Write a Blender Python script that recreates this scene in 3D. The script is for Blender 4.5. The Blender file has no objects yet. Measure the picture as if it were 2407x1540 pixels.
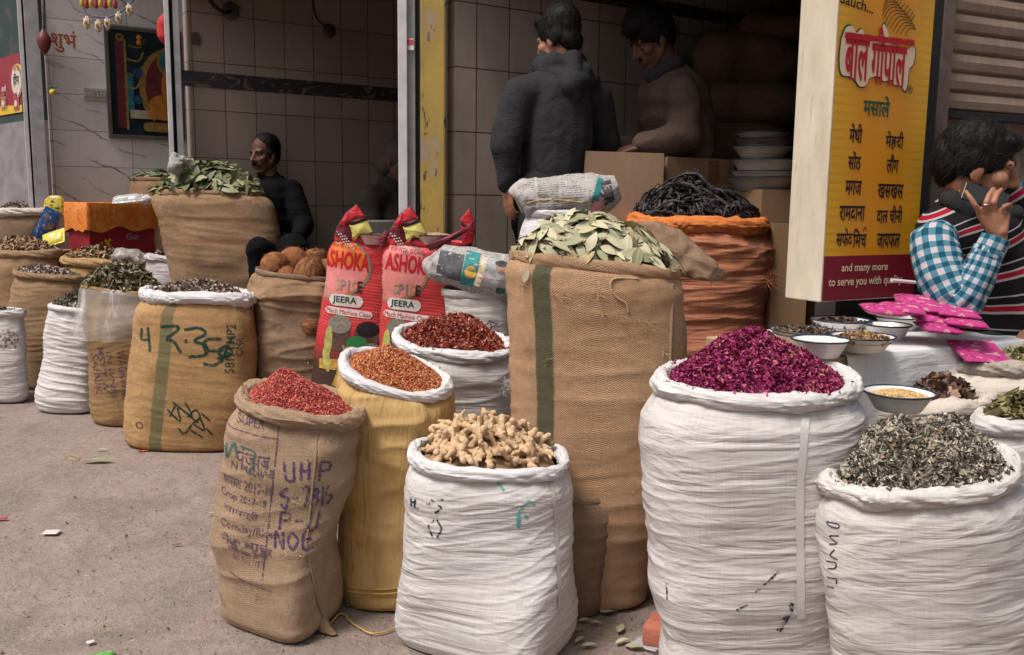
import bpy, bmesh, math, random
import numpy as np
from mathutils import Vector, Matrix, Euler
from mathutils.bvhtree import BVHTree
R = math.radians
scene = bpy.context.scene
COL = scene.collection
random.seed(7)
rng = np.random.default_rng(7)

# ---------------------------------------------------------------- camera
CAM_H, FOC = 1.35, 2117.0            # focal length in units of a 2406-wide frame
PITCH, ROLL = math.atan2(298.0, FOC), 0.012
cp, sp = math.cos(PITCH), math.sin(PITCH)
FWD = np.array([0, cp, -sp]); UP0 = np.array([0, sp, cp]); RT0 = np.array([1.0, 0, 0])
RT = RT0*math.cos(ROLL) + UP0*math.sin(ROLL)
UPV = UP0*math.cos(ROLL) - RT0*math.sin(ROLL)
EYE = np.array([0, 0, CAM_H])
cam_d = bpy.data.cameras.new('camera'); cam = bpy.data.objects.new('camera', cam_d); COL.objects.link(cam)
cam_d.sensor_width = 36.0; cam_d.lens = 36.0*FOC/2406.0
cam_d.clip_start = 0.05; cam_d.clip_end = 300
cam.matrix_world = Matrix(((RT[0], UPV[0], -FWD[0], EYE[0]), (RT[1], UPV[1], -FWD[1], EYE[1]), (RT[2], UPV[2], -FWD[2], EYE[2]), (0, 0, 0, 1)))
scene.camera = cam

# ---------------------------------------------------------------- light
SUN_EL, SUN_DIR = R(60), np.array([-0.62, -0.50])      # towards the sun: street side, from the left
w = bpy.data.worlds.new('World'); scene.world = w; w.use_nodes = True
bg = w.node_tree.nodes['Background']
sky = w.node_tree.nodes.new('ShaderNodeTexSky'); sky.sky_type = 'NISHITA'; sky.sun_disc = False
sky.sun_elevation = SUN_EL; sky.sun_rotation = math.atan2(SUN_DIR[0], SUN_DIR[1])
sky.air_density = 0.6; sky.dust_density = 5.0; sky.ozone_density = 0.4
hs = w.node_tree.nodes.new('ShaderNodeHueSaturation'); hs.inputs['Saturation'].default_value = 0.35      # hazy city sky
w.node_tree.links.new(sky.outputs[0], hs.inputs['Color']); w.node_tree.links.new(hs.outputs[0], bg.inputs[0]); bg.inputs[1].default_value = 0.10
sl = bpy.data.lights.new('sun', 'SUN'); so = bpy.data.objects.new('sun', sl); COL.objects.link(so)
sl.energy = 2.1; sl.angle = R(17); sl.color = (1.0, 0.94, 0.86)
sd = SUN_DIR/np.linalg.norm(SUN_DIR)*math.cos(SUN_EL)
so.rotation_euler = Vector((-sd[0], -sd[1], -math.sin(SUN_EL))).to_track_quat('-Z', 'Y').to_euler()
scene.view_settings.view_transform = 'Standard'; scene.view_settings.look = 'None'
scene.view_settings.exposure = 0.5; scene.view_settings.gamma = 1.0
scene.cycles.max_bounces = 6; scene.cycles.diffuse_bounces = 4; scene.cycles.transparent_max_bounces = 8
scene.cycles.use_denoising = True

# ---------------------------------------------------------------- geometry helpers
def V3(x): return np.asarray(x, float)
def ray(px, py): return FWD*FOC + RT*(px-1203.0) - UPV*(py-770.0)
def P(px, py, Y):                       # the point seen at (px, py) whose distance down the street is Y
    d = ray(px, py); return EYE + d*(Y/d[1])
def G(px, py, z=0.0):                   # the point of a level surface seen at (px, py)
    d = ray(px, py); return EYE + d*((z-CAM_H)/d[2])
def PW(px, py, p0, n):                  # the point of a wall (through p0, normal n) seen at (px, py)
    d = ray(px, py); return EYE + d*(np.dot(V3(p0)-EYE, n)/np.dot(d, n))
_perm = np.random.default_rng(3).permutation(256).astype(np.int64)
_perm = np.concatenate([_perm, _perm, _perm])
_gr = np.random.default_rng(4).normal(size=(256, 3)); _gr /= np.linalg.norm(_gr, axis=1)[:, None]
def pn(x, y, z=0.0):                    # gradient noise on arrays, about -0.7..0.7
    x, y, z = np.broadcast_arrays(np.asarray(x, float), np.asarray(y, float), np.asarray(z, float))
    xi, yi, zi = [np.floor(a).astype(np.int64) for a in (x, y, z)]
    xf, yf, zf = x-xi, y-yi, z-zi
    f = lambda t: t*t*t*(t*(t*6-15)+10)
    u, v, q = f(xf), f(yf), f(zf); out = 0
    for dx in (0, 1):
        for dy in (0, 1):
            for dz in (0, 1):
                h = _perm[(_perm[(_perm[(xi+dx) & 255] + yi+dy) & 255] + zi+dz) & 255]
                g = _gr[h]
                d = g[..., 0]*(xf-dx) + g[..., 1]*(yf-dy) + g[..., 2]*(zf-dz)
                out = out + d*(u if dx else 1-u)*(v if dy else 1-v)*(q if dz else 1-q)
    return out
def off(o):
    v = np.zeros(3)
    while o is not None: v = v + np.array(o.location); o = o.parent
    return v
def mk(name, V, F, m, parent=None, uv=None, rnd=None, smooth=True, loc=None):
    """one mesh object from world-space points"""
    V = np.asarray(V, float).reshape(-1, 3)
    if isinstance(F, np.ndarray): cnt = np.full(len(F), F.shape[1], np.int32); idx = F.ravel().astype(np.int32)
    else: cnt = np.array([len(f) for f in F], np.int32); idx = np.concatenate([np.asarray(f, np.int32) for f in F])
    me = bpy.data.meshes.new(name); o = bpy.data.objects.new(name, me); COL.objects.link(o)
    base = off(parent) if parent is not None else np.zeros(3)
    if parent is None and loc is None: loc = (V[:, 0].mean(), V[:, 1].mean(), V[:, 2].min())
    if parent is not None: o.parent = parent; loc = (0, 0, 0)
    o.location = loc; Vl = V - base - np.array(loc)
    me.vertices.add(len(V)); me.vertices.foreach_set('co', Vl.astype(np.float32).ravel())
    me.loops.add(len(idx)); me.loops.foreach_set('vertex_index', idx)
    me.polygons.add(len(cnt)); st = np.concatenate([[0], np.cumsum(cnt)[:-1]]).astype(np.int32)
    me.polygons.foreach_set('loop_start', st)
    me.polygons.foreach_set('use_smooth', np.full(len(cnt), smooth))
    if uv is not None:
        l = me.uv_layers.new(name='UVMap'); l.data.foreach_set('uv', np.asarray(uv, np.float32)[idx].ravel())
    if rnd is not None:
        a = me.attributes.new('rnd', 'FLOAT', 'POINT'); a.data.foreach_set('value', np.asarray(rnd, np.float32))
    me.update(calc_edges=True); me.validate()
    if m is not None: me.materials.append(m)
    return o
def tag(o, label=None, cat=None, group=None, kind=None):
    if label: o['label'] = label
    if cat: o['category'] = cat
    if group: o['group'] = group
    if kind: o['kind'] = kind
    return o
def empty(name, loc, label=None, cat=None, group=None):
    o = bpy.data.objects.new(name, None); COL.objects.link(o); o.location = tuple(loc); o.empty_display_size = 0.1
    return tag(o, label, cat, group)
def gridfaces(nu, nv, closed=True):      # nv rows of nu points
    r = np.arange(nv-1)[:, None]; c = np.arange(nu if closed else nu-1)[None, :]; c2 = (c+1) % nu
    return np.stack([r*nu+c, r*nu+c2, (r+1)*nu+c2, (r+1)*nu+c], -1).reshape(-1, 4)
class MB:
    """collects simple shapes for ONE mesh"""
    def __init__(s): s.V = []; s.F = []; s.n = 0
    def add(s, V, F):
        V = np.asarray(V, float).reshape(-1, 3)
        s.V.append(V); s.F += [[int(i)+s.n for i in f] for f in F]; s.n += len(V); return s
    def obox(s, c, ax, ay, az, bev=0.0):   # box: centre and three half vectors
        c, ax, ay, az = map(V3, (c, ax, ay, az))
        if bev <= 0:
            q = [c+i*ax+j*ay+k*az for k in (-1, 1) for j in (-1, 1) for i in (-1, 1)]
            return s.add(q, [(0, 2, 3, 1), (4, 5, 7, 6), (0, 1, 5, 4), (2, 6, 7, 3), (0, 4, 6, 2), (1, 3, 7, 5)])
        bm = bmesh.new(); bmesh.ops.create_cube(bm, size=2.0)
        L = [np.linalg.norm(a) for a in (ax, ay, az)]; U = [a/l for a, l in zip((ax, ay, az), L)]
        for v in bm.verts: v.co = Vector((v.co.x*L[0], v.co.y*L[1], v.co.z*L[2]))
        bmesh.ops.bevel(bm, geom=bm.edges[:], offset=min(bev, min(L)*0.9), segments=2, profile=0.5, affect='EDGES')
        bm.verts.index_update()
        q = [c+U[0]*v.co.x+U[1]*v.co.y+U[2]*v.co.z for v in bm.verts]
        s.add(q, [[v.index for v in f.verts] for f in bm.faces]); bm.free(); return s
    def box(s, x0, x1, y0, y1, z0, z1, bev=0.0):
        return s.obox(((x0+x1)/2, (y0+y1)/2, (z0+z1)/2), ((x1-x0)/2, 0, 0), (0, (y1-y0)/2, 0), (0, 0, (z1-z0)/2), bev)
    def tube(s, pts, r, n=8, cap=True):
        pts = V3(pts); k = len(pts); r = np.broadcast_to(np.asarray(r, float), (k,))
        T = np.gradient(pts, axis=0); T /= np.linalg.norm(T, axis=1)[:, None]+1e-12
        ref = np.array([0, 0, 1.0]) if abs(T[0][2]) < 0.9 else np.array([1.0, 0, 0])
        N = np.cross(T[0], ref); N /= np.linalg.norm(N); rings = []
        for i in range(k):
            N = N - T[i]*np.dot(N, T[i]); N /= np.linalg.norm(N)+1e-12; B = np.cross(T[i], N)
            a = np.arange(n)*2*math.pi/n
            rings.append(pts[i]+r[i]*(np.cos(a)[:, None]*N+np.sin(a)[:, None]*B))
        F = [list(f) for f in gridfaces(n, k)]
        if cap: F += [list(range(n))[::-1], [(k-1)*n+i for i in range(n)]]
        return s.add(np.concatenate(rings), F)
    def build(s, name, m, parent=None, smooth=False, **k):
        return mk(name, np.concatenate(s.V), s.F, m, parent, smooth=smooth, **k)
def curve_pts(pts, n=24):                # Catmull-Rom through points
    p = V3(pts); p = np.vstack([2*p[0]-p[1], p, 2*p[-1]-p[-2]]); out = []
    t = np.linspace(0, len(p)-3-1e-6, n)
    for q in t:
        i = int(q); f = q-i; a, b, c, d = p[i], p[i+1], p[i+2], p[i+3]
        out.append(0.5*((2*b)+(c-a)*f+(2*a-5*b+4*c-d)*f*f+(3*b-a-3*c+d)*f**3))
    return np.array(out)
def lathe(prof, c, n=40):                # prof (r, z)
    a = np.arange(n)*2*math.pi/n
    V = np.array([[(c[0]+r*math.cos(t), c[1]+r*math.sin(t), c[2]+z) for t in a] for r, z in prof]).reshape(-1, 3)
    return V, gridfaces(n, len(prof))

# ---------------------------------------------------------------- material helpers
class NT:
    def __init__(s, name, rough=0.8, spec=0.3):
        s.m = bpy.data.materials.new(name); s.m.use_nodes = True; s.t = s.m.node_tree
        s.b = s.t.nodes['Principled BSDF']; s.b.inputs['Roughness'].default_value = rough
        s.b.inputs['Specular IOR Level'].default_value = spec
    def n(s, k, **p):
        x = s.t.nodes.new(k)
        for a, v in p.items(): setattr(x, a, v)
        return x
    def put(s, sock, v):
        if hasattr(v, 'is_output') or isinstance(v, bpy.types.NodeSocket): s.t.links.new(v, sock)
        elif isinstance(v, (tuple, list)) and len(v) == 3 and sock.type == 'RGBA': sock.default_value = (*v, 1)
        else: sock.default_value = v
    def uv(s): return s.n('ShaderNodeTexCoord').outputs['UV']
    def obj(s): return s.n('ShaderNodeTexCoord').outputs['Object']
    def rnd(s): return s.n('ShaderNodeAttribute', attribute_name='rnd').outputs['Fac']
    def inst(s): return s.n('ShaderNodeObjectInfo').outputs['Random']
    def xyz(s, v):
        x = s.n('ShaderNodeSeparateXYZ'); s.put(x.inputs[0], v); return x.outputs
    def map(s, v, scale=(1, 1, 1), loc=(0, 0, 0), rot=(0, 0, 0)):
        x = s.n('ShaderNodeMapping'); s.put(x.inputs[0], v)
        x.inputs['Scale'].default_value = scale; x.inputs['Location'].default_value = loc; x.inputs['Rotation'].default_value = rot
        return x.outputs[0]
    def noise(s, v, scale, detail=3, rough=0.55, dist=0.0):
        x = s.n('ShaderNodeTexNoise'); s.put(x.inputs['Vector'], v)
        x.inputs['Scale'].default_value = scale; x.inputs['Detail'].default_value = detail
        x.inputs['Roughness'].default_value = rough; x.inputs['Distortion'].default_value = dist
        return x.outputs['Fac']
    def vor(s, v, scale, feat='F1', out='Distance'):
        x = s.n('ShaderNodeTexVoronoi', feature=feat); s.put(x.inputs['Vector'], v); x.inputs['Scale'].default_value = scale
        return x.outputs[out]
    def ma(s, op, a, b=0.0, c=None):
        x = s.n('ShaderNodeMath', operation=op); s.put(x.inputs[0], a); s.put(x.inputs[1], b)
        if c is not None: s.put(x.inputs[2], c)
        return x.outputs[0]
    def mix(s, f, a, b, mode='MIX'):
        x = s.n('ShaderNodeMixRGB', blend_type=mode); s.put(x.inputs[0], f); s.put(x.inputs[1], a); s.put(x.inputs[2], b); return x.outputs[0]
    def ramp(s, f, st, inter='LINEAR'):
        x = s.n('ShaderNodeValToRGB'); x.color_ramp.interpolation = inter; s.put(x.inputs[0], f)
        e = x.color_ramp.elements
        while len(e) < len(st): e.new(0.5)
        for q, (p_, c) in zip(e, st):
            q.position = p_; q.color = (*c, 1) if isinstance(c, (tuple, list)) else (c, c, c, 1)
        return x.outputs[0]
    def step(s, f, a, b): return s.ramp(f, [(a, 0.0), (b, 1.0)])
    def band(s, x, a, b, e=0.002):       # 1 where a < x < b
        lo = s.n('ShaderNodeMapRange'); s.put(lo.inputs[0], x); lo.inputs[1].default_value = a-e; lo.inputs[2].default_value = a+e
        hi = s.n('ShaderNodeMapRange'); s.put(hi.inputs[0], x); hi.inputs[1].default_value = b-e; hi.inputs[2].default_value = b+e
        return s.ma('SUBTRACT', lo.outputs[0], hi.outputs[0])
    def bump(s, h, strength=0.5, dist=0.002, normal=None):
        x = s.n('ShaderNodeBump'); s.put(x.inputs['Height'], h); x.inputs['Strength'].default_value = strength; x.inputs['Distance'].default_value = dist
        if normal is not None: s.put(x.inputs['Normal'], normal)
        return x.outputs[0]
    def fin(s, col=None, normal=None, rough=None, alpha=None):
        if col is not None: s.put(s.b.inputs['Base Color'], col)
        if normal is not None: s.put(s.b.inputs['Normal'], normal)
        if rough is not None: s.put(s.b.inputs['Roughness'], rough)
        if alpha is not None: s.put(s.b.inputs['Alpha'], alpha)
        return s.m
def k(c, f): return tuple(x*f for x in c)
def plain(name, c, rough=0.7, var=0.15, scale=9.0, bump=0.0, spec=0.3, metal=0.0):
    t = NT(name, rough, spec); n1 = t.noise(t.obj(), scale, 4)
    t.b.inputs['Metallic'].default_value = metal
    col = t.mix(t.step(n1, 0.3, 0.7), k(c, 1-var), k(c, 1+var))
    return t.fin(col, t.bump(n1, bump, 0.01) if bump else None)
def burlap(name, c, stripe=None, stain=0.42, period=0.0062, strip2=None):
    t = NT(name, 0.95, 0.08); uv = t.uv(); x = t.xyz(uv)
    wob = t.noise(t.map(uv, (14, 14, 1)), 1.0, 2)
    uu = t.ma('ADD', x[0], t.ma('MULTIPLY', wob, 0.006)); vv = t.ma('ADD', x[1], t.ma('MULTIPLY', wob, 0.006))
    a = t.ma('SINE', t.ma('MULTIPLY', uu, 6.2832/period)); b = t.ma('SINE', t.ma('MULTIPLY', vv, 6.2832/period))
    wv = t.ma('ADD', t.ma('MULTIPLY', t.ma('MULTIPLY', a, b), 0.5), 0.5)
    sl1 = t.noise(t.map(uv, (28, 420, 1)), 1.0, 2); sl2 = t.noise(t.map(uv, (420, 28, 1)), 1.0, 2)
    big = t.noise(t.map(uv, (3.2, 5.0, 1)), 1.0, 5, 0.62); mid = t.noise(t.map(uv, (30, 42, 1)), 1.0, 4, 0.7)
    col = t.mix(t.step(big, 0.28, 0.72), k(c, 1.0-stain), k(c, 1.12))
    col = t.mix(t.ma('MULTIPLY', t.step(mid, 0.42, 0.75), 0.5), col, k(c, 1.35))
    blo = t.noise(t.map(uv, (7, 6, 1), (3, 9, 0)), 1.0, 5, 0.7); col = t.mix(t.ma('MULTIPLY', t.step(blo, 0.54, 0.72), 0.5), col, k(c, 0.52))
    if stripe: col = t.mix(t.ma('MULTIPLY', t.band(x[0], stripe[0], stripe[1], 0.003), t.step(mid, 0.15, 0.4)), col, stripe[2])
    if strip2: col = t.mix(t.ma('MULTIPLY', t.band(t.ma('ADD', x[1], t.ma('MULTIPLY', big, 0.02)), strip2[0], strip2[1], 0.006), 0.55), col, strip2[2])
    fine = t.ma('ADD', t.ma('MULTIPLY', wv, 0.5), t.ma('ADD', t.ma('MULTIPLY', sl1, 0.6), t.ma('MULTIPLY', sl2, 0.6)))
    col = t.mix(t.step(fine, 0.5, 1.15), k((1, 1, 1), 0.5), (1.18, 1.18, 1.18)) if False else t.mix(1.0, col, t.ramp(fine, [(0.48, 0.52), (1.0, 1.0)]), 'MULTIPLY')
    nb = t.bump(fine, 0.55, 0.004); nb = t.bump(mid, 0.25, 0.012, nb)
    return t.fin(col, nb)
def woven(name, c, dirt=(0.34, 0.29, 0.26), dirty=0.35, crease=1.0, rough=0.55, period=0.0045):
    t = NT(name, rough, 0.25); uv = t.uv(); x = t.xyz(uv)
    big = t.noise(t.map(uv, (3.5, 4.5, 1)), 1.0, 6, 0.65); d = t.noise(t.map(uv, (9, 30, 1)), 1.0, 5, 0.6)
    cr = t.noise(t.map(uv, (3.5, 15, 1), (0, 0, 0), (0, 0, 0.22)), 1.0, 3, 0.5, 0.9); cr2 = t.noise(t.map(uv, (11, 46, 1), (2, 3, 0), (0, 0, -0.35)), 1.0, 2, 0.5, 0.8)
    a = t.ma('SINE', t.ma('MULTIPLY', x[0], 6.2832/period)); b = t.ma('SINE', t.ma('MULTIPLY', x[1], 6.2832/period))
    wv = t.ma('MULTIPLY', a, b)
    col = t.mix(t.ma('MULTIPLY', t.step(big, 0.46, 0.78), dirty), c, dirt)
    col = t.mix(t.ma('MULTIPLY', t.step(d, 0.5, 0.75), dirty*0.6), col, dirt)
    tp1 = t.noise(t.map(uv, (230, 7, 1)), 1.0, 2); tp2 = t.noise(t.map(uv, (7, 230, 1)), 1.0, 2); tp_ = t.ma('MULTIPLY', t.ma('ADD', tp1, tp2), 0.5)
    col = t.mix(t.ma('MULTIPLY', t.step(tp_, 0.46, 0.62), 0.32), col, k(dirt, 1.15)); sc_ = t.noise(t.map(uv, (22, 22, 1), (5, 1, 0)), 1.0, 5, 0.75); col = t.mix(t.ma('MULTIPLY', t.step(sc_, 0.60, 0.70), 0.45*dirty+0.08), col, k(dirt, 0.7))
    col = t.mix(t.ma('MULTIPLY', t.ma('ABSOLUTE', wv), 0.10), col, k(c, 0.7))
    nb = t.bump(cr, 0.6*crease, 0.022); nb = t.bump(cr2, 0.5*crease, 0.008, nb); nb = t.bump(wv, 0.12, 0.002, nb)
    return t.fin(col, nb)
def rndmat(name, stops, rough=0.7, spec=0.25, bump=0.0, scale=60):
    t = NT(name, rough, spec); col = t.ramp(t.rnd(), stops)
    n1 = t.noise(t.obj(), scale, 3)
    col = t.mix(0.45, col, t.mix(1.0, col, t.ramp(n1, [(0.3, 0.45), (0.7, 1.35)]), 'MULTIPLY'))
    return t.fin(col, t.bump(n1, bump, 0.004) if bump else None)
def ink(name, c, cut=0.42, scale=120.0, rough=0.85):   # rubbed ink: broken where the cloth shows through
    t = NT(name, rough, 0.1); n1 = t.noise(t.obj(), scale, 3, 0.7)
    return t.fin(c, alpha=t.step(n1, cut-0.08, cut+0.08))
# ---------------------------------------------------------------- the place
U = V3([0.839, 0.545, 0]); NW = V3([-0.545, 0.839, 0])      # along the shops' side walls / across them
Z = V3([0, 0, 1.0])
FP0, FP1, FP2, FP3 = V3([-3.83, 7.35, 0]), V3([-2.14, 5.80, 0]), V3([-0.42, 4.30, 0]), V3([1.02, 3.42, 0])   # street ends of the dividing walls
FLOOR = 0.45
def ground_mat():
    t = NT('trodden_asphalt', 0.92, 0.12); o = t.obj()
    big = t.noise(o, 0.9, 5, 0.6); mid = t.noise(o, 6.0, 6, 0.68); fine = t.noise(o, 70, 3, 0.7); grit = t.vor(o, 150)
    st = t.noise(t.map(o, (1, 1, 1), (5, 2, 0)), 2.6, 6, 0.7)
    patch = t.noise(t.map(o, (1, 1, 1), (7, 3, 0)), 1.4, 5, 0.65, 0.6); med = t.noise(o, 22, 5, 0.75)
    c = t.mix(t.step(big, 0.3, 0.7), (0.225, 0.170, 0.147), (0.315, 0.243, 0.212))
    c = t.mix(t.ma('MULTIPLY', t.step(mid, 0.45, 0.72), 0.6), c, (0.36, 0.295, 0.25))
    c = t.mix(t.ma('MULTIPLY', t.step(patch, 0.52, 0.60), 0.45), c, (0.175, 0.145, 0.128))
    c = t.mix(t.ma('MULTIPLY', t.step(med, 0.5, 0.7), 0.55), c, (0.15, 0.115, 0.098))
    c = t.mix(t.ma('MULTIPLY', t.step(st, 0.58, 0.7), 0.5), c, (0.13, 0.105, 0.095))
    c = t.mix(t.ma('MULTIPLY', t.step(fine, 0.5, 0.68), 0.4), c, (0.125, 0.098, 0.085))
    dust = t.noise(t.map(o, (1, 1, 1), (1, 8, 0)), 3.2, 6, 0.7); c = t.mix(t.ma('MULTIPLY', t.step(dust, 0.58, 0.72), 0.5), c, (0.36, 0.295, 0.265))
    sp_ = t.noise(t.map(o, (1, 1, 1), (9, 9, 0)), 85, 2, 0.6); c = t.mix(t.step(sp_, 0.67, 0.73), c, (0.44, 0.37, 0.33))
    sp2 = t.noise(t.map(o, (1, 1, 1), (2, 5, 0)), 60, 2, 0.6); c = t.mix(t.step(sp2, 0.68, 0.72), c, (0.05, 0.04, 0.035))
    nb = t.bump(mid, 0.7, 0.03); nb = t.bump(med, 0.6, 0.012, nb); nb = t.bump(grit, 0.35, 0.004, nb); nb = t.bump(fine, 0.5, 0.006, nb)
    return t.fin(c, nb)
n = 90
gx, gy = np.meshgrid(np.linspace(-6, 6, n), np.linspace(-1, 11, n))
gz = 0.012*pn(gx*0.8, gy*0.8, 1)+0.003*pn(gx*5, gy*5, 2) - 0.006
gV = np.stack([gx, gy, gz], -1).reshape(-1, 3)
outer = [(-60, -60, -0.03), (60, -60, -0.03), (60, 60, -0.03), (-60, 60, -0.03)]
gF = [list(f) for f in gridfaces(n, n, False)]
b0 = len(gV); gV = np.vstack([gV, outer])
edge = [i for i in range(n)], [(i+1)*n-1 for i in range(n)], [n*n-1-i for i in range(n)], [(n-1-i)*n for i in range(n)]
for q in range(4): gF.append(list(edge[q])[::-1] + [b0+q, b0+(q+1) % 4])
tag(mk('ground', gV, gF, ground_mat(), loc=(0, 0, 0)), kind='structure')

def tile_mat(name, c, grout, w, h, u0=0.0, v0=0.0, marble=0.0, mortar=0.0035, rough=0.35, dirt=0.3):
    t = NT(name, rough, 0.4); uv = t.uv(); x = t.xyz(uv)
    def line(s, p, o):
        f = t.ma('FRACT', t.ma('ADD', t.ma('DIVIDE', s, p), 10.0-o/p)); f = t.ma('ABSOLUTE', t.ma('SUBTRACT', f, 0.5))
        return t.ma('GREATER_THAN', f, 0.5-mortar/p)
    g = t.ma('MAXIMUM', line(x[0], w, u0), line(x[1], h, v0))
    cell = t.n('ShaderNodeTexWhiteNoise', noise_dimensions='2D'); cc = t.n('ShaderNodeCombineXYZ')
    t.put(cc.inputs[0], t.ma('FLOOR', t.ma('DIVIDE', t.ma('SUBTRACT', x[0], u0), w))); t.put(cc.inputs[1], t.ma('FLOOR', t.ma('DIVIDE', t.ma('SUBTRACT', x[1], v0), h)))
    t.put(cell.inputs[0], cc.outputs[0])
    big = t.noise(uv, 2.2, 5, 0.6); mid = t.noise(t.map(uv, (16, 3.5, 1)), 1.0, 5, 0.65)
    col = t.mix(cell.outputs['Value'], k(c, 0.9), k(c, 1.06))
    col = t.mix(t.ma('MULTIPLY', t.step(big, 0.4, 0.75), dirt), col, k(c, 0.55))
    col = t.mix(t.ma('MULTIPLY', t.step(mid, 0.5, 0.75), dirt), col, k(c, 0.62))
    if marble:
        mv = t.map(uv, (2.2, 3.6, 1), (0, 0, 0), (0, 0, 0.65)); ds = t.noise(mv, 1.6, 4, 0.6)
        vein = t.n('ShaderNodeTexWave', wave_type='BANDS', bands_direction='Y'); t.put(vein.inputs['Vector'], mv)
        vein.inputs['Scale'].default_value = 0.55; vein.inputs['Distortion'].default_value = 6.0; vein.inputs['Detail'].default_value = 4; vein.inputs['Detail Scale'].default_value = 1.4
        vv = t.ma('MULTIPLY', t.ramp(vein.outputs['Fac'], [(0.0, 1.0), (0.035, 0.0)]), t.step(ds, 0.42, 0.62))
        col = t.mix(t.ma('MULTIPLY', vv, marble), col, (0.12, 0.11, 0.11))
    col = t.mix(g, col, grout)
    return t.fin(col, t.bump(t.ma('SUBTRACT', 1.0, g), 0.4, 0.002))
def wall(name, A, B, z0, z1, th, m, label, cat='wall', holes=(), parent=None, d=None):
    """upright slab, face from A to B towards -d; uv in metres from A"""
    A, B = V3(A), V3(B); L = np.linalg.norm(B-A); u = (B-A)/L
    d = np.cross(Z, u) if d is None else V3(d)
    pts = []; uvs = []
    for dd in (0, th):
        for zz in (z0, z1):
            for s_ in (0, L): pts.append(A+u*s_+d*dd+Z*zz - Z*A[2]); uvs.append((s_+dd, zz))
    F = [(0, 1, 3, 2), (5, 4, 6, 7), (4, 0, 2, 6), (1, 5, 7, 3), (2, 3, 7, 6), (4, 5, 1, 0)]
    o = mk(name, pts, F, m, parent, uv=uvs, smooth=False)
    return tag(o, label, cat) if parent is None else o
# side walls of the three shops (their left faces look to the street)
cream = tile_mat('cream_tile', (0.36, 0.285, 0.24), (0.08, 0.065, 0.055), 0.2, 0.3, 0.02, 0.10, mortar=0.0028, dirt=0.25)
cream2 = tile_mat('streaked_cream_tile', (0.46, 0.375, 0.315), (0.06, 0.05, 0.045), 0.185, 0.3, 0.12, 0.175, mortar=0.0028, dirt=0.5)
marble = tile_mat('veined_white_tile', (0.78, 0.745, 0.715), (0.22, 0.2, 0.19), 0.6, 0.29, 0.62, 0.135, marble=0.9, mortar=0.0025)
w0 = wall('tiled_wall', FP0+U*0.10, FP0+U*3.4, FLOOR, 3.59, 0.12, marble, 'white tiled wall with grey veins around the framed picture', d=NW)
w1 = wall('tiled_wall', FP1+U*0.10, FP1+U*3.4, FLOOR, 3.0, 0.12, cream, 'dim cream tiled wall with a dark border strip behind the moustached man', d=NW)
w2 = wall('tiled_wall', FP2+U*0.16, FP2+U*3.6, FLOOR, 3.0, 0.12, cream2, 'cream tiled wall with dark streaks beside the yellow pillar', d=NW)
plaster = plain('grimy_plaster', (0.22, 0.19, 0.175), 0.9, 0.3, 3.0, 0.3)
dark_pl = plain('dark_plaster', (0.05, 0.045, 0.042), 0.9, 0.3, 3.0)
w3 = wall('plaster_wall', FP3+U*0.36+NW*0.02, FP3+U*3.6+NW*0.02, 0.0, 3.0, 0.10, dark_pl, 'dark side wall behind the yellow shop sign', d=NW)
bk = wall('back_wall', FP0+U*3.45-NW*-0.3, FP3+U*3.65-NW*0.5, 0.0, 3.7, 0.12, dark_pl, 'dark wall closing the back of the shops', d=U)  # unseen, added to keep the shop interiors dark
# raised shop floor, ceiling, unseen storey added above to keep the shops dark
def slab(name, pts, z0, z1, m, label=None, cat=None, kind=None):
    p = V3(pts); q = len(p)
    Vv = [(x[0], x[1], z) for z in (z0, z1) for x in p]
    Fc = [list(range(q))[::-1], list(range(q, 2*q))] + [[i, (i+1) % q, q+(i+1) % q, q+i] for i in range(q)]
    return tag(mk(name, Vv, Fc, m, smooth=False), label, cat, None, kind)
concrete = plain('worn_concrete', (0.20, 0.175, 0.16), 0.9, 0.3, 4.0, 0.4)
outer0 = FP0+V3([-3.0, 2.9, 0])
back_pts = [outer0+U*3.7, FP0+U*3.9+NW*0.4]
slab('shop_floor', [FP0+U*0.05, FP1+U*0.05, FP2+U*0.05, FP3+U*0.05, FP3+U*3.6, FP0+U*3.6], 0.0, FLOOR, concrete, kind='structure')
slab('ceiling', [FP1+U*0.12, FP2+U*0.12, FP3+U*0.12, FP3+U*4.0-NW*0.5, FP1+U*4.0], 2.80, 2.96, dark_pl, kind='structure')
slab('ceiling', [outer0+U*0.12, FP0+U*0.12, FP1+U*0.125-NW*0.01, FP1+U*4.05, FP0+U*4.0+NW, outer0+U*4], 3.60, 3.76, plain('pale_ceiling', (0.4, 0.38, 0.36), 0.9), kind='structure')
def run(a, b, z0, z1, d0, d1, mb, bev=0.0):    # box along a->b, depth d0..d1 along U
    a, b = V3(a), V3(b); c = (a+b)/2+Z*((z0+z1)/2)+U*((d0+d1)/2)
    mb.obox(c, (b-a)/2, U*((d1-d0)/2), Z*((z1-z0)/2), bev)
up = MB(); FP4 = FP3-NW*2.6
for a, b, zz in ((outer0, FP0, 3.0), (FP0, FP1, 3.55), (FP1, FP2, 2.62), (FP2, FP3, 2.50)): run(a, b-(b-a)*0.002, zz, 8.0, -0.02, 0.12, up)
fs = empty('upper_storey', FP1+Z*2.95, 'grimy plastered storey above the row of shops', 'building')
up.build('wall', plaster, fs)
# unseen house behind the camera, added to block low sky light
op = empty('house', (0, -6.6, 0), 'plain grey house across the lane, behind the photographer', 'building')
MB().box(-16, 16, -8.0, -6.6, 0, 4.2).build('wall', plain('old_render', (0.26, 0.23, 0.21), 0.9, 0.2, 2.0), op)
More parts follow.
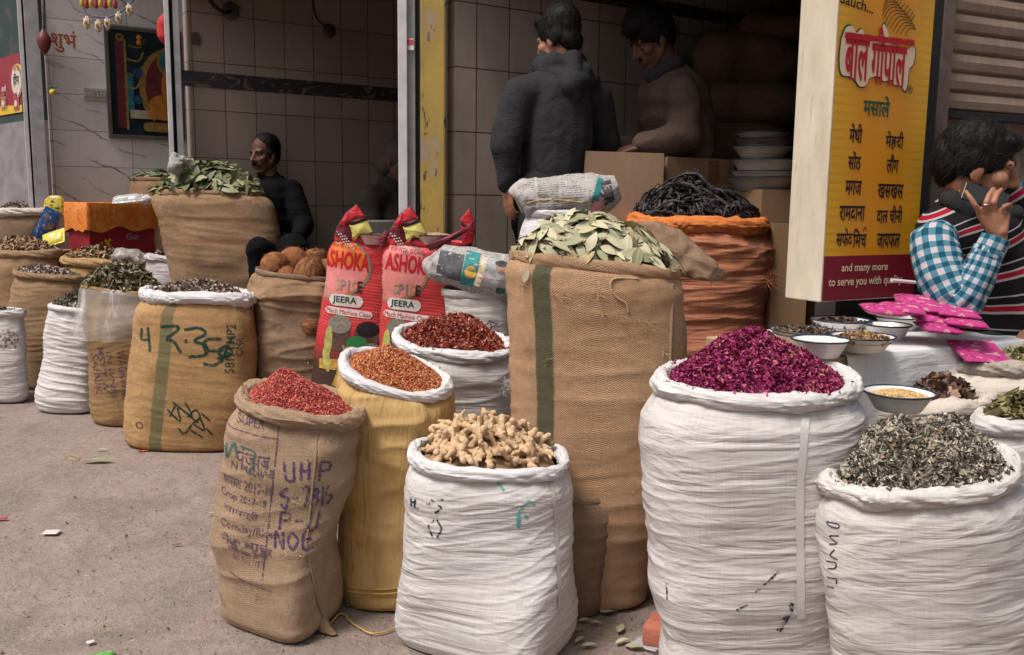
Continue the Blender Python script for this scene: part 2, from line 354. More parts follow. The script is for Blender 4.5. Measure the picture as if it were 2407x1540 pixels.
# ------------------------------------------------ pillar and shutter frames
metal = plain('grey_painted_steel', (0.36, 0.345, 0.36), 0.5, 0.18, 14, 0.1, 0.4)
metal_l = plain('pale_painted_steel', (0.60, 0.58, 0.60), 0.5, 0.12, 14, 0.1, 0.4)
black = plain('matt_black', (0.018, 0.018, 0.02), 0.7, 0.2, 20)  # plain black; in the shutter frames it stands for shade inside the groove
def pxw(px_a, px_b, Y): return (px_b-px_a)*Y/FOC
def frame(pts, label):
    """shutter channel: upright strips given as (x_top, x_bottom, width px, colour, setback)"""
    Y = pts['Y']; r = empty('shutter_frame', P(pts['x'], 900, Y)*V3([1, 1, 0]), label, 'door frame')
    for nm, xa, xb, mm, back in pts['strips']:
        c = P((xa+xb)/2, 300, Y+back); wd = pxw(xa, xb, Y+back)/2
        vh = (c-EYE)*V3([1, 1, 0]); vh /= np.linalg.norm(vh); MB().obox((c[0], c[1], 1.5), V3([vh[1], -vh[0], 0])*wd*0.98, vh*0.03, Z*1.49, 0.003).build(nm, mm, r)
    return r
frame(dict(x=80, Y=7.25, strips=[('guide_rail', 58, 67, metal_l, -0.03), ('slot_shade', 66, 75, black, 0.03), ('jamb', 74, 104, metal, 0.0)]), 'grey steel shutter frame beside the red poster')
frame(dict(x=415, Y=5.78, strips=[('guide_rail', 396, 407, metal_l, -0.03), ('slot_shade', 406, 417, black, 0.03), ('jamb', 416, 430, metal, 0.0)]), 'narrow grey shutter frame right of the framed picture')
fr3 = frame(dict(x=955, Y=4.34, strips=[('guide_rail', 936, 957, metal_l, -0.03), ('jamb', 956, 976, metal, 0.0), ('slot_shade', 975, 986, black, 0.02)]), 'pale steel shutter frame left of the yellow pillar')
def yellow_mat():
    t = NT('chipped_yellow_paint', 0.6, 0.3); o = t.obj(); b = t.noise(t.map(o, (6, 6, 2.2)), 1.0, 5, 0.6); ch = t.noise(t.map(o, (22, 22, 9), (3, 0, 0)), 1.0, 4, 0.6)
    c = t.mix(t.step(b, 0.35, 0.7), (0.50, 0.34, 0.085), (0.35, 0.24, 0.075))
    c = t.mix(t.step(ch, 0.60, 0.63), c, (0.08, 0.07, 0.07)); c = t.mix(t.ma('MULTIPLY', t.step(b, 0.58, 0.64), 0.8), c, (0.36, 0.30, 0.30))
    return t.fin(c, t.bump(t.ma('ADD', b, ch), 0.3, 0.006))
c = P(1015, 300, 4.34); hw = pxw(986, 1046, 4.34)/2; vh = (c-EYE)*V3([1, 1, 0]); vh /= np.linalg.norm(vh)
tag(MB().obox((c[0], c[1]+0.05, 1.5), V3([vh[1], -vh[0], 0])*hw, vh*0.06, Z*1.49, 0.012).build('pillar', yellow_mat()), 'chipped yellow painted pillar between two shops', 'pillar')
# ------------------------------------------------ wall left of the first shop
lw_d = (outer0-FP0)/np.linalg.norm(outer0-FP0)
def left_wall_mat():
    t = NT('two_tone_wall', 0.8, 0.2); uv = t.uv(); x = t.xyz(uv); b = t.noise(uv, 5, 5, 0.65); f = t.noise(uv, 30, 3)
    lo = t.mix(t.step(b, 0.3, 0.75), (0.29, 0.26, 0.275), (0.14, 0.125, 0.13)); hi = t.mix(t.step(b, 0.5, 0.72), (0.035, 0.055, 0.055), (0.12, 0.08, 0.075))
    return t.fin(t.mix(t.ma('GREATER_THAN', x[1], 1.95), lo, hi), t.bump(f, 0.3, 0.004))
lwA = FP0+lw_d*0.05; lwB = FP0+lw_d*3.9
lw = wall('street_wall', lwB, lwA, 0.0, 3.0, 0.12, left_wall_mat(), 'grey wall with a dark teal upper half behind the red poster', d=U)
LWN = np.cross(Z, (lwA-lwB)/np.linalg.norm(lwA-lwB)); LWP = lwA - LWN*0.0
if np.dot(LWN, LWP-EYE) < 0: LWN = -LWN
# ------------------------------------------------ rolling shutter at the right
def shutter_mat():
    t = NT('stained_shutter', 0.8, 0.2); uv = t.uv(); b = t.noise(t.map(uv, (4, 14, 1)), 1.0, 5, 0.65); s_ = t.noise(t.map(uv, (30, 5, 1)), 1.0, 4, 0.65)
    c = t.mix(t.step(b, 0.3, 0.72), (0.30, 0.215, 0.165), (0.20, 0.145, 0.115)); c = t.mix(t.ma('MULTIPLY', t.step(s_, 0.5, 0.75), 0.5), c, (0.36, 0.29, 0.24))
    return t.fin(c, t.bump(t.ma('ADD', b, s_), 0.3, 0.006))
SHP = P(2175, 300, 3.75); SHP[2] = 0; SU = V3([0.905, 0.425, 0]); SN = V3([-0.425, 0.905, 0])
def shp(px, py, d=0.0):
    p = PW(px, py, SHP-SN*d, SN); return p
zb = shp(2300, 283)[2]
sh = empty('rolling_shutter', SHP, 'brown stained rolling shutter of wide slats behind the man on the phone', 'shutter')
pr = []; uvp = []
nsl = 16; hs = 0.078
for i in range(nsl):
    z0 = zb+0.03+i*hs
    for f, dd in ((0.0, 0.0), (0.12, 0.020), (0.5, 0.026), (0.85, 0.018), (0.97, 0.0)):
        pr.append((z0+f*hs, dd))
Vs = []; 
for s_ in (0.05, 1.0, 2.6):
    for z_, dd in pr: Vs.append(SHP+SU*s_-SN*dd+Z*z_); uvp.append((s_, z_))
q = len(pr); Fs = []
for a in range(2):
    for b in range(q-1): Fs.append((a*q+b, (a+1)*q+b, (a+1)*q+b+1, a*q+b+1))
mk('slat_curtain', Vs, Fs, shutter_mat(), sh, uv=uvp, smooth=False)
MB().obox(SHP+SU*1.325-SN*0.012+Z*(zb+0.012), SU*1.275, SN*0.02, Z*0.016, 0.004).build('bottom_rail', black, sh)
MB().obox(SHP+SU*0.02-SN*0.03+Z*1.5, SU*0.035, SN*0.03, Z*1.5, 0.005).build('side_rail', plain('brown_iron', (0.13, 0.10, 0.085), 0.7, 0.3, 12, 0.2), sh)
MB().obox(SHP-SU*0.045-SN*0.03+Z*1.5, SU*0.028, SN*0.03, Z*1.5, 0.005).build('edge_strip', black, sh)
stone = NT('smoked_stone', 0.9, 0.15); o_ = stone.uv(); b_ = stone.noise(stone.map(o_, (5, 3, 1)), 1.0, 6, 0.65); b2 = stone.noise(stone.map(o_, (24, 4, 1)), 1.0, 4)
stone_m = stone.fin(stone.mix(stone.step(b2, 0.4, 0.7), stone.mix(stone.step(b_, 0.3, 0.7), (0.24, 0.19, 0.15), (0.11, 0.09, 0.08)), (0.28, 0.225, 0.185)), stone.bump(b_, 0.5, 0.02))
wall('stone_wall', SHP+SU*0.06+SN*0.035, SHP+SU*3.0+SN*0.035, 0.0, 3.4, 0.12, stone_m, 'smoke stained wall below the rolling shutter', d=SN)
# ---------------------------------------------------------------- sacks
def spow(c, e): return np.sign(c)*np.abs(c)**e
class Sack:
    """a filled bag: rings traced at its real distance; parts body, rim, marks"""
    def __init__(s, name, label, m, rim, levels, Y=None, base=None, z0=0.0, aspect=0.8, rr=0.025, rim_m=None, expo=2.4, tilt=0.0,
                 nu=170, nv=110, wr=0.006, wk=(3.0, 26.0), lump=0.012, rim_part='rolled_rim', seed=0, base_k=0.90, raw=False, group='sacks of goods set out along the lane', cat='sack', foot=0.06, base_rot=0.0, slant=0.12, expo_b=None):
        if Y is None:
            g = G(base[0], base[1], z0); Y = g[1]
            for _ in range(4):
                a = abs(levels[-1][2]-levels[-1][0])/2*Y/FOC; Y = g[1]+a*aspect*base_k*0.96
        s.Y = Y; s.rr = rr; s.expo = expo; s.z0 = z0
        cen, A = [], []
        for xl, yl, xr, yr in [rim]+list(levels):
            l, r = P(xl, yl, Y), P(xr, yr, Y); cen.append((l+r)/2); A.append((r-l)/2)
        cen = np.array(cen); A = np.array(A)
        vd = cen[0]-EYE; vd[2] = 0; vd /= np.linalg.norm(vd); s.vd = vd; s.rt = np.array([vd[1], -vd[0], 0])
        Aln = np.linalg.norm(A, axis=1)
        s.rc = cen[0].copy(); s.rA = A[0]*(1-rr/Aln[0]); s.rB = vd*(Aln[0]*aspect-rr) + Z*tilt
        # body rings
        top = cen[0]-Z*rr*0.7; kA = 1-1.15*rr/Aln[0]
        c2 = [top]+list(cen[1:]); a2 = [A[0]*kA]+list(A[1:])
        keep = [i for i in range(len(c2)) if c2[i][2] > z0+foot*0.9]
        c2 = [c2[i] for i in keep]; a2 = [a2[i] for i in keep]
        c2 = np.array(c2); a2 = np.array(a2)
        lc, la = c2[-1].copy(), a2[-1].copy(); la[2] = 0
        for dz, f in ((foot*0.62, 0.995), (foot*0.25, 0.965), (0.004, base_k)):
            cc = lc.copy(); cc[2] = z0+dz
            if cc[2] < c2[-1][2]-0.002: c2 = np.vstack([c2, cc]); a2 = np.vstack([a2, la*f])
        zs = c2[:, 2]; arc = np.concatenate([[0], np.cumsum(np.linalg.norm(np.diff(c2, axis=0), axis=1)+0.25*np.abs(np.diff(np.linalg.norm(a2, axis=1))))])
        t = np.linspace(0, arc[-1], nv)
        def ip(q):
            d = np.gradient(q, arc, axis=0); i = np.clip(np.searchsorted(arc, t, 'right')-1, 0, len(arc)-2)
            h = (arc[i+1]-arc[i])[:, None]; u = (t-arc[i])[:, None]/h
            mono = q[i]+(q[i+1]-q[i])*u
            her = (2*u**3-3*u**2+1)*q[i]+(u**3-2*u**2+u)*h*d[i]+(-2*u**3+3*u**2)*q[i+1]+(u**3-u**2)*h*d[i+1]
            return 0.75*her+0.25*mono
        C = ip(c2); AA = ip(a2); C[:, 2] = np.maximum(C[:, 2], z0+0.003)
        th = np.arange(nu)*2*math.pi/nu; s.th = th
        ca, sa = spow(np.cos(th), 2/expo), spow(np.sin(th), 2/expo)
        ex = expo+((expo_b or expo)-expo)*np.clip((t/arc[-1]-0.5)/0.45, 0, 1); ca = spow(np.cos(th)[None, :], 2/ex[:, None]); sa = spow(np.sin(th)[None, :], 2/ex[:, None])
        Al = np.linalg.norm(AA, axis=1); tf = np.clip(1-(t/arc[-1])*3, 0, 1)
        asp = aspect
        B = vd[None, :]*(Al*asp)[:, None]+Z[None, :]*(tilt*tf)[:, None]
        if base_rot:
            w_ = np.clip((t/arc[-1]-0.25)/0.6, 0, 1); an = base_rot*w_*w_*(3-2*w_); c_, s_ = np.cos(an)[:, None], np.sin(an)[:, None]
            Zx = lambda q: np.stack([q[:, 0]*c_[:, 0]-q[:, 1]*s_[:, 0], q[:, 0]*s_[:, 0]+q[:, 1]*c_[:, 0], q[:, 2]], -1)
            AA, B = Zx(AA), Zx(B)
        Pp = C[:, None, :]+AA[:, None, :]*ca[:, :, None]+B[:, None, :]*sa[:, :, None]
        Pp[-1] = C[-1]+(Pp[-1]-C[-1])*1.0
        rad = Pp-C[:, None, :]; rad[..., 2] = 0; rad /= np.linalg.norm(rad, axis=2)[..., None]+1e-9
        circ = 2*math.pi*Al.mean()*math.sqrt((1+asp*asp)/2); s.circ = circ
        cx, sx = np.cos(th)[None, :]*circ/6.28, np.sin(th)[None, :]*circ/6.28
        tz = t[:, None]; sd = seed*7.3
        dsp = lump*1.6*pn(cx*3.2+sd, sx*3.2, tz*3.4)+lump*0.8*pn(cx*8, sx*8+sd, tz*8)
        if wr:
            wx = wk[0]; tzz = tz+slant*(0.7*cx+0.4*sx)+0.045*pn(cx*2.3, sx*2.3+sd, tz*2.6)
            msk = np.clip(0.55+1.9*pn(cx*2.6, sx*2.6, tz*3.0+sd), 0.0, 1.3)
            rg = lambda a, b, o: np.clip(1-4.2*np.abs(pn(cx*a+sd, sx*a, tzz*b+o)), 0, 1)**1.4
            dsp = dsp + wr*msk*(rg(wx, wk[1], 0.0)-0.3) + wr*0.6*np.clip(1.2-msk, 0, 1)*rg(wx*1.9, wk[1]*1.7, 9.0) + wr*0.9*pn(cx*wx*0.8, sx*wx*0.8+sd, tzz*wk[1]*0.5)
            # gathers just under the rim
            gth = pn(np.arange(nu)[None, :]*circ/nu*22+sd, 0.3, tz*3)
            dsp = dsp + wr*2.2*gth*np.exp(-tz/0.09)
        dsp = dsp*np.clip((Pp[..., 2]-z0)/0.05, 0.0, 1.0)*np.clip(0.3+tz/0.03, 0, 1)
        Pp = Pp+rad*dsp[..., None]
        uu = np.broadcast_to(th[None, :]/6.2832*circ, Pp.shape[:2]); vv = np.broadcast_to(-tz, Pp.shape[:2])
        # a doubled seam column so that the cloth's own coordinates do not run backwards
        Pp = np.concatenate([Pp, Pp[:, :1]], 1); uu = np.concatenate([uu, np.full((nv, 1), circ)], 1); vv = np.concatenate([vv, vv[:, :1]], 1)
        s.nu, s.nv, s.PP = nu, nv, Pp
        Vv = Pp.reshape(-1, 3); Fc = gridfaces(nu+1, nv, False)[:, ::-1]
        s.root = empty(name, (C[-1][0], C[-1][1], z0), label, cat, group)
        Fl = [list(f) for f in Fc] + [[(nv-1)*(nu+1)+i for i in range(nu)]]
        s.body = mk('body', Vv, Fl, m, s.root, uv=np.stack([uu, vv], -1).reshape(-1, 2))
        s.bvh = BVHTree.FromPolygons([Vector(v) for v in Vv], [list(map(int, f)) for f in Fc])
        # rim
        s.rim(rim_m or m, rim_part, seed, raw)
    def collar(s, py, m, th_=0.013):
        zb = P(700, py, s.Y)[2]; rows = [i for i in range(s.nv) if s.PP[i, 0, 2] > zb][1:]; V = []; c = np.cos(s.th), np.sin(s.th); k_ = len(rows)
        for a, i in enumerate(rows):
            q = s.PP[i, :-1]; r = q-q.mean(0); r[:, 2] = 0; r /= np.linalg.norm(r, axis=1)[:, None]; f_ = a/(k_-1)
            V.append(q+r*(th_*(0.25+0.75*min(1, f_*3))+0.010*f_*pn(c[0]*4, c[1]*4, f_*2))[:, None] - Z*(0.03*f_*pn(c[0]*2.5, c[1]*2.5, 3))[:, None])
        q = V[-1]; V.append(q-r*0.010-Z*0.004); uv = np.stack([np.broadcast_to(s.th*s.circ/6.2832, (k_+1, s.nu)), np.broadcast_to(-np.arange(k_+1)[:, None]*0.01, (k_+1, s.nu))], -1)
        return mk('folded_collar', np.concatenate(V), gridfaces(s.nu, k_+1)[:, ::-1], m, s.root, uv=uv.reshape(-1, 2))
    def ringpt(s, th):
        ca, sa = spow(np.cos(th), 2/s.expo), spow(np.sin(th), 2/s.expo)
        return s.rc+s.rA*ca[:, None]+s.rB*sa[:, None]
    def rim(s, m, part, seed, raw, n=300, q=26):
        fold = 0.10 if raw else 0.30
        th = np.arange(n)*2*math.pi/n; C = s.ringpt(th)
        per = np.cos(th)*s.circ/6.28, np.sin(th)*s.circ/6.28; sd = seed*3.1
        C = C+Z*(0.55*s.rr*pn(per[0]*5+sd, per[1]*5, 3.3))[:, None]
        T = np.roll(C, -1, 0)-np.roll(C, 1, 0); T /= np.linalg.norm(T, axis=1)[:, None]
        N = np.cross(T, Z); N /= np.linalg.norm(N, axis=1)[:, None]; Bn = np.cross(N, T)
        ph = np.arange(q)*2*math.pi/q
        r = s.rr*(1+0.55*pn(per[0]*7+sd, per[1]*7, 1.0))[:, None]
        tw = th[:, None]*s.circ/6.28
        cr = 0.30*pn(tw*16+np.sin(ph+0.6)[None, :]*1.5+sd, np.cos(ph)[None, :]*1.3, 7.0) + 0.18*pn(tw*34+2.2*np.sin(ph)[None, :], np.cos(ph)[None, :]*2.2, sd)
        a_s = ph[None, :]+tw*7.0+0.8*np.sin(tw*9+sd); sp_ = pn(np.cos(a_s)*1.6+sd, np.sin(a_s)*1.6, tw*7); cr = cr + fold*(0.5-2.4*np.abs(sp_)) + 0.5*fold*(0.4-2.4*np.abs(pn(np.cos(a_s)*2.6, np.sin(a_s)*2.6+sd, tw*15)))
        r = r*(1+cr)
        fl = 0.72 if raw else 1.0
        V = C[:, None, :]+N[:, None, :]*(r*np.cos(ph))[..., None]*fl+Bn[:, None, :]*(r*np.sin(ph))[..., None]*(1.0 if not raw else 1.3)
        V = np.concatenate([V, V[:1]], 0)
        uu = np.concatenate([tw, tw[:1]+s.circ])+0*ph[None, :]; vv = np.broadcast_to(ph[None, :]*s.rr, uu.shape)
        V2 = np.concatenate([V, V[:, :1]], 1); uu = np.concatenate([uu, uu[:, :1]], 1); vv = np.concatenate([vv, np.full((n+1, 1), 6.2832*s.rr)], 1)
        s.rimob = mk(part, V2.reshape(-1, 3), gridfaces(q+1, n+1, False), m, s.root, uv=np.stack([uu, vv], -1).reshape(-1, 2))
    def hit(s, px, py):
        d = ray(px, py); d = d/np.linalg.norm(d); h = s.bvh.ray_cast(Vector(EYE), Vector(d))
        return None if h[0] is None else np.array(h[0])
    def project(s, pts2, px, py, scale, rot=0.0, lift=0.0018):
        """2-D points (metres once scaled) laid on the cloth round the point seen at (px, py)"""
        o = s.hit(px, py)
        if o is None: return None, None
        a = math.cos(rot), math.sin(rot); out = []; ok = []
        for x, y in pts2:
            x, y = x*scale, y*scale; x, y = x*a[0]-y*a[1], x*a[1]+y*a[0]
            p = o+s.rt*x+Z*y-s.vd*0.5
            h = s.bvh.ray_cast(Vector(p), Vector(s.vd), 1.1)
            if h[0] is None: out.append(p); ok.append(False); continue
            nn = np.array(h[1]); nn = nn if np.dot(nn, s.vd) < 0 else -nn
            out.append(np.array(h[0])+nn*lift); ok.append(True)
        return np.array(out), ok
    def lay(s, name, V2, F, m, px, py, scale, rot=0.0, lift=0.0018, parent=None):
        V, ok = s.project(V2, px, py, scale, rot, lift)
        if V is None: return None
        F = [list(f) for f in F if all(ok[i] for i in f)]
        if not F: return None
        if name in ('printed_panel', 'seam_tape', 'smudge'):           # keep one unbroken patch
            lab = list(range(len(V)))
            def root(i):
                while lab[i] != i: lab[i] = lab[lab[i]]; i = lab[i]
                return i
            for f in F:
                for i in f[1:]: lab[root(i)] = root(f[0])
            cnt = {}
            for f in F: cnt[root(f[0])] = cnt.get(root(f[0]), 0)+1
            best = max(cnt, key=cnt.get); F = [f for f in F if root(f[0]) == best]
        used = sorted({i for f in F for i in f}); ix = {a: b for b, a in enumerate(used)}
        return mk(name, V[used], [[ix[i] for i in f] for f in F], m, parent or s.root, smooth=True)
    def dome(s, apex, fill=0.2, p=1.25, inset=1.35, lump=0.12, seed=0):
        """heap surface: function (rho, theta) -> point; apex = pixel of the top"""
        top = P(apex[0], apex[1], s.Y); la = np.linalg.norm(s.rA); lb = np.linalg.norm(s.rB)
        A = s.rA*(1-inset*s.rr/la); B = s.rB*(1-inset*s.rr/lb); c = s.rc+Z*s.rr*fill
        h = max(0.01, top[2]-c[2]); sh = np.array([top[0]-c[0], top[1]-c[1], 0])
        def f(rho, th):
            rho, th = np.asarray(rho, float), np.asarray(th, float)
            q = spow(np.cos(th), 2/s.expo)*rho, spow(np.sin(th), 2/s.expo)*rho
            bmp = pn(q[0]*3+seed, q[1]*3, 0.5)*lump*h + 0.5*lump*h*pn(q[0]*7, q[1]*7+seed, 0.5)
            hh = h*(1-np.abs(rho)**p)+bmp*(1-rho**4)
            return c+A*q[0][..., None]+B*q[1][..., None]+sh*(np.clip(1-rho, 0, 1)**1.0)[..., None]+Z*hh[..., None]
        return f
def heap_mesh(f, nr=22, nt=64, jit=0.0):
    rho = np.linspace(1.0, 0.0, nr); th = np.arange(nt)*2*math.pi/nt
    V = f(rho[:, None]+0*th[None, :], th[None, :]+0*rho[:, None])
    if jit: V = V+rng.normal(size=V.shape)*jit
    return V.reshape(-1, 3), gridfaces(nt, nr)
def frames(f, rho, th):
    e = 0.03; p = f(rho, th); a = f(np.clip(rho+e, 0, 1.03), th)-f(rho-e, th); b = f(rho, th+e/np.maximum(rho, 0.15))-f(rho, th-e/np.maximum(rho, 0.15))
    n = np.cross(a, b); n /= np.linalg.norm(n, axis=1)[:, None]+1e-12; n[n[:, 2] < 0] *= -1
    return p, n
def rand_rot(n, normals=None, tilt=1.0):
    """rotation matrices; with normals, pieces lie on the surface with random spin and some tilt"""
    if normals is None:
        q = rng.normal(size=(n, 4)); q /= np.linalg.norm(q, axis=1)[:, None]
        w_, x, y, z = q.T
        return np.stack([1-2*(y*y+z*z), 2*(x*y-z*w_), 2*(x*z+y*w_), 2*(x*y+z*w_), 1-2*(x*x+z*z), 2*(y*z-x*w_), 2*(x*z-y*w_), 2*(y*z+x*w_), 1-2*(x*x+y*y)], -1).reshape(n, 3, 3)
    nn = normals+rng.normal(size=(n, 3))*tilt; nn /= np.linalg.norm(nn, axis=1)[:, None]
    t = rng.normal(size=(n, 3)); t -= nn*np.sum(t*nn, 1)[:, None]; t /= np.linalg.norm(t, axis=1)[:, None]
    return np.stack([t, np.cross(nn, t), nn], -1)
def scatter(templates, n, f, size, tilt=None, rmax=1.0, lift=0.0, svar=0.3, rp=0.5):
    """n small pieces over a heap; returns V, F, rnd"""
    rho = rmax*rng.random(n)**rp; th = rng.random(n)*2*math.pi
    p, nr = frames(f, rho, th); Rm = rand_rot(n, None if tilt is None else nr, tilt or 0)
    sz = size*(1+svar*rng.uniform(-1, 1, n)); Vs, Fs, Rs, o = [], [], [], 0
    pick = rng.integers(len(templates), size=n); r = rng.random(n)
    for t, (tv, tf) in enumerate(templates):
        i = np.where(pick == t)[0]
        if not len(i): continue
        v = np.einsum('nij,kj->nki', Rm[i], tv)*sz[i][:, None, None]+(p[i]+nr[i]*lift)[:, None, :]
        Vs.append(v.reshape(-1, 3)); tf = np.asarray(tf)
        fc = (tf[None]+(np.arange(len(i))*len(tv))[:, None, None]).reshape(-1, tf.shape[1])+o
        Fs.append(fc); o += len(i)*len(tv); Rs.append(np.repeat(r[i], len(tv)))
    if any(x.shape[1] != Fs[0].shape[1] for x in Fs): Fs = [list(map(list, x)) for x in Fs]; Fs = sum(Fs, [])
    else: Fs = np.concatenate(Fs)
    return np.concatenate(Vs), Fs, np.concatenate(Rs)
def heap(name, label, cat, f, m, templates, n, size, tilt=None, jit=0.0, rp=0.5, svar=0.3, lift=0.0, parent=None, under=True, rmax=1.0, spill=None):
    hv, hf = heap_mesh(f, jit=jit); V, F, r = scatter(templates, n, f, size, tilt, rp=rp, svar=svar, lift=lift, rmax=rmax)
    hv = hv - Z*size*0.3
    if spill:                                                # bits lying on the rim
        sk, ns = spill; R_ = lambda q, th: sk.ringpt(th)+(sk.ringpt(th)-sk.rc)*(0.06*(q-0.5))[..., None]+Z*(sk.rr*(0.98-0.9*(q-0.5)**2))[..., None]
        v2, f2, r2 = scatter(templates, ns, lambda q, th: R_(np.asarray(q), np.asarray(th)), size*0.9, 0.3, rp=1.0); V = np.concatenate([V, v2]); F = [list(x) for x in F]+[[i+len(V)-len(v2) for i in x] for x in f2]; r = np.concatenate([r, r2])
    F = [list(x) for x in hf]+[[i+len(hv) for i in x] for x in F] if under else F
    V = np.concatenate([hv, V]) if under else V
    r = np.concatenate([rng.random(len(hv)), r]) if under else r
    return tag(mk(name, V, F, m, rnd=r, smooth=False), label, cat, None, 'stuff')
# piece shapes (unit size)
def T_seed(l=1.0, w_=0.55):
    v = np.array([(l, 0, 0), (-l, 0, 0), (0, w_, 0), (0, -w_, 0), (0, 0, w_), (0, 0, -w_)])*0.5
    f = [(0, 2, 4), (2, 1, 4), (1, 3, 4), (3, 0, 4), (2, 0, 5), (1, 2, 5), (3, 1, 5), (0, 3, 5)]
    return v, f
def T_sheet(nx=4, ny=3, w_=0.6, curl=0.5, sd=0, tip=True):
    r_ = np.random.default_rng(sd); V = []
    ph = r_.uniform(0, 6, 4)
    for i in range(nx):
        for j in range(ny):
            x = i/(nx-1)-0.5; y = (j/(ny-1)-0.5)*w_*(math.sin(math.pi*(0.12+0.76*i/(nx-1))) if tip else 1)
            z = curl*(y*y*2-0.1)+curl*0.5*math.sin(x*4+ph[0])*0.4+0.12*curl*math.sin(y*9+ph[1])
            V.append((x, y, z))
    return np.array(V), [(i*ny+j, (i+1)*ny+j, (i+1)*ny+j+1, i*ny+j+1) for i in range(nx-1) for j in range(ny-1)]
def T_frill(sd, k=5, crump=0.35):
    r_ = np.random.default_rng(sd); V = []
    for i in range(k):
        for j in range(k):
            V.append((i/(k-1)-0.5, j/(k-1)-0.5, 0))
    V = np.array(V)+r_.normal(size=(k*k, 3))*np.array([0.09, 0.09, crump])
    return V, [(i*k+j, (i+1)*k+j, (i+1)*k+j+1, i*k+j+1) for i in range(k-1) for j in range(k-1)]
def T_chip(sd, n=8):
    r_ = np.random.default_rng(sd); a = np.arange(n)*2*math.pi/n; rr = 0.5*(1+0.2*r_.normal(size=n))
    top = np.stack([rr*np.cos(a), rr*0.8*np.sin(a), 0.16*np.cos(2*a+sd)+0.05], -1); bot = top*[0.85, 0.85, 1]-[0, 0, 0.14]
    mid = np.array([[0, 0, -0.06]]); V = np.concatenate([top, bot, mid])
    F = [(i, (i+1) % n, 2*n) for i in range(n)]+[(n+i, i, n+(i+1) % n) for i in range(n)]+[(i, (i+1) % n, n+(i+1) % n) for i in range(n)]
    return V, F
def T_stick(l=1.0, w_=0.12, bend=0.2):
    V = []
    for i in range(4):
        x = (i/3-0.5)*l; z = bend*(x*x)*2
        for a in range(3): V.append((x, w_*math.cos(a*2.1)*(1-0.5*abs(2*i/3-1)), z+w_*math.sin(a*2.1)))
    return np.array(V), [(i*3+j, i*3+(j+1) % 3, (i+1)*3+(j+1) % 3, (i+1)*3+j) for i in range(3) for j in range(3)]
def T_leaf(sd, n=7, w_=0.36):
    r_ = np.random.default_rng(sd); V = []; cu = r_.uniform(0.0, 0.5); tw = r_.uniform(-0.35, 0.35); fold = r_.uniform(0.02, 0.22); ww = w_*r_.uniform(0.8, 1.15)
    for i in range(n):
        t = i/(n-1); x = t-0.5; hw = ww*0.5*max(0.0, math.sin(math.pi*min(1, t*1.02)))**0.8*(1.12-0.4*t)*1.15
        for j in range(3):
            y = (j-1)*hw; V.append((x, y, fold*abs(y)*1.4-cu*x*x+tw*x*y*3))
    return np.array(V), [(i*3+j, (i+1)*3+j, (i+1)*3+j+1, i*3+j+1) for i in range(n-1) for j in range(2)]
# ---------------------------------------------------------------- writing
_font_cache = {}
def text_2d(body, bold=0.0, sx=1.0, seg=0.12, spacing=1.0):
    key = (body, bold, sx, seg, spacing)
    if key in _font_cache: return _font_cache[key]
    c = bpy.data.curves.new('tmp', 'FONT'); c.body = body; c.offset = bold; c.space_character = spacing; c.resolution_u = 3
    o = bpy.data.objects.new('tmp', c); COL.objects.link(o)
    dg = bpy.context.evaluated_depsgraph_get(); me = bpy.data.meshes.new_from_object(o.evaluated_get(dg))
    bm = bmesh.new(); bm.from_mesh(me); bmesh.ops.triangulate(bm, faces=bm.faces[:])
    for _ in range(6):
        e = [x for x in bm.edges if x.calc_length() > seg]
        if not e: break
        bmesh.ops.subdivide_edges(bm, edges=e, cuts=1); bmesh.ops.triangulate(bm, faces=[f for f in bm.faces if len(f.verts) > 3])
    bm.verts.index_update(); V = np.array([(v.co.x*sx, v.co.y) for v in bm.verts]); F = [[v.index for v in f.verts] for f in bm.faces]
    bm.free(); bpy.data.objects.remove(o); bpy.data.curves.remove(c); bpy.data.meshes.remove(me)
    V[:, 0] -= (V[:, 0].min()+V[:, 0].max())/2; V[:, 1] -= (V[:, 1].min()+V[:, 1].max())/2
    _font_cache[key] = (V, F); return V, F
def ribbon_2d(lines, wd, seg=0.1):
    """strokes (polylines) -> flat ribbons"""
    V, F = [], []
    for ln in lines:
        p = np.array(ln, float)
        if len(p) > 2: p = curve_pts(np.c_[p, np.zeros(len(p))], max(10, len(p)*6))[:, :2]
        else: p = np.array([p[0]+(p[1]-p[0])*t for t in np.linspace(0, 1, max(3, int(np.linalg.norm(p[1]-p[0])/seg)+2))])
        T = np.gradient(p, axis=0); T /= np.linalg.norm(T, axis=1)[:, None]+1e-9; N = np.stack([-T[:, 1], T[:, 0]], -1)
        b = len(V); ww = wd*(0.85+0.3*np.abs(np.sin(np.arange(len(p))*0.9+b)))/2
        for i in range(len(p)): V += [p[i]+N[i]*ww[i], p[i]-N[i]*ww[i]]
        F += [[b+2*i, b+2*i+1, b+2*i+3, b+2*i+2] for i in range(len(p)-1)]
    return np.array(V), F
def disc_2d(rx, ry, n=40, rings=6, a0=0, a1=6.2832, inner=0.0):
    V, F = [], []
    for i in range(rings+1):
        r = inner+(1-inner)*i/rings
        for j in range(n+1):
            a = a0+(a1-a0)*j/n; V.append((rx*r*math.cos(a), ry*r*math.sin(a)))
    for i in range(rings):
        for j in range(n): q = i*(n+1)+j; F.append([q, q+1, q+n+2, q+n+1])
    return np.array(V), F
def rect_2d(x0, x1, y0, y1, nx=8, ny=8, f=None):
    V = [(x0+(x1-x0)*i/nx, y0+(y1-y0)*j/ny) for i in range(nx+1) for j in range(ny+1)]
    return np.array(V), [[i*(ny+1)+j, (i+1)*(ny+1)+j, (i+1)*(ny+1)+j+1, i*(ny+1)+j+1] for i in range(nx) for j in range(ny)]
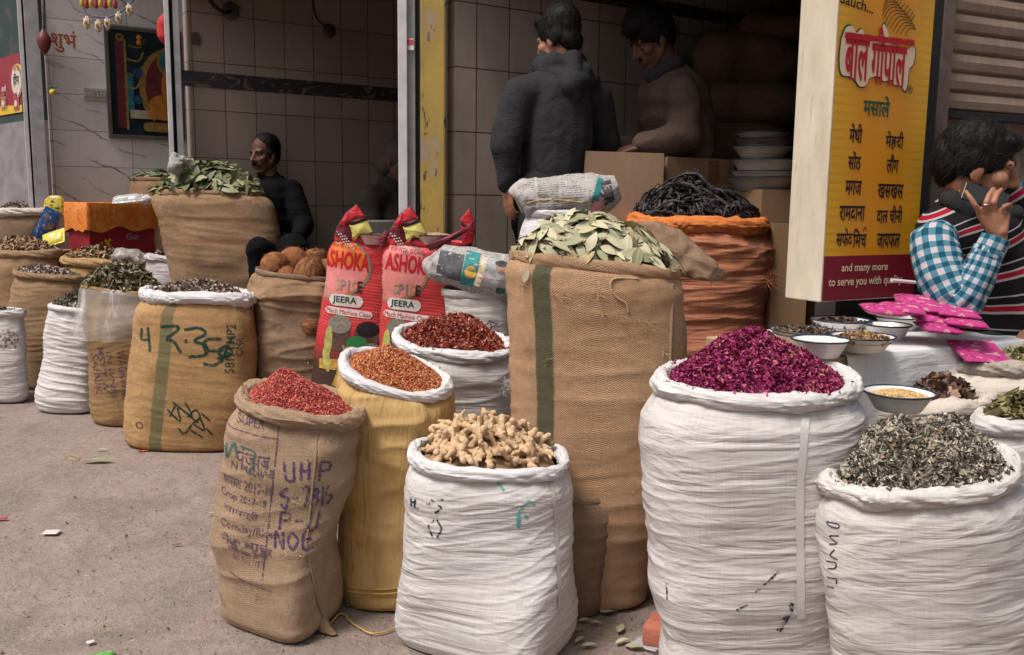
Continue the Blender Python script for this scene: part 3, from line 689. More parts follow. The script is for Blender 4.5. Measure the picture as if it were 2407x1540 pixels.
def pill_2d(w_, h, n=24):
    V, F = [], []
    for i in range(n+1):
        x = -w_/2+w_*i/n; d = min(x+w_/2, w_/2-x); r = h/2; hh = r if d > r else math.sqrt(max(0, r*r-(r-d)**2))
        for j in range(5): V.append((x, hh*(j/2-1)))
    for i in range(n):
        for j in range(4): F.append([i*5+j, (i+1)*5+j, (i+1)*5+j+1, i*5+j+1])
    return np.array(V), F
def px_m(n, Y): return n*Y/FOC
# ---------------------------------------------------------------- soft bodies: union of tapered capsules, one skin
def blob(prims, voxel=0.01, smooth=6, noise=None):
    bm = bmesh.new()
    for p in prims:
        if p[0] == 'e':                                   # ellipsoid: centre, radii, rotation
            M = Matrix.Translation(Vector(p[1])) @ (p[3].to_matrix().to_4x4() if len(p) > 3 else Matrix.Identity(4)) @ Matrix.Diagonal((*p[2], 1))
            bmesh.ops.create_uvsphere(bm, u_segments=20, v_segments=14, radius=1.0, matrix=M)
        else:                                             # capsule: a, ra, b, rb
            a, ra, b, rb = Vector(p[1]), p[2], Vector(p[3]), p[4]
            d = b-a; L = max(d.length, 1e-5); q = d.to_track_quat('Z', 'Y').to_matrix().to_4x4()
            nn = 8; rings = []
            prof = [(ra*math.sin(t*math.pi/2/nn), -ra*math.cos(t*math.pi/2/nn)) for t in range(nn+1)]+[(rb*math.cos(t*math.pi/2/nn), L+rb*math.sin(t*math.pi/2/nn)) for t in range(nn+1)]
            for r_, z_ in prof: rings.append([bm.verts.new(Vector(a)+(q @ Vector((max(r_, 1e-4)*math.cos(j*0.3927), max(r_, 1e-4)*math.sin(j*0.3927), z_)))) for j in range(16)])
            for i in range(len(rings)-1):
                for j in range(16): bm.faces.new((rings[i][j], rings[i][(j+1) % 16], rings[i+1][(j+1) % 16], rings[i+1][j]))
            bm.faces.new(rings[0][::-1]); bm.faces.new(rings[-1])
    me = bpy.data.meshes.new('tmp'); bm.to_mesh(me); bm.free()
    o = bpy.data.objects.new('tmp', me); COL.objects.link(o)
    md = o.modifiers.new('r', 'REMESH'); md.mode = 'VOXEL'; md.voxel_size = voxel
    if smooth: ms = o.modifiers.new('s', 'SMOOTH'); ms.iterations = smooth; ms.factor = 0.5
    dg = bpy.context.evaluated_depsgraph_get(); ev = o.evaluated_get(dg); m2 = ev.to_mesh()
    n = len(m2.vertices); V = np.empty(n*3, np.float32); m2.vertices.foreach_get('co', V); V = V.reshape(-1, 3).astype(float)
    N = np.empty(n*3, np.float32); m2.vertices.foreach_get('normal', N); N = N.reshape(-1, 3).astype(float)
    F = [list(f.vertices) for f in m2.polygons]
    ev.to_mesh_clear(); bpy.data.objects.remove(o); bpy.data.meshes.remove(me)
    if noise: V = V+N*noise(V)[:, None]
    return V, F
# ---------------------------------------------------------------- cloths
JUTE = (0.41, 0.262, 0.155); JUTE2 = (0.34, 0.228, 0.15); JUTE3 = (0.45, 0.28, 0.135)
WHITE = (0.60, 0.58, 0.575)
white_cloth = woven('white_woven_plastic', WHITE, dirty=0.32)
white_cloth2 = woven('soiled_white_woven_plastic', (0.55, 0.53, 0.52), dirty=0.5)
white_rim = woven('white_liner', (0.63, 0.62, 0.635), dirty=0.18, crease=1.4)
cream_rim = woven('cream_cotton', (0.56, 0.49, 0.43), dirt=(0.36, 0.29, 0.24), dirty=0.35, rough=0.9)
S = {}
gS = 'sacks of goods set out along the lane'
# far left
S['24'] = Sack('burlap_sack', 'brown sack with a pale rolled rim at the far left, below the grey wall', burlap('jute_umber', k(JUTE2, 0.75)), (-30, 500, 118, 498), [(-30, 525, 112, 522), (-25, 600, 105, 600), (-20, 680, 100, 680)], Y=7.3, rr=0.0296, rim_m=cream_rim, seed=24, nu=110, nv=60)
S['22'] = Sack('burlap_sack', 'brown sack heaped with dried slices behind two other sacks at the far left', burlap('jute_tan', k(JUTE, 0.95)), (-40, 592, 148, 596), [(-40, 625, 146, 625), (-35, 700, 140, 700), (-30, 800, 130, 800)], Y=6.75, rr=0.0259, seed=22, nu=120, nv=70)
S['25'] = Sack('ochre_sack', 'wide ochre sack of dried slices with a clear bag on its right side', burlap('ochre_jute', JUTE3, stain=0.25), (140, 612, 338, 620), [(142, 645, 336, 650), (150, 700, 330, 700), (155, 760, 325, 760)], Y=6.55, rr=0.0296, seed=25, nu=120, nv=60)
S['26'] = Sack('white_sack', 'small white sack with a pink edge tucked behind the plastic covered sack', woven('faded_white_pink', (0.5, 0.45, 0.47), dirty=0.3), (338, 605, 450, 612), [(340, 640, 450, 640), (345, 690, 450, 690)], Y=6.1, rr=0.0222, seed=26, nu=90, nv=50)
S['21'] = Sack('burlap_sack', 'plain tan burlap sack with a rolled rim, third from the left in the front rows', burlap('jute_tan_plain', k(JUTE, 0.86)), (28, 640, 206, 655), [(27, 672, 205, 680), (24, 780, 208, 780), (26, 880, 206, 880)], base=(115, 918), rr=0.0207, seed=21, nu=130, nv=90)
S['23'] = Sack('white_sack', 'white sack with a smudged print at the left edge of the lane', white_cloth2, (-70, 732, 62, 735), [(-72, 765, 58, 765), (-74, 840, 60, 840), (-70, 920, 45, 920)], base=(0, 947), rr=0.0237, seed=23, nu=110, nv=80, wr=0.006, wk=(3, 16))
S['20'] = Sack('white_sack', 'slim crinkled white sack of dark pods leaning at the left', white_cloth, (112, 718, 232, 735), [(110, 750, 228, 760), (100, 850, 226, 850), (84, 930, 222, 930), (74, 962, 220, 960)], base=(150, 974), rr=0.0178, seed=20, wr=0.008, wk=(2.5, 24), nu=130, nv=110, slant=-0.15)
S['19'] = Sack('burlap_sack', 'jute sack with stencilled writing under a draped clear plastic sheet', burlap('jute_orange_tan', k(JUTE3, 0.82)), (190, 672, 388, 690), [(196, 730, 384, 735), (205, 830, 372, 830), (210, 920, 365, 920), (222, 970, 355, 975)], base=(280, 1002), rr=0.0148, seed=19, nu=140, nv=100)
# tall leaf sack inside the shop front
S['18'] = Sack('burlap_sack', 'tall plain burlap sack topped with green bay leaves below the moustached man', burlap('jute_tall', k(JUTE, 0.92), stain=0.3, strip2=(-0.31, -0.285, (0.27, 0.10, 0.07))), (362, 452, 622, 456), [(360, 462, 630, 466), (372, 520, 652, 530), (392, 600, 664, 600), (405, 670, 658, 680), (415, 760, 650, 760)], Y=5.75, z0=FLOOR, rr=0.0120, aspect=0.6, seed=18, raw=True, nu=170, nv=110, rim_part='raw_edge', wr=0.006, wk=(2,10), slant=-0.1)
S['18b'] = Sack('burlap_sack', 'small burlap sack of leaves half hidden behind the tall leaf sack', burlap('jute_small', k(JUTE, 0.9)), (306, 420, 420, 424), [(304, 436, 420, 440), (300, 480, 420, 480), (300, 560, 420, 560)], Y=7.55, z0=FLOOR, rr=0.0120, seed=180, raw=True, nu=90, nv=60, rim_part='raw_edge')
# middle left
c17 = 0.72
S['17'] = Sack('jute_sack', 'orange tan jute sack with a white rolled liner and 43.35 in green marker', None, (328, 690, 600, 700), [(322, 722, 598, 738), (312, 790, 604, 800), (300, 880, 598, 890), (291, 960, 590, 965), (290, 1015, 575, 1015)], base=(440, 1063), rr=0.0311, rim_m=white_rim, aspect=0.72, expo=2.8, seed=17, wr=0.005, wk=(2, 13), slant=-0.25)
S['16'] = Sack('burlap_sack', 'brown burlap sack of coconuts with a wide folded collar and a torn hole', burlap('jute_brown', k(JUTE2, 0.95)), (598, 635, 800, 655), [(586, 680, 800, 695), (592, 700, 800, 715), (604, 730, 800, 740), (598, 800, 800, 800), (600, 890, 800, 890)], Y=4.95, rr=0.0120, seed=16, raw=True, rim_part='raw_edge', lump=0.02, wr=0.014, wk=(1.8, 9), slant=0.1)
# red printed sacks
def red_print(name):
    t = NT(name, 0.42, 0.4); uv = t.uv(); x = t.xyz(uv)
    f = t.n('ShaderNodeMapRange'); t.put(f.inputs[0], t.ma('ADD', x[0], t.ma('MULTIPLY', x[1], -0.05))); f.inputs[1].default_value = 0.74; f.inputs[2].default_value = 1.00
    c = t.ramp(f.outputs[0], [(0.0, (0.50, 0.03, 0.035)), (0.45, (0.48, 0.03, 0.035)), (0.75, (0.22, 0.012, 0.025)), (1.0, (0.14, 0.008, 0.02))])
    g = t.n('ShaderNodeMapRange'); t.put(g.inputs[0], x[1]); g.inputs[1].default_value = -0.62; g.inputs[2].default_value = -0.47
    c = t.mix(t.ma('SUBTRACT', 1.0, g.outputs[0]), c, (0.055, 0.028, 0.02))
    cr = t.noise(t.map(uv, (10, 34, 1)), 1.0, 4); wv = t.ma('MULTIPLY', t.ma('SINE', t.ma('MULTIPLY', x[0], 1300)), t.ma('SINE', t.ma('MULTIPLY', x[1], 1300)))
    ray_ = t.ma('SINE', t.ma('MULTIPLY', t.ma('ADD', x[1], t.ma('MULTIPLY', x[0], 0.22)), 420.0))
    c = t.mix(t.ma('MULTIPLY', t.ma('MULTIPLY', t.step(ray_, 0.55, 0.95), t.band(x[1], -0.45, -0.17, 0.05)), 0.25), c, (0.85, 0.35, 0.25))
    return t.fin(c, t.bump(wv, 0.1, 0.002, t.bump(cr, 0.4, 0.012)))
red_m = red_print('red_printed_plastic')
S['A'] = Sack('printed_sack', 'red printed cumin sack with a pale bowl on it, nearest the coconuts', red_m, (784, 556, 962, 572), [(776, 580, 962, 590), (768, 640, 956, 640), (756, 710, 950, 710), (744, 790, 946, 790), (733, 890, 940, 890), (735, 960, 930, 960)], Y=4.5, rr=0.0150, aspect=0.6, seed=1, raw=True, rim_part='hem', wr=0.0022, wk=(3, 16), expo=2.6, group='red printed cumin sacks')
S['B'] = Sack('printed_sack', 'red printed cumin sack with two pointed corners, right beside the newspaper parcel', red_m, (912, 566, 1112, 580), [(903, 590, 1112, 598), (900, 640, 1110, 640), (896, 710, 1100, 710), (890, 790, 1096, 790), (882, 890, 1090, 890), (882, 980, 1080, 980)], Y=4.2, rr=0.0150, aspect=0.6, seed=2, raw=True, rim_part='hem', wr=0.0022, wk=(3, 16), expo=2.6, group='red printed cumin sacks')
S['11'] = Sack('white_sack', 'dingy white sack with scribbled letters below the newspaper parcel', woven('dingy_white', (0.48, 0.45, 0.43), dirty=0.3), (1034, 684, 1205, 690), [(1044, 702, 1200, 705), (1046, 780, 1200, 780), (1046, 900, 1200, 900)], Y=3.95, rr=0.0140, seed=11, raw=True, rim_part='raw_edge', nu=120, nv=80)
S['12'] = Sack('white_sack', 'white sack topped by a newspaper bundle behind the bay leaf sack', woven('bright_white', (0.58, 0.56, 0.58), dirty=0.15), (1232, 500, 1420, 505), [(1228, 530, 1440, 530), (1215, 600, 1450, 600), (1215, 700, 1450, 700)], Y=3.76, rr=0.0120, seed=12, raw=True, rim_part='raw_edge', nu=110, nv=70)
orange = (0.54, 0.215, 0.12)
S['13'] = Sack('orange_sack', 'big orange woven sack piled with black dried roots', woven('rust_orange_woven', k(orange, 0.85), dirt=(0.22, 0.075, 0.04), dirty=0.5, crease=1.4, rough=0.8), (1470, 520, 1808, 535), [(1482, 556, 1810, 572), (1492, 620, 1814, 630), (1500, 700, 1806, 700), (1502, 780, 1798, 780), (1505, 850, 1792, 850)], Y=4.05, z0=FLOOR*0.5, rr=0.0333, rim_m=woven('bright_orange_woven', (0.66, 0.20, 0.05), dirt=(0.30, 0.09, 0.03), dirty=0.3, crease=1.2, rough=0.8), aspect=0.75, seed=13, wr=0.016, wk=(1.5, 12), lump=0.012, slant=0.05, nv=150)
S['10'] = Sack('white_sack', 'white sack of dark red dried berries with a frayed hole at its side', white_cloth2, (920, 790, 1208, 818), [(925, 838, 1206, 855), (960, 960, 1205, 960), (975, 1100, 1200, 1100), (980, 1180, 1195, 1180)], Y=3.62, rr=0.0207, rim_m=white_rim, aspect=0.75, seed=10, tilt=0.03, wr=0.006, wk=(3, 14), slant=0.2)
# central
S['1'] = Sack('burlap_sack', 'tallest burlap sack, with a dark green stripe and a load of pale bay leaves', None, (1196, 594, 1604, 640), [(1194, 625, 1604, 668), (1196, 700, 1606, 720), (1204, 900, 1608, 900), (1204, 1050, 1600, 1050), (1206, 1200, 1576, 1200), (1215, 1360, 1525, 1365)], base=(1380, 1436), rr=0.0140, aspect=0.62, expo=2.9, seed=3, raw=True, rim_part='folded_edge', wr=0.005, wk=(2, 9), lump=0.008, nu=210, nv=150)
S['3'] = Sack('ochre_sack', 'tall ochre cloth sack with a white liner and orange red seeds', None, (795, 850, 1064, 908), [(791, 893, 1063, 930), (790, 1000, 1058, 1000), (792, 1150, 1040, 1150), (794, 1300, 1012, 1300), (806, 1390, 1000, 1390)], base=(905, 1432), rr=0.0178, rim_m=white_rim, aspect=0.8, seed=4, tilt=0.035, wr=0.014, wk=(3.2, 5), lump=0.020)
S['2'] = Sack('burlap_sack', 'stencilled burlap sack heaped with pinkish red dried berries, front left', burlap('jute_grey_tan', (0.395, 0.275, 0.185), stain=0.22), (552, 928, 860, 970), [(546, 982, 846, 1012), (522, 1080, 836, 1090), (498, 1190, 812, 1195), (492, 1262, 797, 1264), (506, 1335, 802, 1335), (534, 1395, 800, 1400)], base=(688, 1484), rr=0.0229, aspect=0.8, seed=5, tilt=0.02, wr=0.006, wk=(2.2, 10), lump=0.016, nu=210, nv=150, base_k=0.9, foot=0.09, base_rot=-0.55, slant=0.2, expo_b=4.5)
S['4'] = Sack('white_sack', 'white woven sack heaped with dried ginger at the front centre', white_cloth, (960, 1062, 1337, 1082), [(956, 1112, 1339, 1120), (955, 1200, 1346, 1200), (950, 1300, 1344, 1300), (946, 1385, 1342, 1385), (958, 1450, 1344, 1455)], base=(1190, 1560), rr=0.018, rim_m=white_rim, aspect=0.75, expo=2.6, seed=6, tilt=0.01, wr=0.004, wk=(3.4, 20), base_rot=-0.5, nu=260, nv=210, base_k=0.93, foot=0.08, slant=0.36, expo_b=5.0)
S['5'] = Sack('white_sack', 'largest white sack, heaped with magenta rose petals, standing on a red brick', woven('white_woven_wide_creases', (0.59, 0.56, 0.55), dirty=0.3), (1534, 885, 2022, 905), [(1518, 955, 2032, 965), (1512, 1060, 2037, 1060), (1516, 1200, 2032, 1200), (1528, 1340, 2018, 1340), (1556, 1450, 2000, 1450)], base=(1790, 1625), rr=0.023, rim_m=woven('white_rim_cloth', (0.63, 0.61, 0.605), dirty=0.15, crease=1.4), aspect=0.85, seed=8, tilt=0.01, wr=0.0042, wk=(1.5, 15), lump=0.012, nu=260, nv=230, base_k=0.8, foot=0.10, slant=0.05, expo_b=3.0)
S['6'] = Sack('white_sack', 'white woven sack of grey green lichen in the right corner', woven('white_canvas_weave', (0.56, 0.53, 0.515), dirty=0.28, period=0.007), (1928, 1118, 2402, 1100), [(1934, 1175, 2418, 1160), (1934, 1300, 2432, 1300), (1942, 1420, 2440, 1420), (1955, 1540, 2436, 1540), (1970, 1620, 2420, 1620)], base=(2190, 1725), rr=0.024, rim_m=woven('white_rim_canvas', (0.60, 0.575, 0.56), dirty=0.15, crease=1.5), aspect=0.8, seed=9, tilt=0.015, wr=0.0034, wk=(2.6, 8), lump=0.016, nu=240, nv=200, slant=0.3)
S['7'] = Sack('white_sack', 'white sack of dried green herbs cut by the right edge of the picture', woven('white_rough', (0.58, 0.555, 0.545), dirty=0.2), (2284, 985, 2560, 990), [(2290, 1030, 2560, 1030), (2300, 1150, 2560, 1150), (2300, 1280, 2560, 1280)], Y=2.62, rr=0.0222, aspect=0.75, seed=70, nu=130, nv=80)
S['8'] = Sack('cream_sack', 'low cream sack of brown dried peel with an enamel bowl on its rim', burlap('jute_dun', k(JUTE, 0.85)), (2030, 962, 2345, 945), [(2040, 1005, 2330, 1000), (2045, 1100, 2320, 1100), (2050, 1200, 2320, 1200)], Y=2.9, rr=0.0370, rim_m=cream_rim, aspect=0.75, seed=80, nu=130, nv=70)  # plain burlap body, a little darker than the base jute
S['9'] = Sack('cream_sack', 'fat cream cloth sack of herbs with a twisted rim behind the lichen sack', woven('cream_cotton_body', (0.60, 0.525, 0.46), dirt=(0.40, 0.33, 0.28), dirty=0.3, rough=0.9), (2230, 850, 2520, 855), [(2200, 890, 2540, 890), (2190, 930, 2550, 930), (2195, 1000, 2550, 1000), (2200, 1100, 2540, 1100)], Y=3.05, rr=0.0237, rim_m=burlap('frayed_cream', (0.50, 0.43, 0.36)), aspect=0.75, seed=90, wr=0.0055, wk=(9, 4), nu=140, nv=80)
S['p'] = Sack('burlap_sack', 'small empty brown burlap sack slumped between the ginger and petal sacks', burlap('jute_dark_brown', k(JUTE2, 0.85)), (1250, 1165, 1440, 1172), [(1255, 1190, 1446, 1195), (1256, 1250, 1440, 1250), (1260, 1320, 1425, 1320), (1265, 1380, 1410, 1380)], base=(1345, 1452), rr=0.0120, aspect=0.42, seed=33, raw=True, rim_part='raw_edge', wr=0.0044, wk=(3, 14), nu=120, nv=80)
S['16'].collar(708, burlap('jute_collar', (0.37, 0.24, 0.14)))
def uband(s, px0, px1, ci, ai):      # stripe between two columns of the front, as u of the cloth
    f = lambda px: (math.acos(float(np.clip(spow(np.array((px-ci)/ai), s.expo/2), -1, 1))))
    t0, t1 = 2*math.pi-f(px0), 2*math.pi-f(px1)
    return t0/6.2832*s.circ, t1/6.2832*s.circ
u0, u1 = uband(S['1'], 1264, 1303, 1402, 205)
S['1'].body.data.materials.append(burlap('jute_light_striped', (0.47, 0.293, 0.175), stripe=(u0, u1, (0.12, 0.115, 0.07)), stain=0.2, period=0.007)); S['1'].rimob.data.materials.clear(); S['1'].rimob.data.materials.append(burlap('jute_edge', (0.48, 0.305, 0.185)))
u0, u1 = uband(S['17'], 378, 406, 458, 146)
S['17'].body.data.materials.append(burlap('jute_gold_striped', (0.47, 0.285, 0.135), stripe=(u0, u1, (0.21, 0.175, 0.09)), stain=0.25, period=0.008))
def ochre_mat():
    t = NT('ochre_cotton', 0.75, 0.25); uv = t.uv(); x = t.xyz(uv); b = t.noise(t.map(uv, (5, 3, 1)), 1.0, 5, 0.6); v_ = t.noise(t.map(uv, (26, 2.5, 1)), 1.0, 4, 0.6); m_ = t.noise(t.map(uv, (40, 60, 1)), 1.0, 3)
    c = t.mix(t.step(b, 0.3, 0.7), (0.40, 0.245, 0.085), (0.55, 0.37, 0.165)); c = t.mix(t.ma('MULTIPLY', t.step(v_, 0.5, 0.78), 0.35), c, (0.26, 0.15, 0.05))
    c = t.mix(t.ma('MULTIPLY', t.step(m_, 0.5, 0.7), 0.18), c, (0.66, 0.45, 0.2))
    return t.fin(c, t.bump(m_, 0.2, 0.004, t.bump(v_, 0.6, 0.028)))
S['3'].body.data.materials.append(ochre_mat())
for key in ('1', '17', '3'):
    me = S[key].body.data
    while len(me.materials) > 1 and me.materials[0] is None: me.materials.pop(index=0)
# ---------------------------------------------------------------- what the sacks hold
seeds = [T_seed(1.0, 0.6), T_seed(1.1, 0.75), T_seed(0.8, 0.7)]
f = S['2'].dome((668, 866), fill=0.25, p=1.05, seed=1, inset=1.0)
heap('dried_berries', 'heap of pinkish red dried berries in the stencilled burlap sack', 'spice', f, rndmat('pink_red_berry', [(0.0, (0.11, 0.014, 0.016)), (0.3, (0.32, 0.032, 0.038)), (0.65, (0.48, 0.065, 0.072)), (0.85, (0.58, 0.19, 0.12)), (1.0, (0.62, 0.36, 0.18))]), seeds, 9000, 0.0078, rp=0.52, lift=0.001, spill=(S['2'], 70))
f = S['3'].dome((915, 815), fill=0.3, p=1.1, seed=2, inset=1.1)
heap('orange_seeds', 'heap of orange red seeds in the ochre sack', 'spice', f, rndmat('orange_seed', [(0.0, (0.13, 0.02, 0.015)), (0.3, (0.36, 0.06, 0.03)), (0.6, (0.50, 0.16, 0.05)), (0.85, (0.62, 0.30, 0.12)), (1.0, (0.66, 0.45, 0.25))]), seeds, 7000, 0.0088, rp=0.52, lift=0.001, spill=(S['3'], 70))
f = S['10'].dome((1085, 752), fill=0.15, p=2.2, seed=3, lump=0.3)
heap('dried_flowers', 'heap of dark red dried buds in the white sack with the frayed hole', 'spice', f, rndmat('dark_red_bud', [(0.0, (0.10, 0.016, 0.013)), (0.4, (0.34, 0.065, 0.045)), (0.75, (0.48, 0.14, 0.095)), (1.0, (0.58, 0.32, 0.22))]), [T_frill(1, 3, 0.3), T_frill(2, 3, 0.3)], 3600, 0.015, rp=0.5, lift=0.002, spill=(S['10'], 40))
f = S['5'].dome((1765, 772), fill=0.1, p=1.25, seed=4, lump=0.10, inset=1.2)
heap('rose_petals', 'heap of magenta dried rose petals in the largest white sack', 'flower petals', f, rndmat('magenta_petal', [(0.0, (0.05, 0.005, 0.02)), (0.3, (0.18, 0.012, 0.058)), (0.7, (0.36, 0.032, 0.135)), (0.9, (0.50, 0.09, 0.22)), (1.0, (0.50, 0.22, 0.14))], 0.6), [T_sheet(4, 3, 0.55, 0.6, q) for q in range(4)], 9000, 0.0165, rp=0.5, svar=0.5, lift=0.002, spill=(S['5'], 70))
f = S['6'].dome((2160, 1003), fill=0.2, p=2.8, seed=5, lump=0.35, inset=1.6)
lich = rndmat('grey_green_lichen', [(0.0, (0.035, 0.03, 0.022)), (0.3, (0.11, 0.095, 0.072)), (0.6, (0.33, 0.295, 0.23)), (0.85, (0.62, 0.57, 0.49)), (1.0, (0.22, 0.13, 0.07))], 0.85, bump=0.4)
heap('dried_lichen', 'heap of crumpled grey green lichen in the right corner sack', 'lichen', f, lich, [T_frill(q, 4, 0.45) for q in range(6)], 11000, 0.0135, rp=0.5, svar=0.6, lift=0.006, spill=(S['6'], 40))
f = S['7'].dome((2440, 945), fill=0.2, p=2.0, seed=6, lump=0.3)
herb = rndmat('olive_herb', [(0.0, (0.05, 0.045, 0.02)), (0.5, (0.20, 0.17, 0.07)), (0.85, (0.33, 0.30, 0.15)), (1.0, (0.36, 0.28, 0.18))], 0.9)
heap('dried_herbs', 'dried olive green herbs in the white sack at the right edge', 'herbs', f, herb, [T_frill(q, 4, 0.3) for q in range(3)]+[T_sheet(5, 4, 0.4, 0.5, 5)], 700, 0.04, lift=0.006, svar=0.6)
f = S['9'].dome((2410, 838), fill=0.2, p=2.0, seed=6, lump=0.3)
heap('dried_herbs', 'fine dried green herbs in the fat cream cloth sack', 'herbs', f, herb, [T_frill(q, 4, 0.3) for q in range(3)], 600, 0.03, lift=0.004, svar=0.6)
f = S['8'].dome((2215, 895), fill=0.2, p=1.6, seed=7, lump=0.3)
heap('dried_peel', 'curled brown dried peel heaped beside the bowl of yellow grain', 'spice', f, rndmat('brown_peel', [(0.0, (0.05, 0.025, 0.018)), (0.4, (0.15, 0.085, 0.06)), (0.8, (0.28, 0.18, 0.13)), (1.0, (0.40, 0.27, 0.19))]), [T_sheet(5, 4, 0.6, 1.6, q, False) for q in range(4)], 420, 0.036, lift=0.006, svar=0.5)
f = S['17'].dome((480, 664), fill=0.45, p=2.0, seed=8, lump=0.2, inset=1.8)
rings = rndmat('brown_white_curl', [(0.0, (0.06, 0.035, 0.03)), (0.45, (0.22, 0.15, 0.12)), (0.8, (0.42, 0.33, 0.28)), (1.0, (0.55, 0.46, 0.40))])
heap('dried_pods', 'curled brown and white pods in the jute sack marked 43.35', 'spice', f, rings, [T_sheet(4, 3, 0.35, 2.2, q, False) for q in range(3)]+[T_chip(2)][:0], 1500, 0.024, lift=0.003, svar=0.5)
f = S['19'].dome((290, 628), fill=0.2, p=1.8, seed=9, lump=0.25, inset=1.4)
heap('dried_herbs', 'grey green dried herbs heaped over the clear plastic sheet', 'herbs', f, rndmat('grey_olive_herb', [(0.0, (0.04, 0.035, 0.018)), (0.5, (0.18, 0.15, 0.075)), (0.85, (0.33, 0.30, 0.20)), (1.0, (0.48, 0.46, 0.42))], 0.9), [T_frill(q, 4, 0.3) for q in range(4)], 900, 0.038, lift=0.008, svar=0.6)
chip = rndmat('tan_slice', [(0.0, (0.08, 0.05, 0.03)), (0.35, (0.26, 0.17, 0.10)), (0.8, (0.46, 0.33, 0.21)), (1.0, (0.45, 0.22, 0.12))])
chips = [T_chip(q) for q in range(4)]
f = S['22'].dome((55, 566), fill=0.2, p=1.8, seed=10, lump=0.25)
heap('dried_slices', 'tan dried fruit slices in the brown sack at the far left', 'dried fruit', f, chip, chips, 240, 0.062, lift=0.008, svar=0.4)
f = S['25'].dome((225, 588), fill=0.2, p=1.8, seed=11, lump=0.25)
heap('dried_slices', 'tan dried fruit slices in the wide ochre sack', 'dried fruit', f, chip, chips, 240, 0.060, lift=0.008, svar=0.4)
f = S['24'].dome((50, 478), fill=0.3, p=2, seed=12, lump=0.2)
heap('dried_roots', 'small dark root pieces in the sack with the pale rim', 'spice', f, rings, chips, 420, 0.035, lift=0.004)
f = S['21'].dome((95, 628), fill=0.4, p=2, seed=13, lump=0.2)
heap('dried_pods', 'brown curled pods in the plain tan burlap sack', 'spice', f, rings, [T_sheet(4, 3, 0.4, 1.5, q, False) for q in range(3)], 700, 0.03, lift=0.004)
f = S['20'].dome((190, 692), fill=0.3, p=1.6, seed=14, lump=0.2)
heap('dried_pods', 'dark grey pods in the slim crinkled white sack', 'spice', f, rndmat('grey_pod', [(0.0, (0.04, 0.035, 0.025)), (0.6, (0.18, 0.16, 0.12)), (1.0, (0.36, 0.34, 0.28))]), [T_frill(q, 3, 0.3) for q in range(3)], 520, 0.028, lift=0.004)
f = S['26'].dome((392, 592), fill=0.2, p=2, seed=15, lump=0.2)
heap('dried_pods', 'dark pods in the small white sack with a pink edge', 'spice', f, rings, [T_sheet(4, 3, 0.4, 1.5, q, False) for q in range(3)], 300, 0.03, lift=0.004)
f = S['23'].dome((-20, 720), fill=0.2, p=2, seed=16)
heap('dried_pods', 'pods in the white sack at the left edge', 'spice', f, rings, chips, 80, 0.03)
# bay leaves: every leaf an object
leaf_m = NT('dry_bay_leaf', 0.6, 0.35); L_ = leaf_m
lc = L_.ramp(L_.inst(), [(0.0, (0.22, 0.21, 0.11)), (0.3, (0.36, 0.35, 0.215)), (0.65, (0.47, 0.445, 0.29)), (0.85, (0.56, 0.51, 0.35)), (1.0, (0.34, 0.27, 0.13))])
ln = L_.noise(L_.obj(), 30, 4, 0.6); lc = L_.mix(L_.ma('MULTIPLY', L_.step(ln, 0.5, 0.75), 0.4), lc, (0.20, 0.19, 0.10))
yy = L_.ma('ABSOLUTE', L_.xyz(L_.obj())[1]); lc = L_.mix(L_.ma('MULTIPLY', L_.ma('LESS_THAN', yy, 0.0012), 0.5), lc, (0.55, 0.5, 0.34))
leaf_m = L_.fin(lc, L_.bump(ln, 0.3, 0.004))
G_ = NT('green_bay_leaf', 0.55, 0.35); gc = G_.ramp(G_.inst(), [(0.0, (0.08, 0.09, 0.04)), (0.4, (0.20, 0.215, 0.105)), (0.8, (0.33, 0.34, 0.19)), (1.0, (0.44, 0.42, 0.26))])
gn = G_.noise(G_.obj(), 30, 4); leaf_g = G_.fin(G_.mix(G_.ma('MULTIPLY', gn, 0.5), gc, (0.10, 0.11, 0.05)), G_.bump(gn, 0.3, 0.004))
def leaf_protos(m, l):
    out = []
    for q in range(8):
        v, fc = T_leaf(q+20); me = bpy.data.meshes.new('bay_leaf'); me.from_pydata([tuple(x*l) for x in v], [], [tuple(x) for x in fc]); me.update()
        for p_ in me.polygons: p_.use_smooth = True
        me.materials.append(m); out.append(me)
    return out
def place_mesh(name, me, p, Rm, sc, label, cat, group):
    o = bpy.data.objects.new(name, me); COL.objects.link(o)
    M = Matrix([list(Rm[i]) for i in range(3)]).to_4x4(); o.matrix_world = Matrix.Translation(Vector(p)) @ M @ Matrix.Diagonal((sc, sc, sc, 1))
    return tag(o, label, cat, group)
def bay(s, apex, n, protos, label, group, p=2.2, size=1.0, inset=0.6, lo=0.0, fill=0.4):
    f = s.dome(apex, fill=fill, p=p, inset=inset, lump=0.12, seed=3)
    rho = np.sqrt(np.linspace(0.0, 1.0, n))*0.99; th = (np.arange(n)*2.39996) % 6.2832
    pt, nr = frames(f, rho, th); Rm = rand_rot(n, nr, 0.24)
    for i in range(n):
        place_mesh('bay_leaf', protos[i % len(protos)], pt[i]+nr[i]*rng.uniform(0.002, 0.022), Rm[i], size*rng.uniform(0.75, 1.2), label, 'leaf', group)
    return f
leaf_pale, leaf_grn = leaf_protos(leaf_m, 0.088), leaf_protos(leaf_g, 0.13)
fb = bay(S['1'], (1400, 522), 215, leaf_pale, 'pale dry bay leaf lying on the heap in the tallest burlap sack', 'bay leaves heaped in the tallest burlap sack')
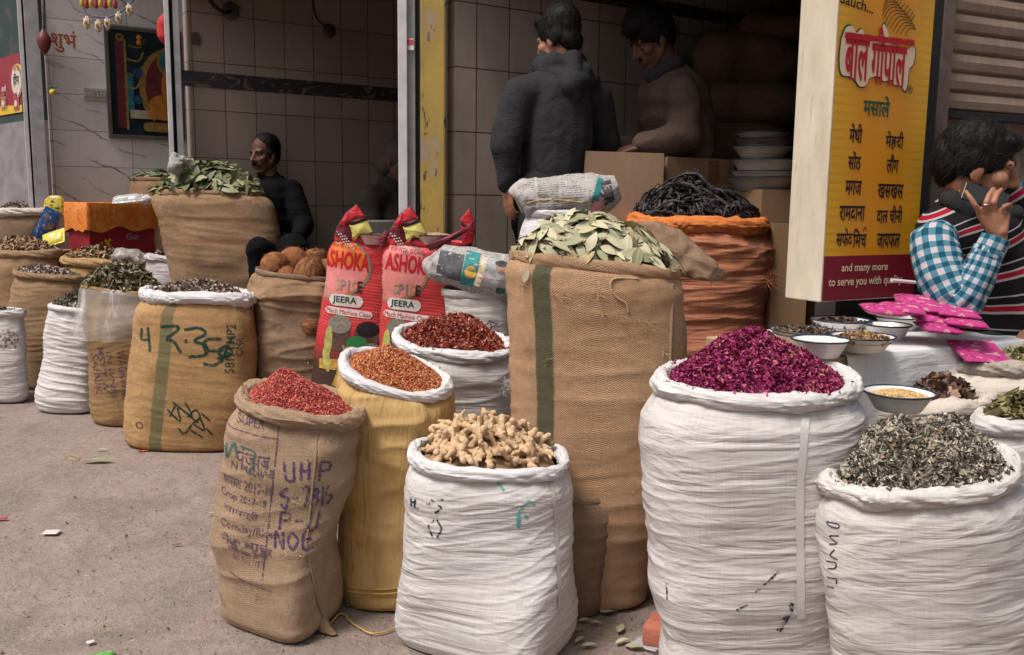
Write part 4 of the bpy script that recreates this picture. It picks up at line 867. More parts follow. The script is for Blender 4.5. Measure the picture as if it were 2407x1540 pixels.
heap('bay_leaf_heap', 'packed pale bay leaves under the loose ones in the tallest burlap sack', 'leaves', fb, rndmat('packed_bay_leaf', [(0.0, (0.09, 0.085, 0.04)), (0.5, (0.27, 0.26, 0.15)), (1.0, (0.44, 0.42, 0.28))]), [T_leaf(q) for q in range(4)], 420, 0.085, tilt=0.45, lift=-0.006)
fg = bay(S['18'], (500, 388), 80, leaf_grn, 'dull green bay leaf lying on the heap in the tall sack by the moustached man', 'bay leaves heaped in the tall sack by the shop front', p=1.7, size=1.05, inset=0.2, fill=1.2)
heap('bay_leaf_heap', 'packed green bay leaves under the loose ones in the tall sack', 'leaves', fg, rndmat('packed_green_leaf', [(0.0, (0.05, 0.055, 0.025)), (0.6, (0.16, 0.17, 0.085)), (1.0, (0.33, 0.33, 0.19))]), [T_leaf(q) for q in range(4)], 300, 0.13, tilt=0.5, lift=0.0)
f = S['18b'].dome((365, 408), fill=0.5, p=2, seed=4)
heap('bay_leaf_heap', 'bay leaves in the small sack behind the tall leaf sack', 'leaves', f, rndmat('pale_green_leaf', [(0.0, (0.06, 0.07, 0.03)), (0.6, (0.20, 0.21, 0.11)), (1.0, (0.36, 0.35, 0.22))]), [T_leaf(q) for q in range(4)], 60, 0.12, tilt=0.4, lift=0.01)
# ginger: every root an object
gm = NT('dried_ginger_skin', 0.85, 0.15); go = gm.obj(); g1 = gm.noise(gm.map(go, (90, 25, 25)), 1.0, 4, 0.6); g2 = gm.noise(go, 22, 3)
gcol = gm.mix(gm.step(g1, 0.35, 0.65), (0.33, 0.195, 0.10), (0.62, 0.43, 0.26)); gcol = gm.mix(gm.ma('MULTIPLY', gm.inst(), 0.35), gcol, (0.72, 0.56, 0.38))
ginger_m = gm.fin(gm.mix(gm.ma('MULTIPLY', gm.step(g2, 0.55, 0.75), 0.35), gcol, (0.28, 0.16, 0.08)), gm.bump(g1, 0.7, 0.006))
gp = []
for q in range(7):
    r_ = np.random.default_rng(q+50); pr = []; pts = [np.array([-0.042, 0, 0])]
    for i in range(4): pts.append(pts[-1]+np.array([0.02, r_.normal()*0.006, r_.normal()*0.004]))
    for i in range(4): pr.append(('c', pts[i], 0.0085+0.003*r_.random(), pts[i+1], 0.0085+0.003*r_.random()))
    for i in range(4):
        a = r_.uniform(0, 6.28); d = np.array([r_.normal()*0.6, math.cos(a), math.sin(a)*0.6]); b = pts[r_.integers(0, 5)]
        pr.append(('c', b, 0.0085, b+d*r_.uniform(0.012, 0.028), 0.0055))
    v, fc = blob(pr, 0.0042, 1, noise=lambda V: 0.0012*pn(V[:, 0]*160, V[:, 1]*160, V[:, 2]*160))
    me = bpy.data.meshes.new('ginger_root'); me.from_pydata([tuple(x) for x in v], [], fc); me.update(); me.materials.append(ginger_m)
    for p_ in me.polygons: p_.use_smooth = True
    gp.append(me)
f = S['4'].dome((1140, 992), fill=0.3, p=1.35, inset=1.5, lump=0.10, seed=5)
n = 120; rho = np.sqrt(np.linspace(0.0, 1, n))*0.93; th = (np.arange(n)*2.39996+0.4) % 6.2832; rho *= 0.93
pt, nr = frames(f, rho, th); Rm = rand_rot(n, nr, 0.45)
for i in range(n):
    place_mesh('ginger_root', gp[i % 7], pt[i]+nr[i]*rng.uniform(-0.004, 0.014), Rm[i], rng.uniform(0.75, 1.12), 'knobbly pale dried ginger root in the heap on the front centre white sack', 'ginger', 'dried ginger roots heaped in the front centre sack')
hv, hf = heap_mesh(f); hv = hv-Z*0.02
tag(mk('ginger_heap', hv, hf, plain('ginger_shadow', (0.30, 0.19, 0.10), 0.9, 0.3, 40, 0.5)), 'packed ginger under the loose roots', 'ginger', None, 'stuff')
# coconuts
cm = NT('coconut_fibre', 0.95, 0.1); co_ = cm.obj(); c1 = cm.noise(cm.map(co_, (50, 50, 7)), 1.0, 4, 0.65, 0.5); c2 = cm.noise(co_, 9, 3)
ccol = cm.mix(cm.step(c1, 0.35, 0.68), (0.09, 0.035, 0.016), (0.34, 0.165, 0.08)); ccol = cm.mix(cm.ma('MULTIPLY', cm.inst(), 0.5), ccol, (0.34, 0.12, 0.055))
coc_m = cm.fin(ccol, cm.bump(c1, 0.9, 0.012))
def coconut_mesh(sd):
    n_, q_ = 28, 20; a = np.arange(n_)*2*math.pi/n_; V = []
    for j in range(q_+1):
        ph = math.pi*j/q_; r = math.sin(ph)*(1-0.12*math.cos(ph)); z = -math.cos(ph)*1.12
        for t in a: V.append((r*math.cos(t), r*math.sin(t), z))
    V = np.array(V); V = V*(1+0.06*pn(V[:, 0]*2+sd, V[:, 1]*2, V[:, 2]*2))[:, None]*0.068
    Fm = [list(x) for x in gridfaces(n_, q_+1)]; o_n = len(V); hs_ = []; r_ = np.random.default_rng(sd)
    for _ in range(320):                                     # loose hairs
        i = r_.integers(n_, len(V)-n_); p0 = V[i]; d = V[i]/np.linalg.norm(V[i]); t = r_.normal(size=3); t -= d*np.dot(t, d); t /= np.linalg.norm(t)
        L = r_.uniform(0.015, 0.035); s_ = np.cross(d, t)*0.0010
        hs_.append((p0-s_, p0+s_, p0+t*L*0.6+d*L*0.35+s_*0.5, p0+t*L*0.6+d*L*0.35-s_*0.5))
    hv_ = np.array(hs_).reshape(-1, 3); Fm += [[o_n+4*i+j for j in range(4)] for i in range(len(hs_))]
    me = bpy.data.meshes.new('coconut'); me.from_pydata([tuple(x) for x in np.vstack([V, hv_])], [], Fm); me.update(); me.materials.append(coc_m)
    for p_ in me.polygons: p_.use_smooth = True
    return me
cms = [coconut_mesh(q) for q in range(3)]
def coco(px, py, Y, sc, label, q): 
    place_mesh('coconut', cms[q % 3], P(px, py, Y), rand_rot(1)[0], sc, label, 'coconut', 'husked coconuts in and on the burlap sack')
coco(645, 625, 4.90, 1.12, 'reddish coconut leftmost in the coconut sack', 0); coco(688, 620, 5.02, 1.25, 'coconut at the top back of the coconut sack', 1)
coco(728, 642, 4.86, 1.25, 'large front coconut with a pointed end in the coconut sack', 2); coco(738, 618, 5.08, 1.2, 'coconut at the back right of the coconut sack', 0)
coco(672, 652, 4.86, 0.9, 'small coconut low between two larger ones in the sack', 1); coco(770, 640, 5.0, 1.1, 'coconut half hidden behind the red printed sack', 2)
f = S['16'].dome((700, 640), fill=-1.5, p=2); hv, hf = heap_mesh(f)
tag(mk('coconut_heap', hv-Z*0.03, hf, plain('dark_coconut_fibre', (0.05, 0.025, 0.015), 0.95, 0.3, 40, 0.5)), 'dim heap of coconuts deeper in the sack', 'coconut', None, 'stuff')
h = S['16'].hit(735, 770)
if h is not None: place_mesh('coconut', cms[1], h+S['16'].vd*0.035, rand_rot(1)[0], 0.85, 'coconut poking through the torn hole low in the coconut sack', 'coconut', 'husked coconuts in and on the burlap sack')
# black roots: a tangle of twisted strips
f = S['13'].dome((1618, 462), fill=0.3, p=2.4, inset=0.6, lump=0.45, seed=7)
rm = rndmat('black_dried_root', [(0.0, (0.010, 0.008, 0.010)), (0.5, (0.025, 0.018, 0.022)), (0.85, (0.055, 0.040, 0.045)), (1.0, (0.10, 0.075, 0.075))], 0.55, 0.4, 0.4)
mb = MB(); rr_ = []; hv, hf = heap_mesh(f, jit=0.006); mb.add(hv-Z*0.02, hf); rr_.append(np.zeros(len(hv)))
for i in range(520):
    rho, t0 = math.sqrt(rng.random())*1.0, rng.random()*6.28; L = rng.uniform(0.14, 0.36); d = rng.normal(size=2); d /= np.linalg.norm(d); pts = []
    cur = rng.normal()*2.2; lft = abs(rng.normal())*1.1; x, y = rho*math.cos(t0), rho*math.sin(t0)
    for j in range(9):
        a = cur*(j/8-0.5); dx, dy = d[0]*math.cos(a)-d[1]*math.sin(a), d[0]*math.sin(a)+d[1]*math.cos(a)
        x += dx*L/8/0.30; y += dy*L/8/0.24; r = min(1.04, math.hypot(x, y)); th_ = math.atan2(y, x)
        p = f(np.array([r]), np.array([th_]))[0]; pts.append(p+Z*(0.006+0.032*lft*math.sin(math.pi*j/8)+0.012*rng.random()))
    pts = np.array(pts); wd = rng.uniform(0.004, 0.012); b = mb.n
    q = 4; T = np.gradient(pts, axis=0); T /= np.linalg.norm(T, axis=1)[:, None]+1e-9; N0 = np.cross(T, Z); N0 /= np.linalg.norm(N0, axis=1)[:, None]+1e-9; B0 = np.cross(T, N0); rings_ = []
    for j in range(9):
        w_ = wd*math.sin(math.pi*(0.1+0.8*j/8)); tw = i+j*0.7
        for kk in range(q): a = tw+kk*math.pi/2; rings_.append(pts[j]+N0[j]*w_*math.cos(a)*(1 if kk % 2 else 0.45)+B0[j]*w_*math.sin(a)*(1 if kk % 2 else 0.45))
    mb.add(rings_, gridfaces(q, 9)); rr_.append(np.full(9*q, rng.random()))
for i in range(26):                                          # the strips that stand up at the top
    b = P(1630+rng.normal()*16, 470, 4.05); tip = P(1630+rng.normal()*9, 398+abs(rng.normal())*26, 4.05+rng.normal()*0.02)
    pts = curve_pts([b, (b*0.5+tip*0.5)+rng.normal(size=3)*0.014, tip, tip+V3([-0.035, 0, -0.03])*rng.random()], 10); n0 = mb.n
    mb.tube(pts, np.linspace(0.006, 0.003, 10), 5); rr_.append(np.full(mb.n-n0, 0.4+0.6*rng.random()))
Vt = np.concatenate(mb.V)
tag(mk('dried_roots', Vt, mb.F, rm, rnd=np.concatenate(rr_)), 'tangled black dried roots piled on the orange sack', 'roots', None, 'stuff')
# ---------------------------------------------------------------- shop sign
DEV = lambda c, r=0.6: plain('sign_ink_%d' % (sum(int(x*1000) for x in c)), c, r, 0.04, 30)
ink_red, ink_black, ink_green, ink_cream, ink_white = DEV((0.42, 0.012, 0.02)), DEV((0.022, 0.014, 0.022)), DEV((0.01, 0.085, 0.055)), DEV((0.72, 0.50, 0.27)), DEV((0.74, 0.60, 0.42))
SGU = V3([0.875, 0.484, 0]); SGN = V3([-0.484, 0.875, 0])            # along the sign face / into the sign
SG0 = P(1928, 711, 3.2)                                               # lower left corner of the face
SGW = 0.0; 
def sgp(px, py): return PW(px, py, SG0, SGN)
pr_ = sgp(2145, 700); SGW = float(np.dot(pr_-SG0, SGU)); SGZ = SG0[2]; SGH = 1.25; SGD = 0.17
def sg2(px, py):
    p = sgp(px, py); return float(np.dot(p-SG0, SGU)), p[2]-SGZ
SGM = sg2(2040, 600)[1]
sg = empty('shop_sign', SG0+SGU*SGW/2+SGN*SGD/2, 'yellow box sign lettered in Hindi with a maroon foot and cream sides', 'sign')
def sign_face_mat():
    t = NT('printed_yellow_film', 0.45, 0.4); uv = t.uv(); x = t.xyz(uv)
    n1 = t.noise(t.map(uv, (6, 60, 1)), 1.0, 2); wav = t.ma('SINE', t.ma('ADD', t.ma('MULTIPLY', x[1], 6.2832/0.030), t.ma('MULTIPLY', t.noise(t.map(uv, (30, 2, 1)), 1.0, 2), 1.2)))
    xx = t.ma('ABSOLUTE', t.ma('SUBTRACT', t.ma('DIVIDE', x[0], SGW), 0.5)); eg = t.step(xx, 0.22, 0.44)
    c = t.mix(eg, (0.66, 0.27, 0.012), (0.70, 0.38, 0.015)); c = t.mix(t.ma('MULTIPLY', t.ma('MULTIPLY', eg, t.step(wav, 0.1, 0.9)), 0.4), c, (0.52, 0.22, 0.015))
    g = t.noise(t.map(uv, (3, 3, 1)), 1.0, 5); c = t.mix(t.ma('MULTIPLY', t.step(g, 0.48, 0.75), 0.32), c, (0.36, 0.20, 0.06)); g2 = t.noise(t.map(uv, (14, 5, 1)), 1.0, 5, 0.7); c = t.mix(t.ma('MULTIPLY', t.step(g2, 0.58, 0.75), 0.3), c, (0.60, 0.42, 0.20)); g3 = t.noise(t.map(uv, (40, 40, 1)), 1.0, 4, 0.7); c = t.mix(t.ma('MULTIPLY', t.step(g3, 0.66, 0.72), 0.5), c, (0.20, 0.12, 0.06))
    c = t.mix(t.ma('LESS_THAN', x[1], SGM), c, (0.19, 0.010, 0.025)); return t.fin(c)
def side_mat():
    t = NT('dirty_cream_sheet', 0.6, 0.3); o = t.obj(); b = t.noise(t.map(o, (10, 10, 3)), 1.0, 5, 0.65); s_ = t.noise(t.map(o, (40, 40, 6), (1, 4, 0)), 1.0, 4, 0.6)
    c = t.mix(t.step(b, 0.35, 0.75), (0.66, 0.57, 0.46), (0.50, 0.41, 0.31)); c = t.mix(t.ma('MULTIPLY', t.step(s_, 0.6, 0.75), 0.6), c, (0.25, 0.18, 0.13))
    return t.fin(c, t.bump(b, 0.35, 0.02))
mbs = MB(); mbs.obox(SG0+SGU*SGW/2+SGN*(SGD/2+0.002)+Z*SGH/2, SGU*SGW/2, SGN*SGD/2, Z*SGH/2, 0.004); mbs.build('box', side_mat(), sg)
fv = [SG0-SGN*0.003+SGU*a+Z*b for a, b in ((0.003, 0.004), (SGW-0.003, 0.004), (SGW-0.003, SGH), (0.003, SGH))]
mk('face', fv, [(0, 1, 2, 3)], sign_face_mat(), sg, uv=[(0, 0.004), (SGW, 0.004), (SGW, SGH), (0, SGH)], smooth=False)
def on_sign(name, V2, F, m, px, py, sc, rot=0.0, lift=0.005):
    a, b = sg2(px, py); c_, s_ = math.cos(rot), math.sin(rot)
    V = [SG0-SGN*lift+SGU*(a+(x*c_-y*s_)*sc)+Z*(b+(x*s_+y*c_)*sc) for x, y in V2]
    return mk(name, V, F, m, sg, smooth=False)
def sign_text(body, m, px, py, hpx, wpx=None, bold=0.012, lift=0.005, extra=None, rot=0.0):
    """text whose letters stand hpx high and the line wpx wide (photo pixels)"""
    V2, F = text_2d(body, bold, 1.0, 9.0)
    d = np.linalg.norm(sgp(px, py)-EYE); w0 = V2[:, 0].max()-V2[:, 0].min(); h0 = V2[:, 1].max()-V2[:, 1].min()
    a0, _ = sg2(px-wpx/2, py); a1, _ = sg2(px+wpx/2, py); sy = sg2(px, py-hpx/2)[1]-sg2(px, py+hpx/2)[1]
    V3_ = V2*np.array([(a1-a0)/w0, sy/h0]); F = list(F)
    if extra:
        e, ef = ribbon_2d([[(q[0]*(a1-a0), q[1]*sy) for q in l] for l in extra], sy*0.11); F = F+[[i+len(V3_) for i in f_] for f_ in ef]; V3_ = np.vstack([V3_, e])
    return on_sign('lettering', V3_, F, m, px, py, 1.0, rot, lift)
# name panel: cream cloud with green edge, red lettering
def cloud(s):
    top = [(-1.0, 0.55), (-0.9, 0.92), (-0.75, 1.0), (-0.62, 0.80), (-0.5, 0.95), (-0.35, 0.72), (-0.1, 0.68), (0.0, 0.8), (0.08, 1.22), (0.2, 1.05), (0.3, 0.62), (0.5, 0.55), (0.75, 0.45), (0.92, 0.62), (1.02, 0.45), (0.98, -0.02), (0.88, -0.2), (0.86, -0.72)]
    bot = [(0.80, -0.98), (0.66, -0.80), (0.5, -0.80), (0.38, -0.64), (0.2, -0.72), (0.05, -0.58), (-0.2, -0.66), (-0.28, -0.92), (-0.45, -0.98), (-0.58, -0.78), (-0.75, -0.68), (-0.95, -0.62), (-1.02, -0.1)]
    p = curve_pts([(x, y, 0) for x, y in top+bot+[top[0]]], 120)[:-1, :2]*s; return p
V2 = cloud(np.array([1.0, 1.0])); n_ = len(V2); a0, b0_ = sg2(1974, 135); a1, b1_ = sg2(2147, 135); hw_ = (a1-a0)/2; hh_ = (sg2(2060, 70)[1]-sg2(2060, 208)[1])/2
rt_ = -0.0
def poly_sign(name, V2, m, px, py, sx, sy, lift):
    V = np.array(V2)*[sx, sy]; return on_sign(name, V, [list(range(len(V)))], m, px, py, 1.0, rt_, lift)
poly_sign('panel_edge', V2*[1.03, 1.05], ink_green, 2060, 141, hw_, hh_, 0.005); poly_sign('panel', V2, DEV((0.72, 0.55, 0.40)), 2060, 141, hw_, hh_, 0.0065)
sign_text('बाल', ink_red, 2009, 141, 104, 56, 0.022, 0.0085); sign_text('गोपाल', ink_red, 2085, 137, 138, 82, 0.022, 0.0085)
a_, b_ = sg2(2058, 96)
fl = MB(); e0 = sg2(1980, 84); e1 = sg2(2143, 103)
V2, F2 = ribbon_2d([[(e0[0], e0[1]), ((e0[0]+e1[0])/2, (e0[1]+e1[1])/2), (e1[0], e1[1])]], 0.020)
mk('flute', [SG0-SGN*0.0105+SGU*x+Z*y for x, y in V2], F2, ink_red, sg, smooth=False)
sign_text('मसाले', ink_green, 2058, 250, 50, 62, 0.02)
sign_text('®', ink_black, 2136, 211, 18, 12, 0.0)
cols = [('मेंथी', 2009, 314, 46, 30), ('सोंठ', 2006, 378, 44, 30), ('मगज', 2003, 442, 34, 38), ('रामदाना', 2000, 503, 38, 60), ('मेहन दी', 2099, 331, 44, 42), ('लौंग', 2095, 385, 44, 28), ('खसखस', 2090, 450, 34, 60), ('दाल चीनी', 2088, 505, 44, 60), ('जायफल', 2085, 566, 34, 54)]
for body, px, py, hp, wp in cols:
    if 'न द' in body:                                       # half n joined to d
        sign_text('मेह', ink_black, px-8, py, hp, 25, 0.02); sign_text('दी', ink_black, px+14, py+0.5, hp, 15, 0.02)
        on_sign('lettering', *ribbon_2d([[(-0.012, 0.0), (0.004, -0.002), (0.008, -0.006)], [(-0.012, 0.012), (0.012, 0.012)]], 0.0042), ink_black, px+5, py+2, 1.0)
    else: sign_text(body, ink_black, px, py, hp, wp, 0.02)
sign_text('सफेद', ink_black, 1982, 559, 44, 38, 0.02)
sign_text('िमच', ink_black, 2018, 560, 44, 32, 0.02, extra=None)
on_sign('lettering', *ribbon_2d([[(-0.006, -0.004), (-0.002, 0.007), (0.006, 0.008), (0.008, 0.001)]], 0.004), ink_black, 2029, 541, 1.0)
sign_text('and many more', ink_white, 2030, 630, 24, 108, 0.012); sign_text('to serve you with quality', ink_white, 2033, 662, 26, 172, 0.012)
sign_text('Sauch...', ink_black, 2012, 8, 26, 80, 0.01, rot=-0.12)
# feather: quill with barbs
q0 = [sg2(2088, -12), sg2(2110, 15), sg2(2135, 45), sg2(2150, 72)]; q0 = [(a, b) for a, b in q0]; qc = curve_pts([(a, b, 0) for a, b in q0], 26)[:, :2]; ln_ = [list(map(tuple, qc[::5]))]
for i in range(2, 26, 2):
    t_ = i/25; p_ = qc[i]; L_ = 0.10*math.sin(math.pi*(0.15+0.8*(1-t_)))
    ln_.append([tuple(p_), (p_[0]-L_*0.6, p_[1]-L_*0.05), (p_[0]-L_, p_[1]-L_*0.5)])
    if i < 20: ln_.append([tuple(p_), (p_[0]+L_*0.2, p_[1]+L_*0.25)])
V2, F2 = ribbon_2d(ln_, 0.0030); V2[:, 0] = np.clip(V2[:, 0], 0.01, SGW-0.005); mk('feather', [SG0-SGN*0.0055+SGU*x+Z*y for x, y in V2], F2, DEV((0.07, 0.04, 0.02)), sg, smooth=False)
# fluorescent-like pale rod sticking out behind the sign's foot
pa, pb_ = P(2095, 659, 3.08), P(2150, 664, 3.12)
tag(MB().tube([pa, (pa+pb_)/2, pb_], 0.006, 8).build('rod', metal_l), 'thin pale metal rod crossing the maroon foot of the sign', 'rod')
# ---------------------------------------------------------------- enamel bowls
enamel = plain('white_enamel', (0.74, 0.72, 0.69), 0.22, 0.08, 25, 0.0, 0.5); chipped = NT('chipped_dark_rim', 0.4, 0.4); cn = chipped.noise(chipped.obj(), 26, 4)
rim_blue = chipped.fin(chipped.mix(chipped.step(cn, 0.56, 0.6), (0.012, 0.03, 0.07), (0.03, 0.012, 0.01)))
gB = 'enamel bowls of spices'
def bowl(px, py, wpx, Y, label, fill=None, hr=0.30, z=None, tiltm=None, group=gB, content=None, em=None, lvl=0.62, rimm=None):
    """px, py: centre of the rim; wpx: rim width in the picture"""
    c = P(px, py, Y); r = px_m(wpx, Y)/2; h = r*2*hr
    o = empty('enamel_bowl', c-Z*h, label, 'bowl', group)
    pr = [(0.001, -h), (r*0.62, -h), (r*0.66, -h+0.004), (r*0.78, -h*0.55), (r*0.92, -h*0.12), (r*0.985, -0.002), (r, 0.0), (r*0.995, 0.003), (r*0.97, 0.0), (r*0.90, -h*0.14), (r*0.75, -h*0.56), (r*0.60, -h*0.9), (0.001, -h*0.92)]
    V, Fc = lathe(pr, c, 56); mk('bowl_body', V, Fc, em or enamel, o)
    t = np.arange(57)*2*math.pi/56; MB().tube([c+r*0.993*V3([math.cos(a), math.sin(a), 0.0])+Z*0.001 for a in t], 0.0030 if r < 0.2 else 0.004, 6, False).build('rolled_rim', rimm or rim_blue, o, smooth=True)
    if fill:
        m, tm, n_, sz, lab, ht = fill; rr0 = r*(0.62+0.34*lvl)*0.98; z0 = -h*(1-lvl)
        fn = lambda rho, th: c+Z*z0+np.stack([rr0*np.asarray(rho)*np.cos(th), rr0*np.asarray(rho)*np.sin(th), ht*(1-np.abs(rho)**1.6)+0*th+0.25*ht*pn(np.asarray(rho)*np.cos(th)*3, np.asarray(rho)*np.sin(th)*3, px)], -1)
        heap('grain', lab, 'spice', fn, m, tm, n_, sz, lift=0.001)
    return o
# table with a white cloth
TY = 3.1; TZ = P(2150, 800, TY)[2]
wood = NT('rough_crate_wood', 0.8, 0.2); wn_ = wood.noise(wood.map(wood.obj(), (6, 40, 40)), 1.0, 4); wood_m = wood.fin(wood.mix(wn_, (0.36, 0.25, 0.15), (0.56, 0.43, 0.29)), wood.bump(wn_, 0.4, 0.006))
TU = V3([0.90, 0.436, 0]); TN = V3([-0.436, 0.90, 0])
tq = G(1985, 833, TZ); tw_ = float(np.dot(G(2292, 765, TZ)-tq, TU)); td = 0.52
tb = empty('table', tq+TU*tw_/2+TN*td/2-Z*TZ, 'low crate table carrying enamel bowls and pink packets', 'table')
MB().obox(tq+TU*(tw_/2-0.06)+TN*td/2-Z*0.03, TU*(tw_/2+0.075), TN*(td/2), Z*0.02, 0.004).build('tabletop', wood_m, tb)
for a in (-0.10, tw_-0.015):
    for b in (0.03, td-0.03): MB().obox(tq+TU*a+TN*b-Z*(0.05+(TZ-0.05)/2), TU*0.02, TN*0.02, Z*((TZ-0.05)/2), 0.003).build('leg', wood_m, tb)
for a in (tw_-0.004,): MB().obox(tq+TU*a+TN*td/2-Z*0.12, TU*0.008, TN*td/2, Z*0.07, 0.003).build('end_board', wood_m, tb)
# cloth: over the top and hanging in front
cl_n = 60; V = []; uvc = []
path = [(td, 0.0), (td*0.6, 0.0), (td*0.2, 0.0), (0.01, -0.002), (-0.010, -0.012), (-0.014, -0.05), (-0.018, -0.10), (-0.022, -0.16), (-0.026, -0.215)]
pp = curve_pts([(a, b, 0) for a, b in path], 44); cl_w = tw_-0.03
for i in range(cl_n+1):
    s_ = i/cl_n
    for j, (a, b, _) in enumerate(pp):
        hang = max(0, -b); drop = 1.15-0.55*s_**2; ripple = 0.035*hang/0.2*float(pn(s_*7, hang*3, 2.0))+0.012*hang/0.2*float(pn(s_*20, hang*8, 5.0))
        top = 0.002*float(pn(s_*9, a*9, 1.0)); V.append(tq+TU*(cl_w*s_)+TN*(a+min(0, ripple*1.6-hang*0.05))+Z*(b*drop+0.001+top)); uvc.append((s_*cl_w, a-b))
cloth_m = woven('white_table_sheet', (0.70, 0.71, 0.73), dirty=0.12, crease=0.7, rough=0.5)
tag(mk('tablecloth', V, gridfaces(len(pp), cl_n+1, False), cloth_m, uv=uvc), 'white plastic sheet hanging over the crate table', 'tablecloth')
grain_y = rndmat('yellow_grain', [(0.0, (0.45, 0.28, 0.11)), (0.5, (0.66, 0.45, 0.20)), (1.0, (0.75, 0.58, 0.34))])
brownb = rndmat('brown_bark', [(0.0, (0.05, 0.03, 0.02)), (0.6, (0.16, 0.10, 0.07)), (1.0, (0.28, 0.19, 0.13))]); tanp = rndmat('tan_petal', [(0.0, (0.16, 0.08, 0.04)), (0.6, (0.36, 0.21, 0.11)), (1.0, (0.48, 0.30, 0.16))])
stk = [T_stick()]; shs = [T_sheet(4, 3, 0.5, 1.0, q, False) for q in range(3)]
def TB(px, py): return G(px, py, TZ+0.055)[1]
bowl(2112, 922, 164, G(2112, 922, 0.80)[1], 'enamel bowl of yellow grain resting on the cream sack rim', (grain_y, seeds, 2600, 0.006, 'yellow grain filling the bowl on the sack rim', 0.022), 0.26, lvl=0.72)
bowl(1928, 798, 135, TB(1928, 798), 'empty looking white bowl at the front left table corner', (plain('white_powder', (0.72, 0.68, 0.62), 0.9, 0.05, 60), seeds, 200, 0.006, 'pale powder in the front left bowl', 0.004), 0.30, lvl=0.7)
bowl(2027, 790, 148, TB(2027, 790), 'wide bowl of tan curled flowers at the front of the table', (tanp, shs, 260, 0.02, 'tan curled flowers in the wide front bowl', 0.018), 0.24, lvl=0.75)
bowl(1886, 776, 150, TB(1886, 776)+0.02, 'bowl of thin brown pods left of the other bowls', (brownb, [T_sheet(4, 3, 0.3, 0.6, 2)], 260, 0.026, 'thin brown pods in the leftmost bowl', 0.012), 0.2, lvl=0.85)
bowl(1976, 752, 136, TB(1976, 752)+0.02, 'bowl of dark brown bark pieces at the back of the table', (brownb, shs, 200, 0.026, 'dark bark pieces in the back bowl', 0.012), 0.26, lvl=0.7)
bowl(2084, 763, 110, TB(2084, 763)+0.02, 'deep bowl holding a little pale green seed beside the packets', (rndmat('green_seed', [(0.0, (0.36, 0.38, 0.08)), (1.0, (0.6, 0.6, 0.25))]), seeds, 400, 0.006, 'pale green seed low in the deep bowl', 0.006), 0.34, lvl=0.3)
bowl(2112, 745, 108, TB(2112, 745)+0.06, 'empty white bowl touching the pile of pink packets', None, 0.34)
gp_ = 'bowls on the red printed sacks'
pinkish = plain('pinkish_enamel', (0.62, 0.45, 0.42), 0.3, 0.1, 25)
bowl(878, 551, 70, 4.42, 'pinkish enamel bowl on the left red printed sack', None, 0.34, em=pinkish, group=gp_, rimm=black)
bowl(1020, 553, 96, 4.15, 'pinkish enamel bowl of pale powder on the right red printed sack', (plain('fawn_powder', (0.52, 0.38, 0.28), 0.9, 0.15, 60), seeds, 900, 0.005, 'fawn powder in the bowl on the red sack', 0.016), 0.36, em=pinkish, group=gp_, lvl=0.93, rimm=black)
# stacked bowls on the cartons
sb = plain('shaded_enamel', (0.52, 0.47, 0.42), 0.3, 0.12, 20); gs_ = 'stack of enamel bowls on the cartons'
for q, (px, py, wp, lab, hr) in enumerate([(1796, 418, 178, 'lowest wide bowl of the stack on the cartons', 0.19), (1800, 404, 168, 'second bowl from the bottom of the stack', 0.16), (1796, 377, 158, 'third bowl of the stack, holding dark bits', 0.2), (1792, 346, 140, 'fourth bowl of the stack with red bits under it', 0.2), (1795, 328, 132, 'second bowl from the top of the stack, dark inside', 0.22), (1792, 314, 122, 'topmost bowl of the stack', 0.18)]):
    bowl(px, py, wp, 4.2, lab, None if q not in (2, 4) else (brownb, seeds, 300, 0.012, 'dark bits showing in the stacked bowls' if q == 2 else 'dark bits in the upper stacked bowl', 0.012), hr, em=sb if q != 4 else plain('brown_stained_enamel', (0.20, 0.13, 0.10), 0.4, 0.2, 20), group=gs_, lvl=0.9)
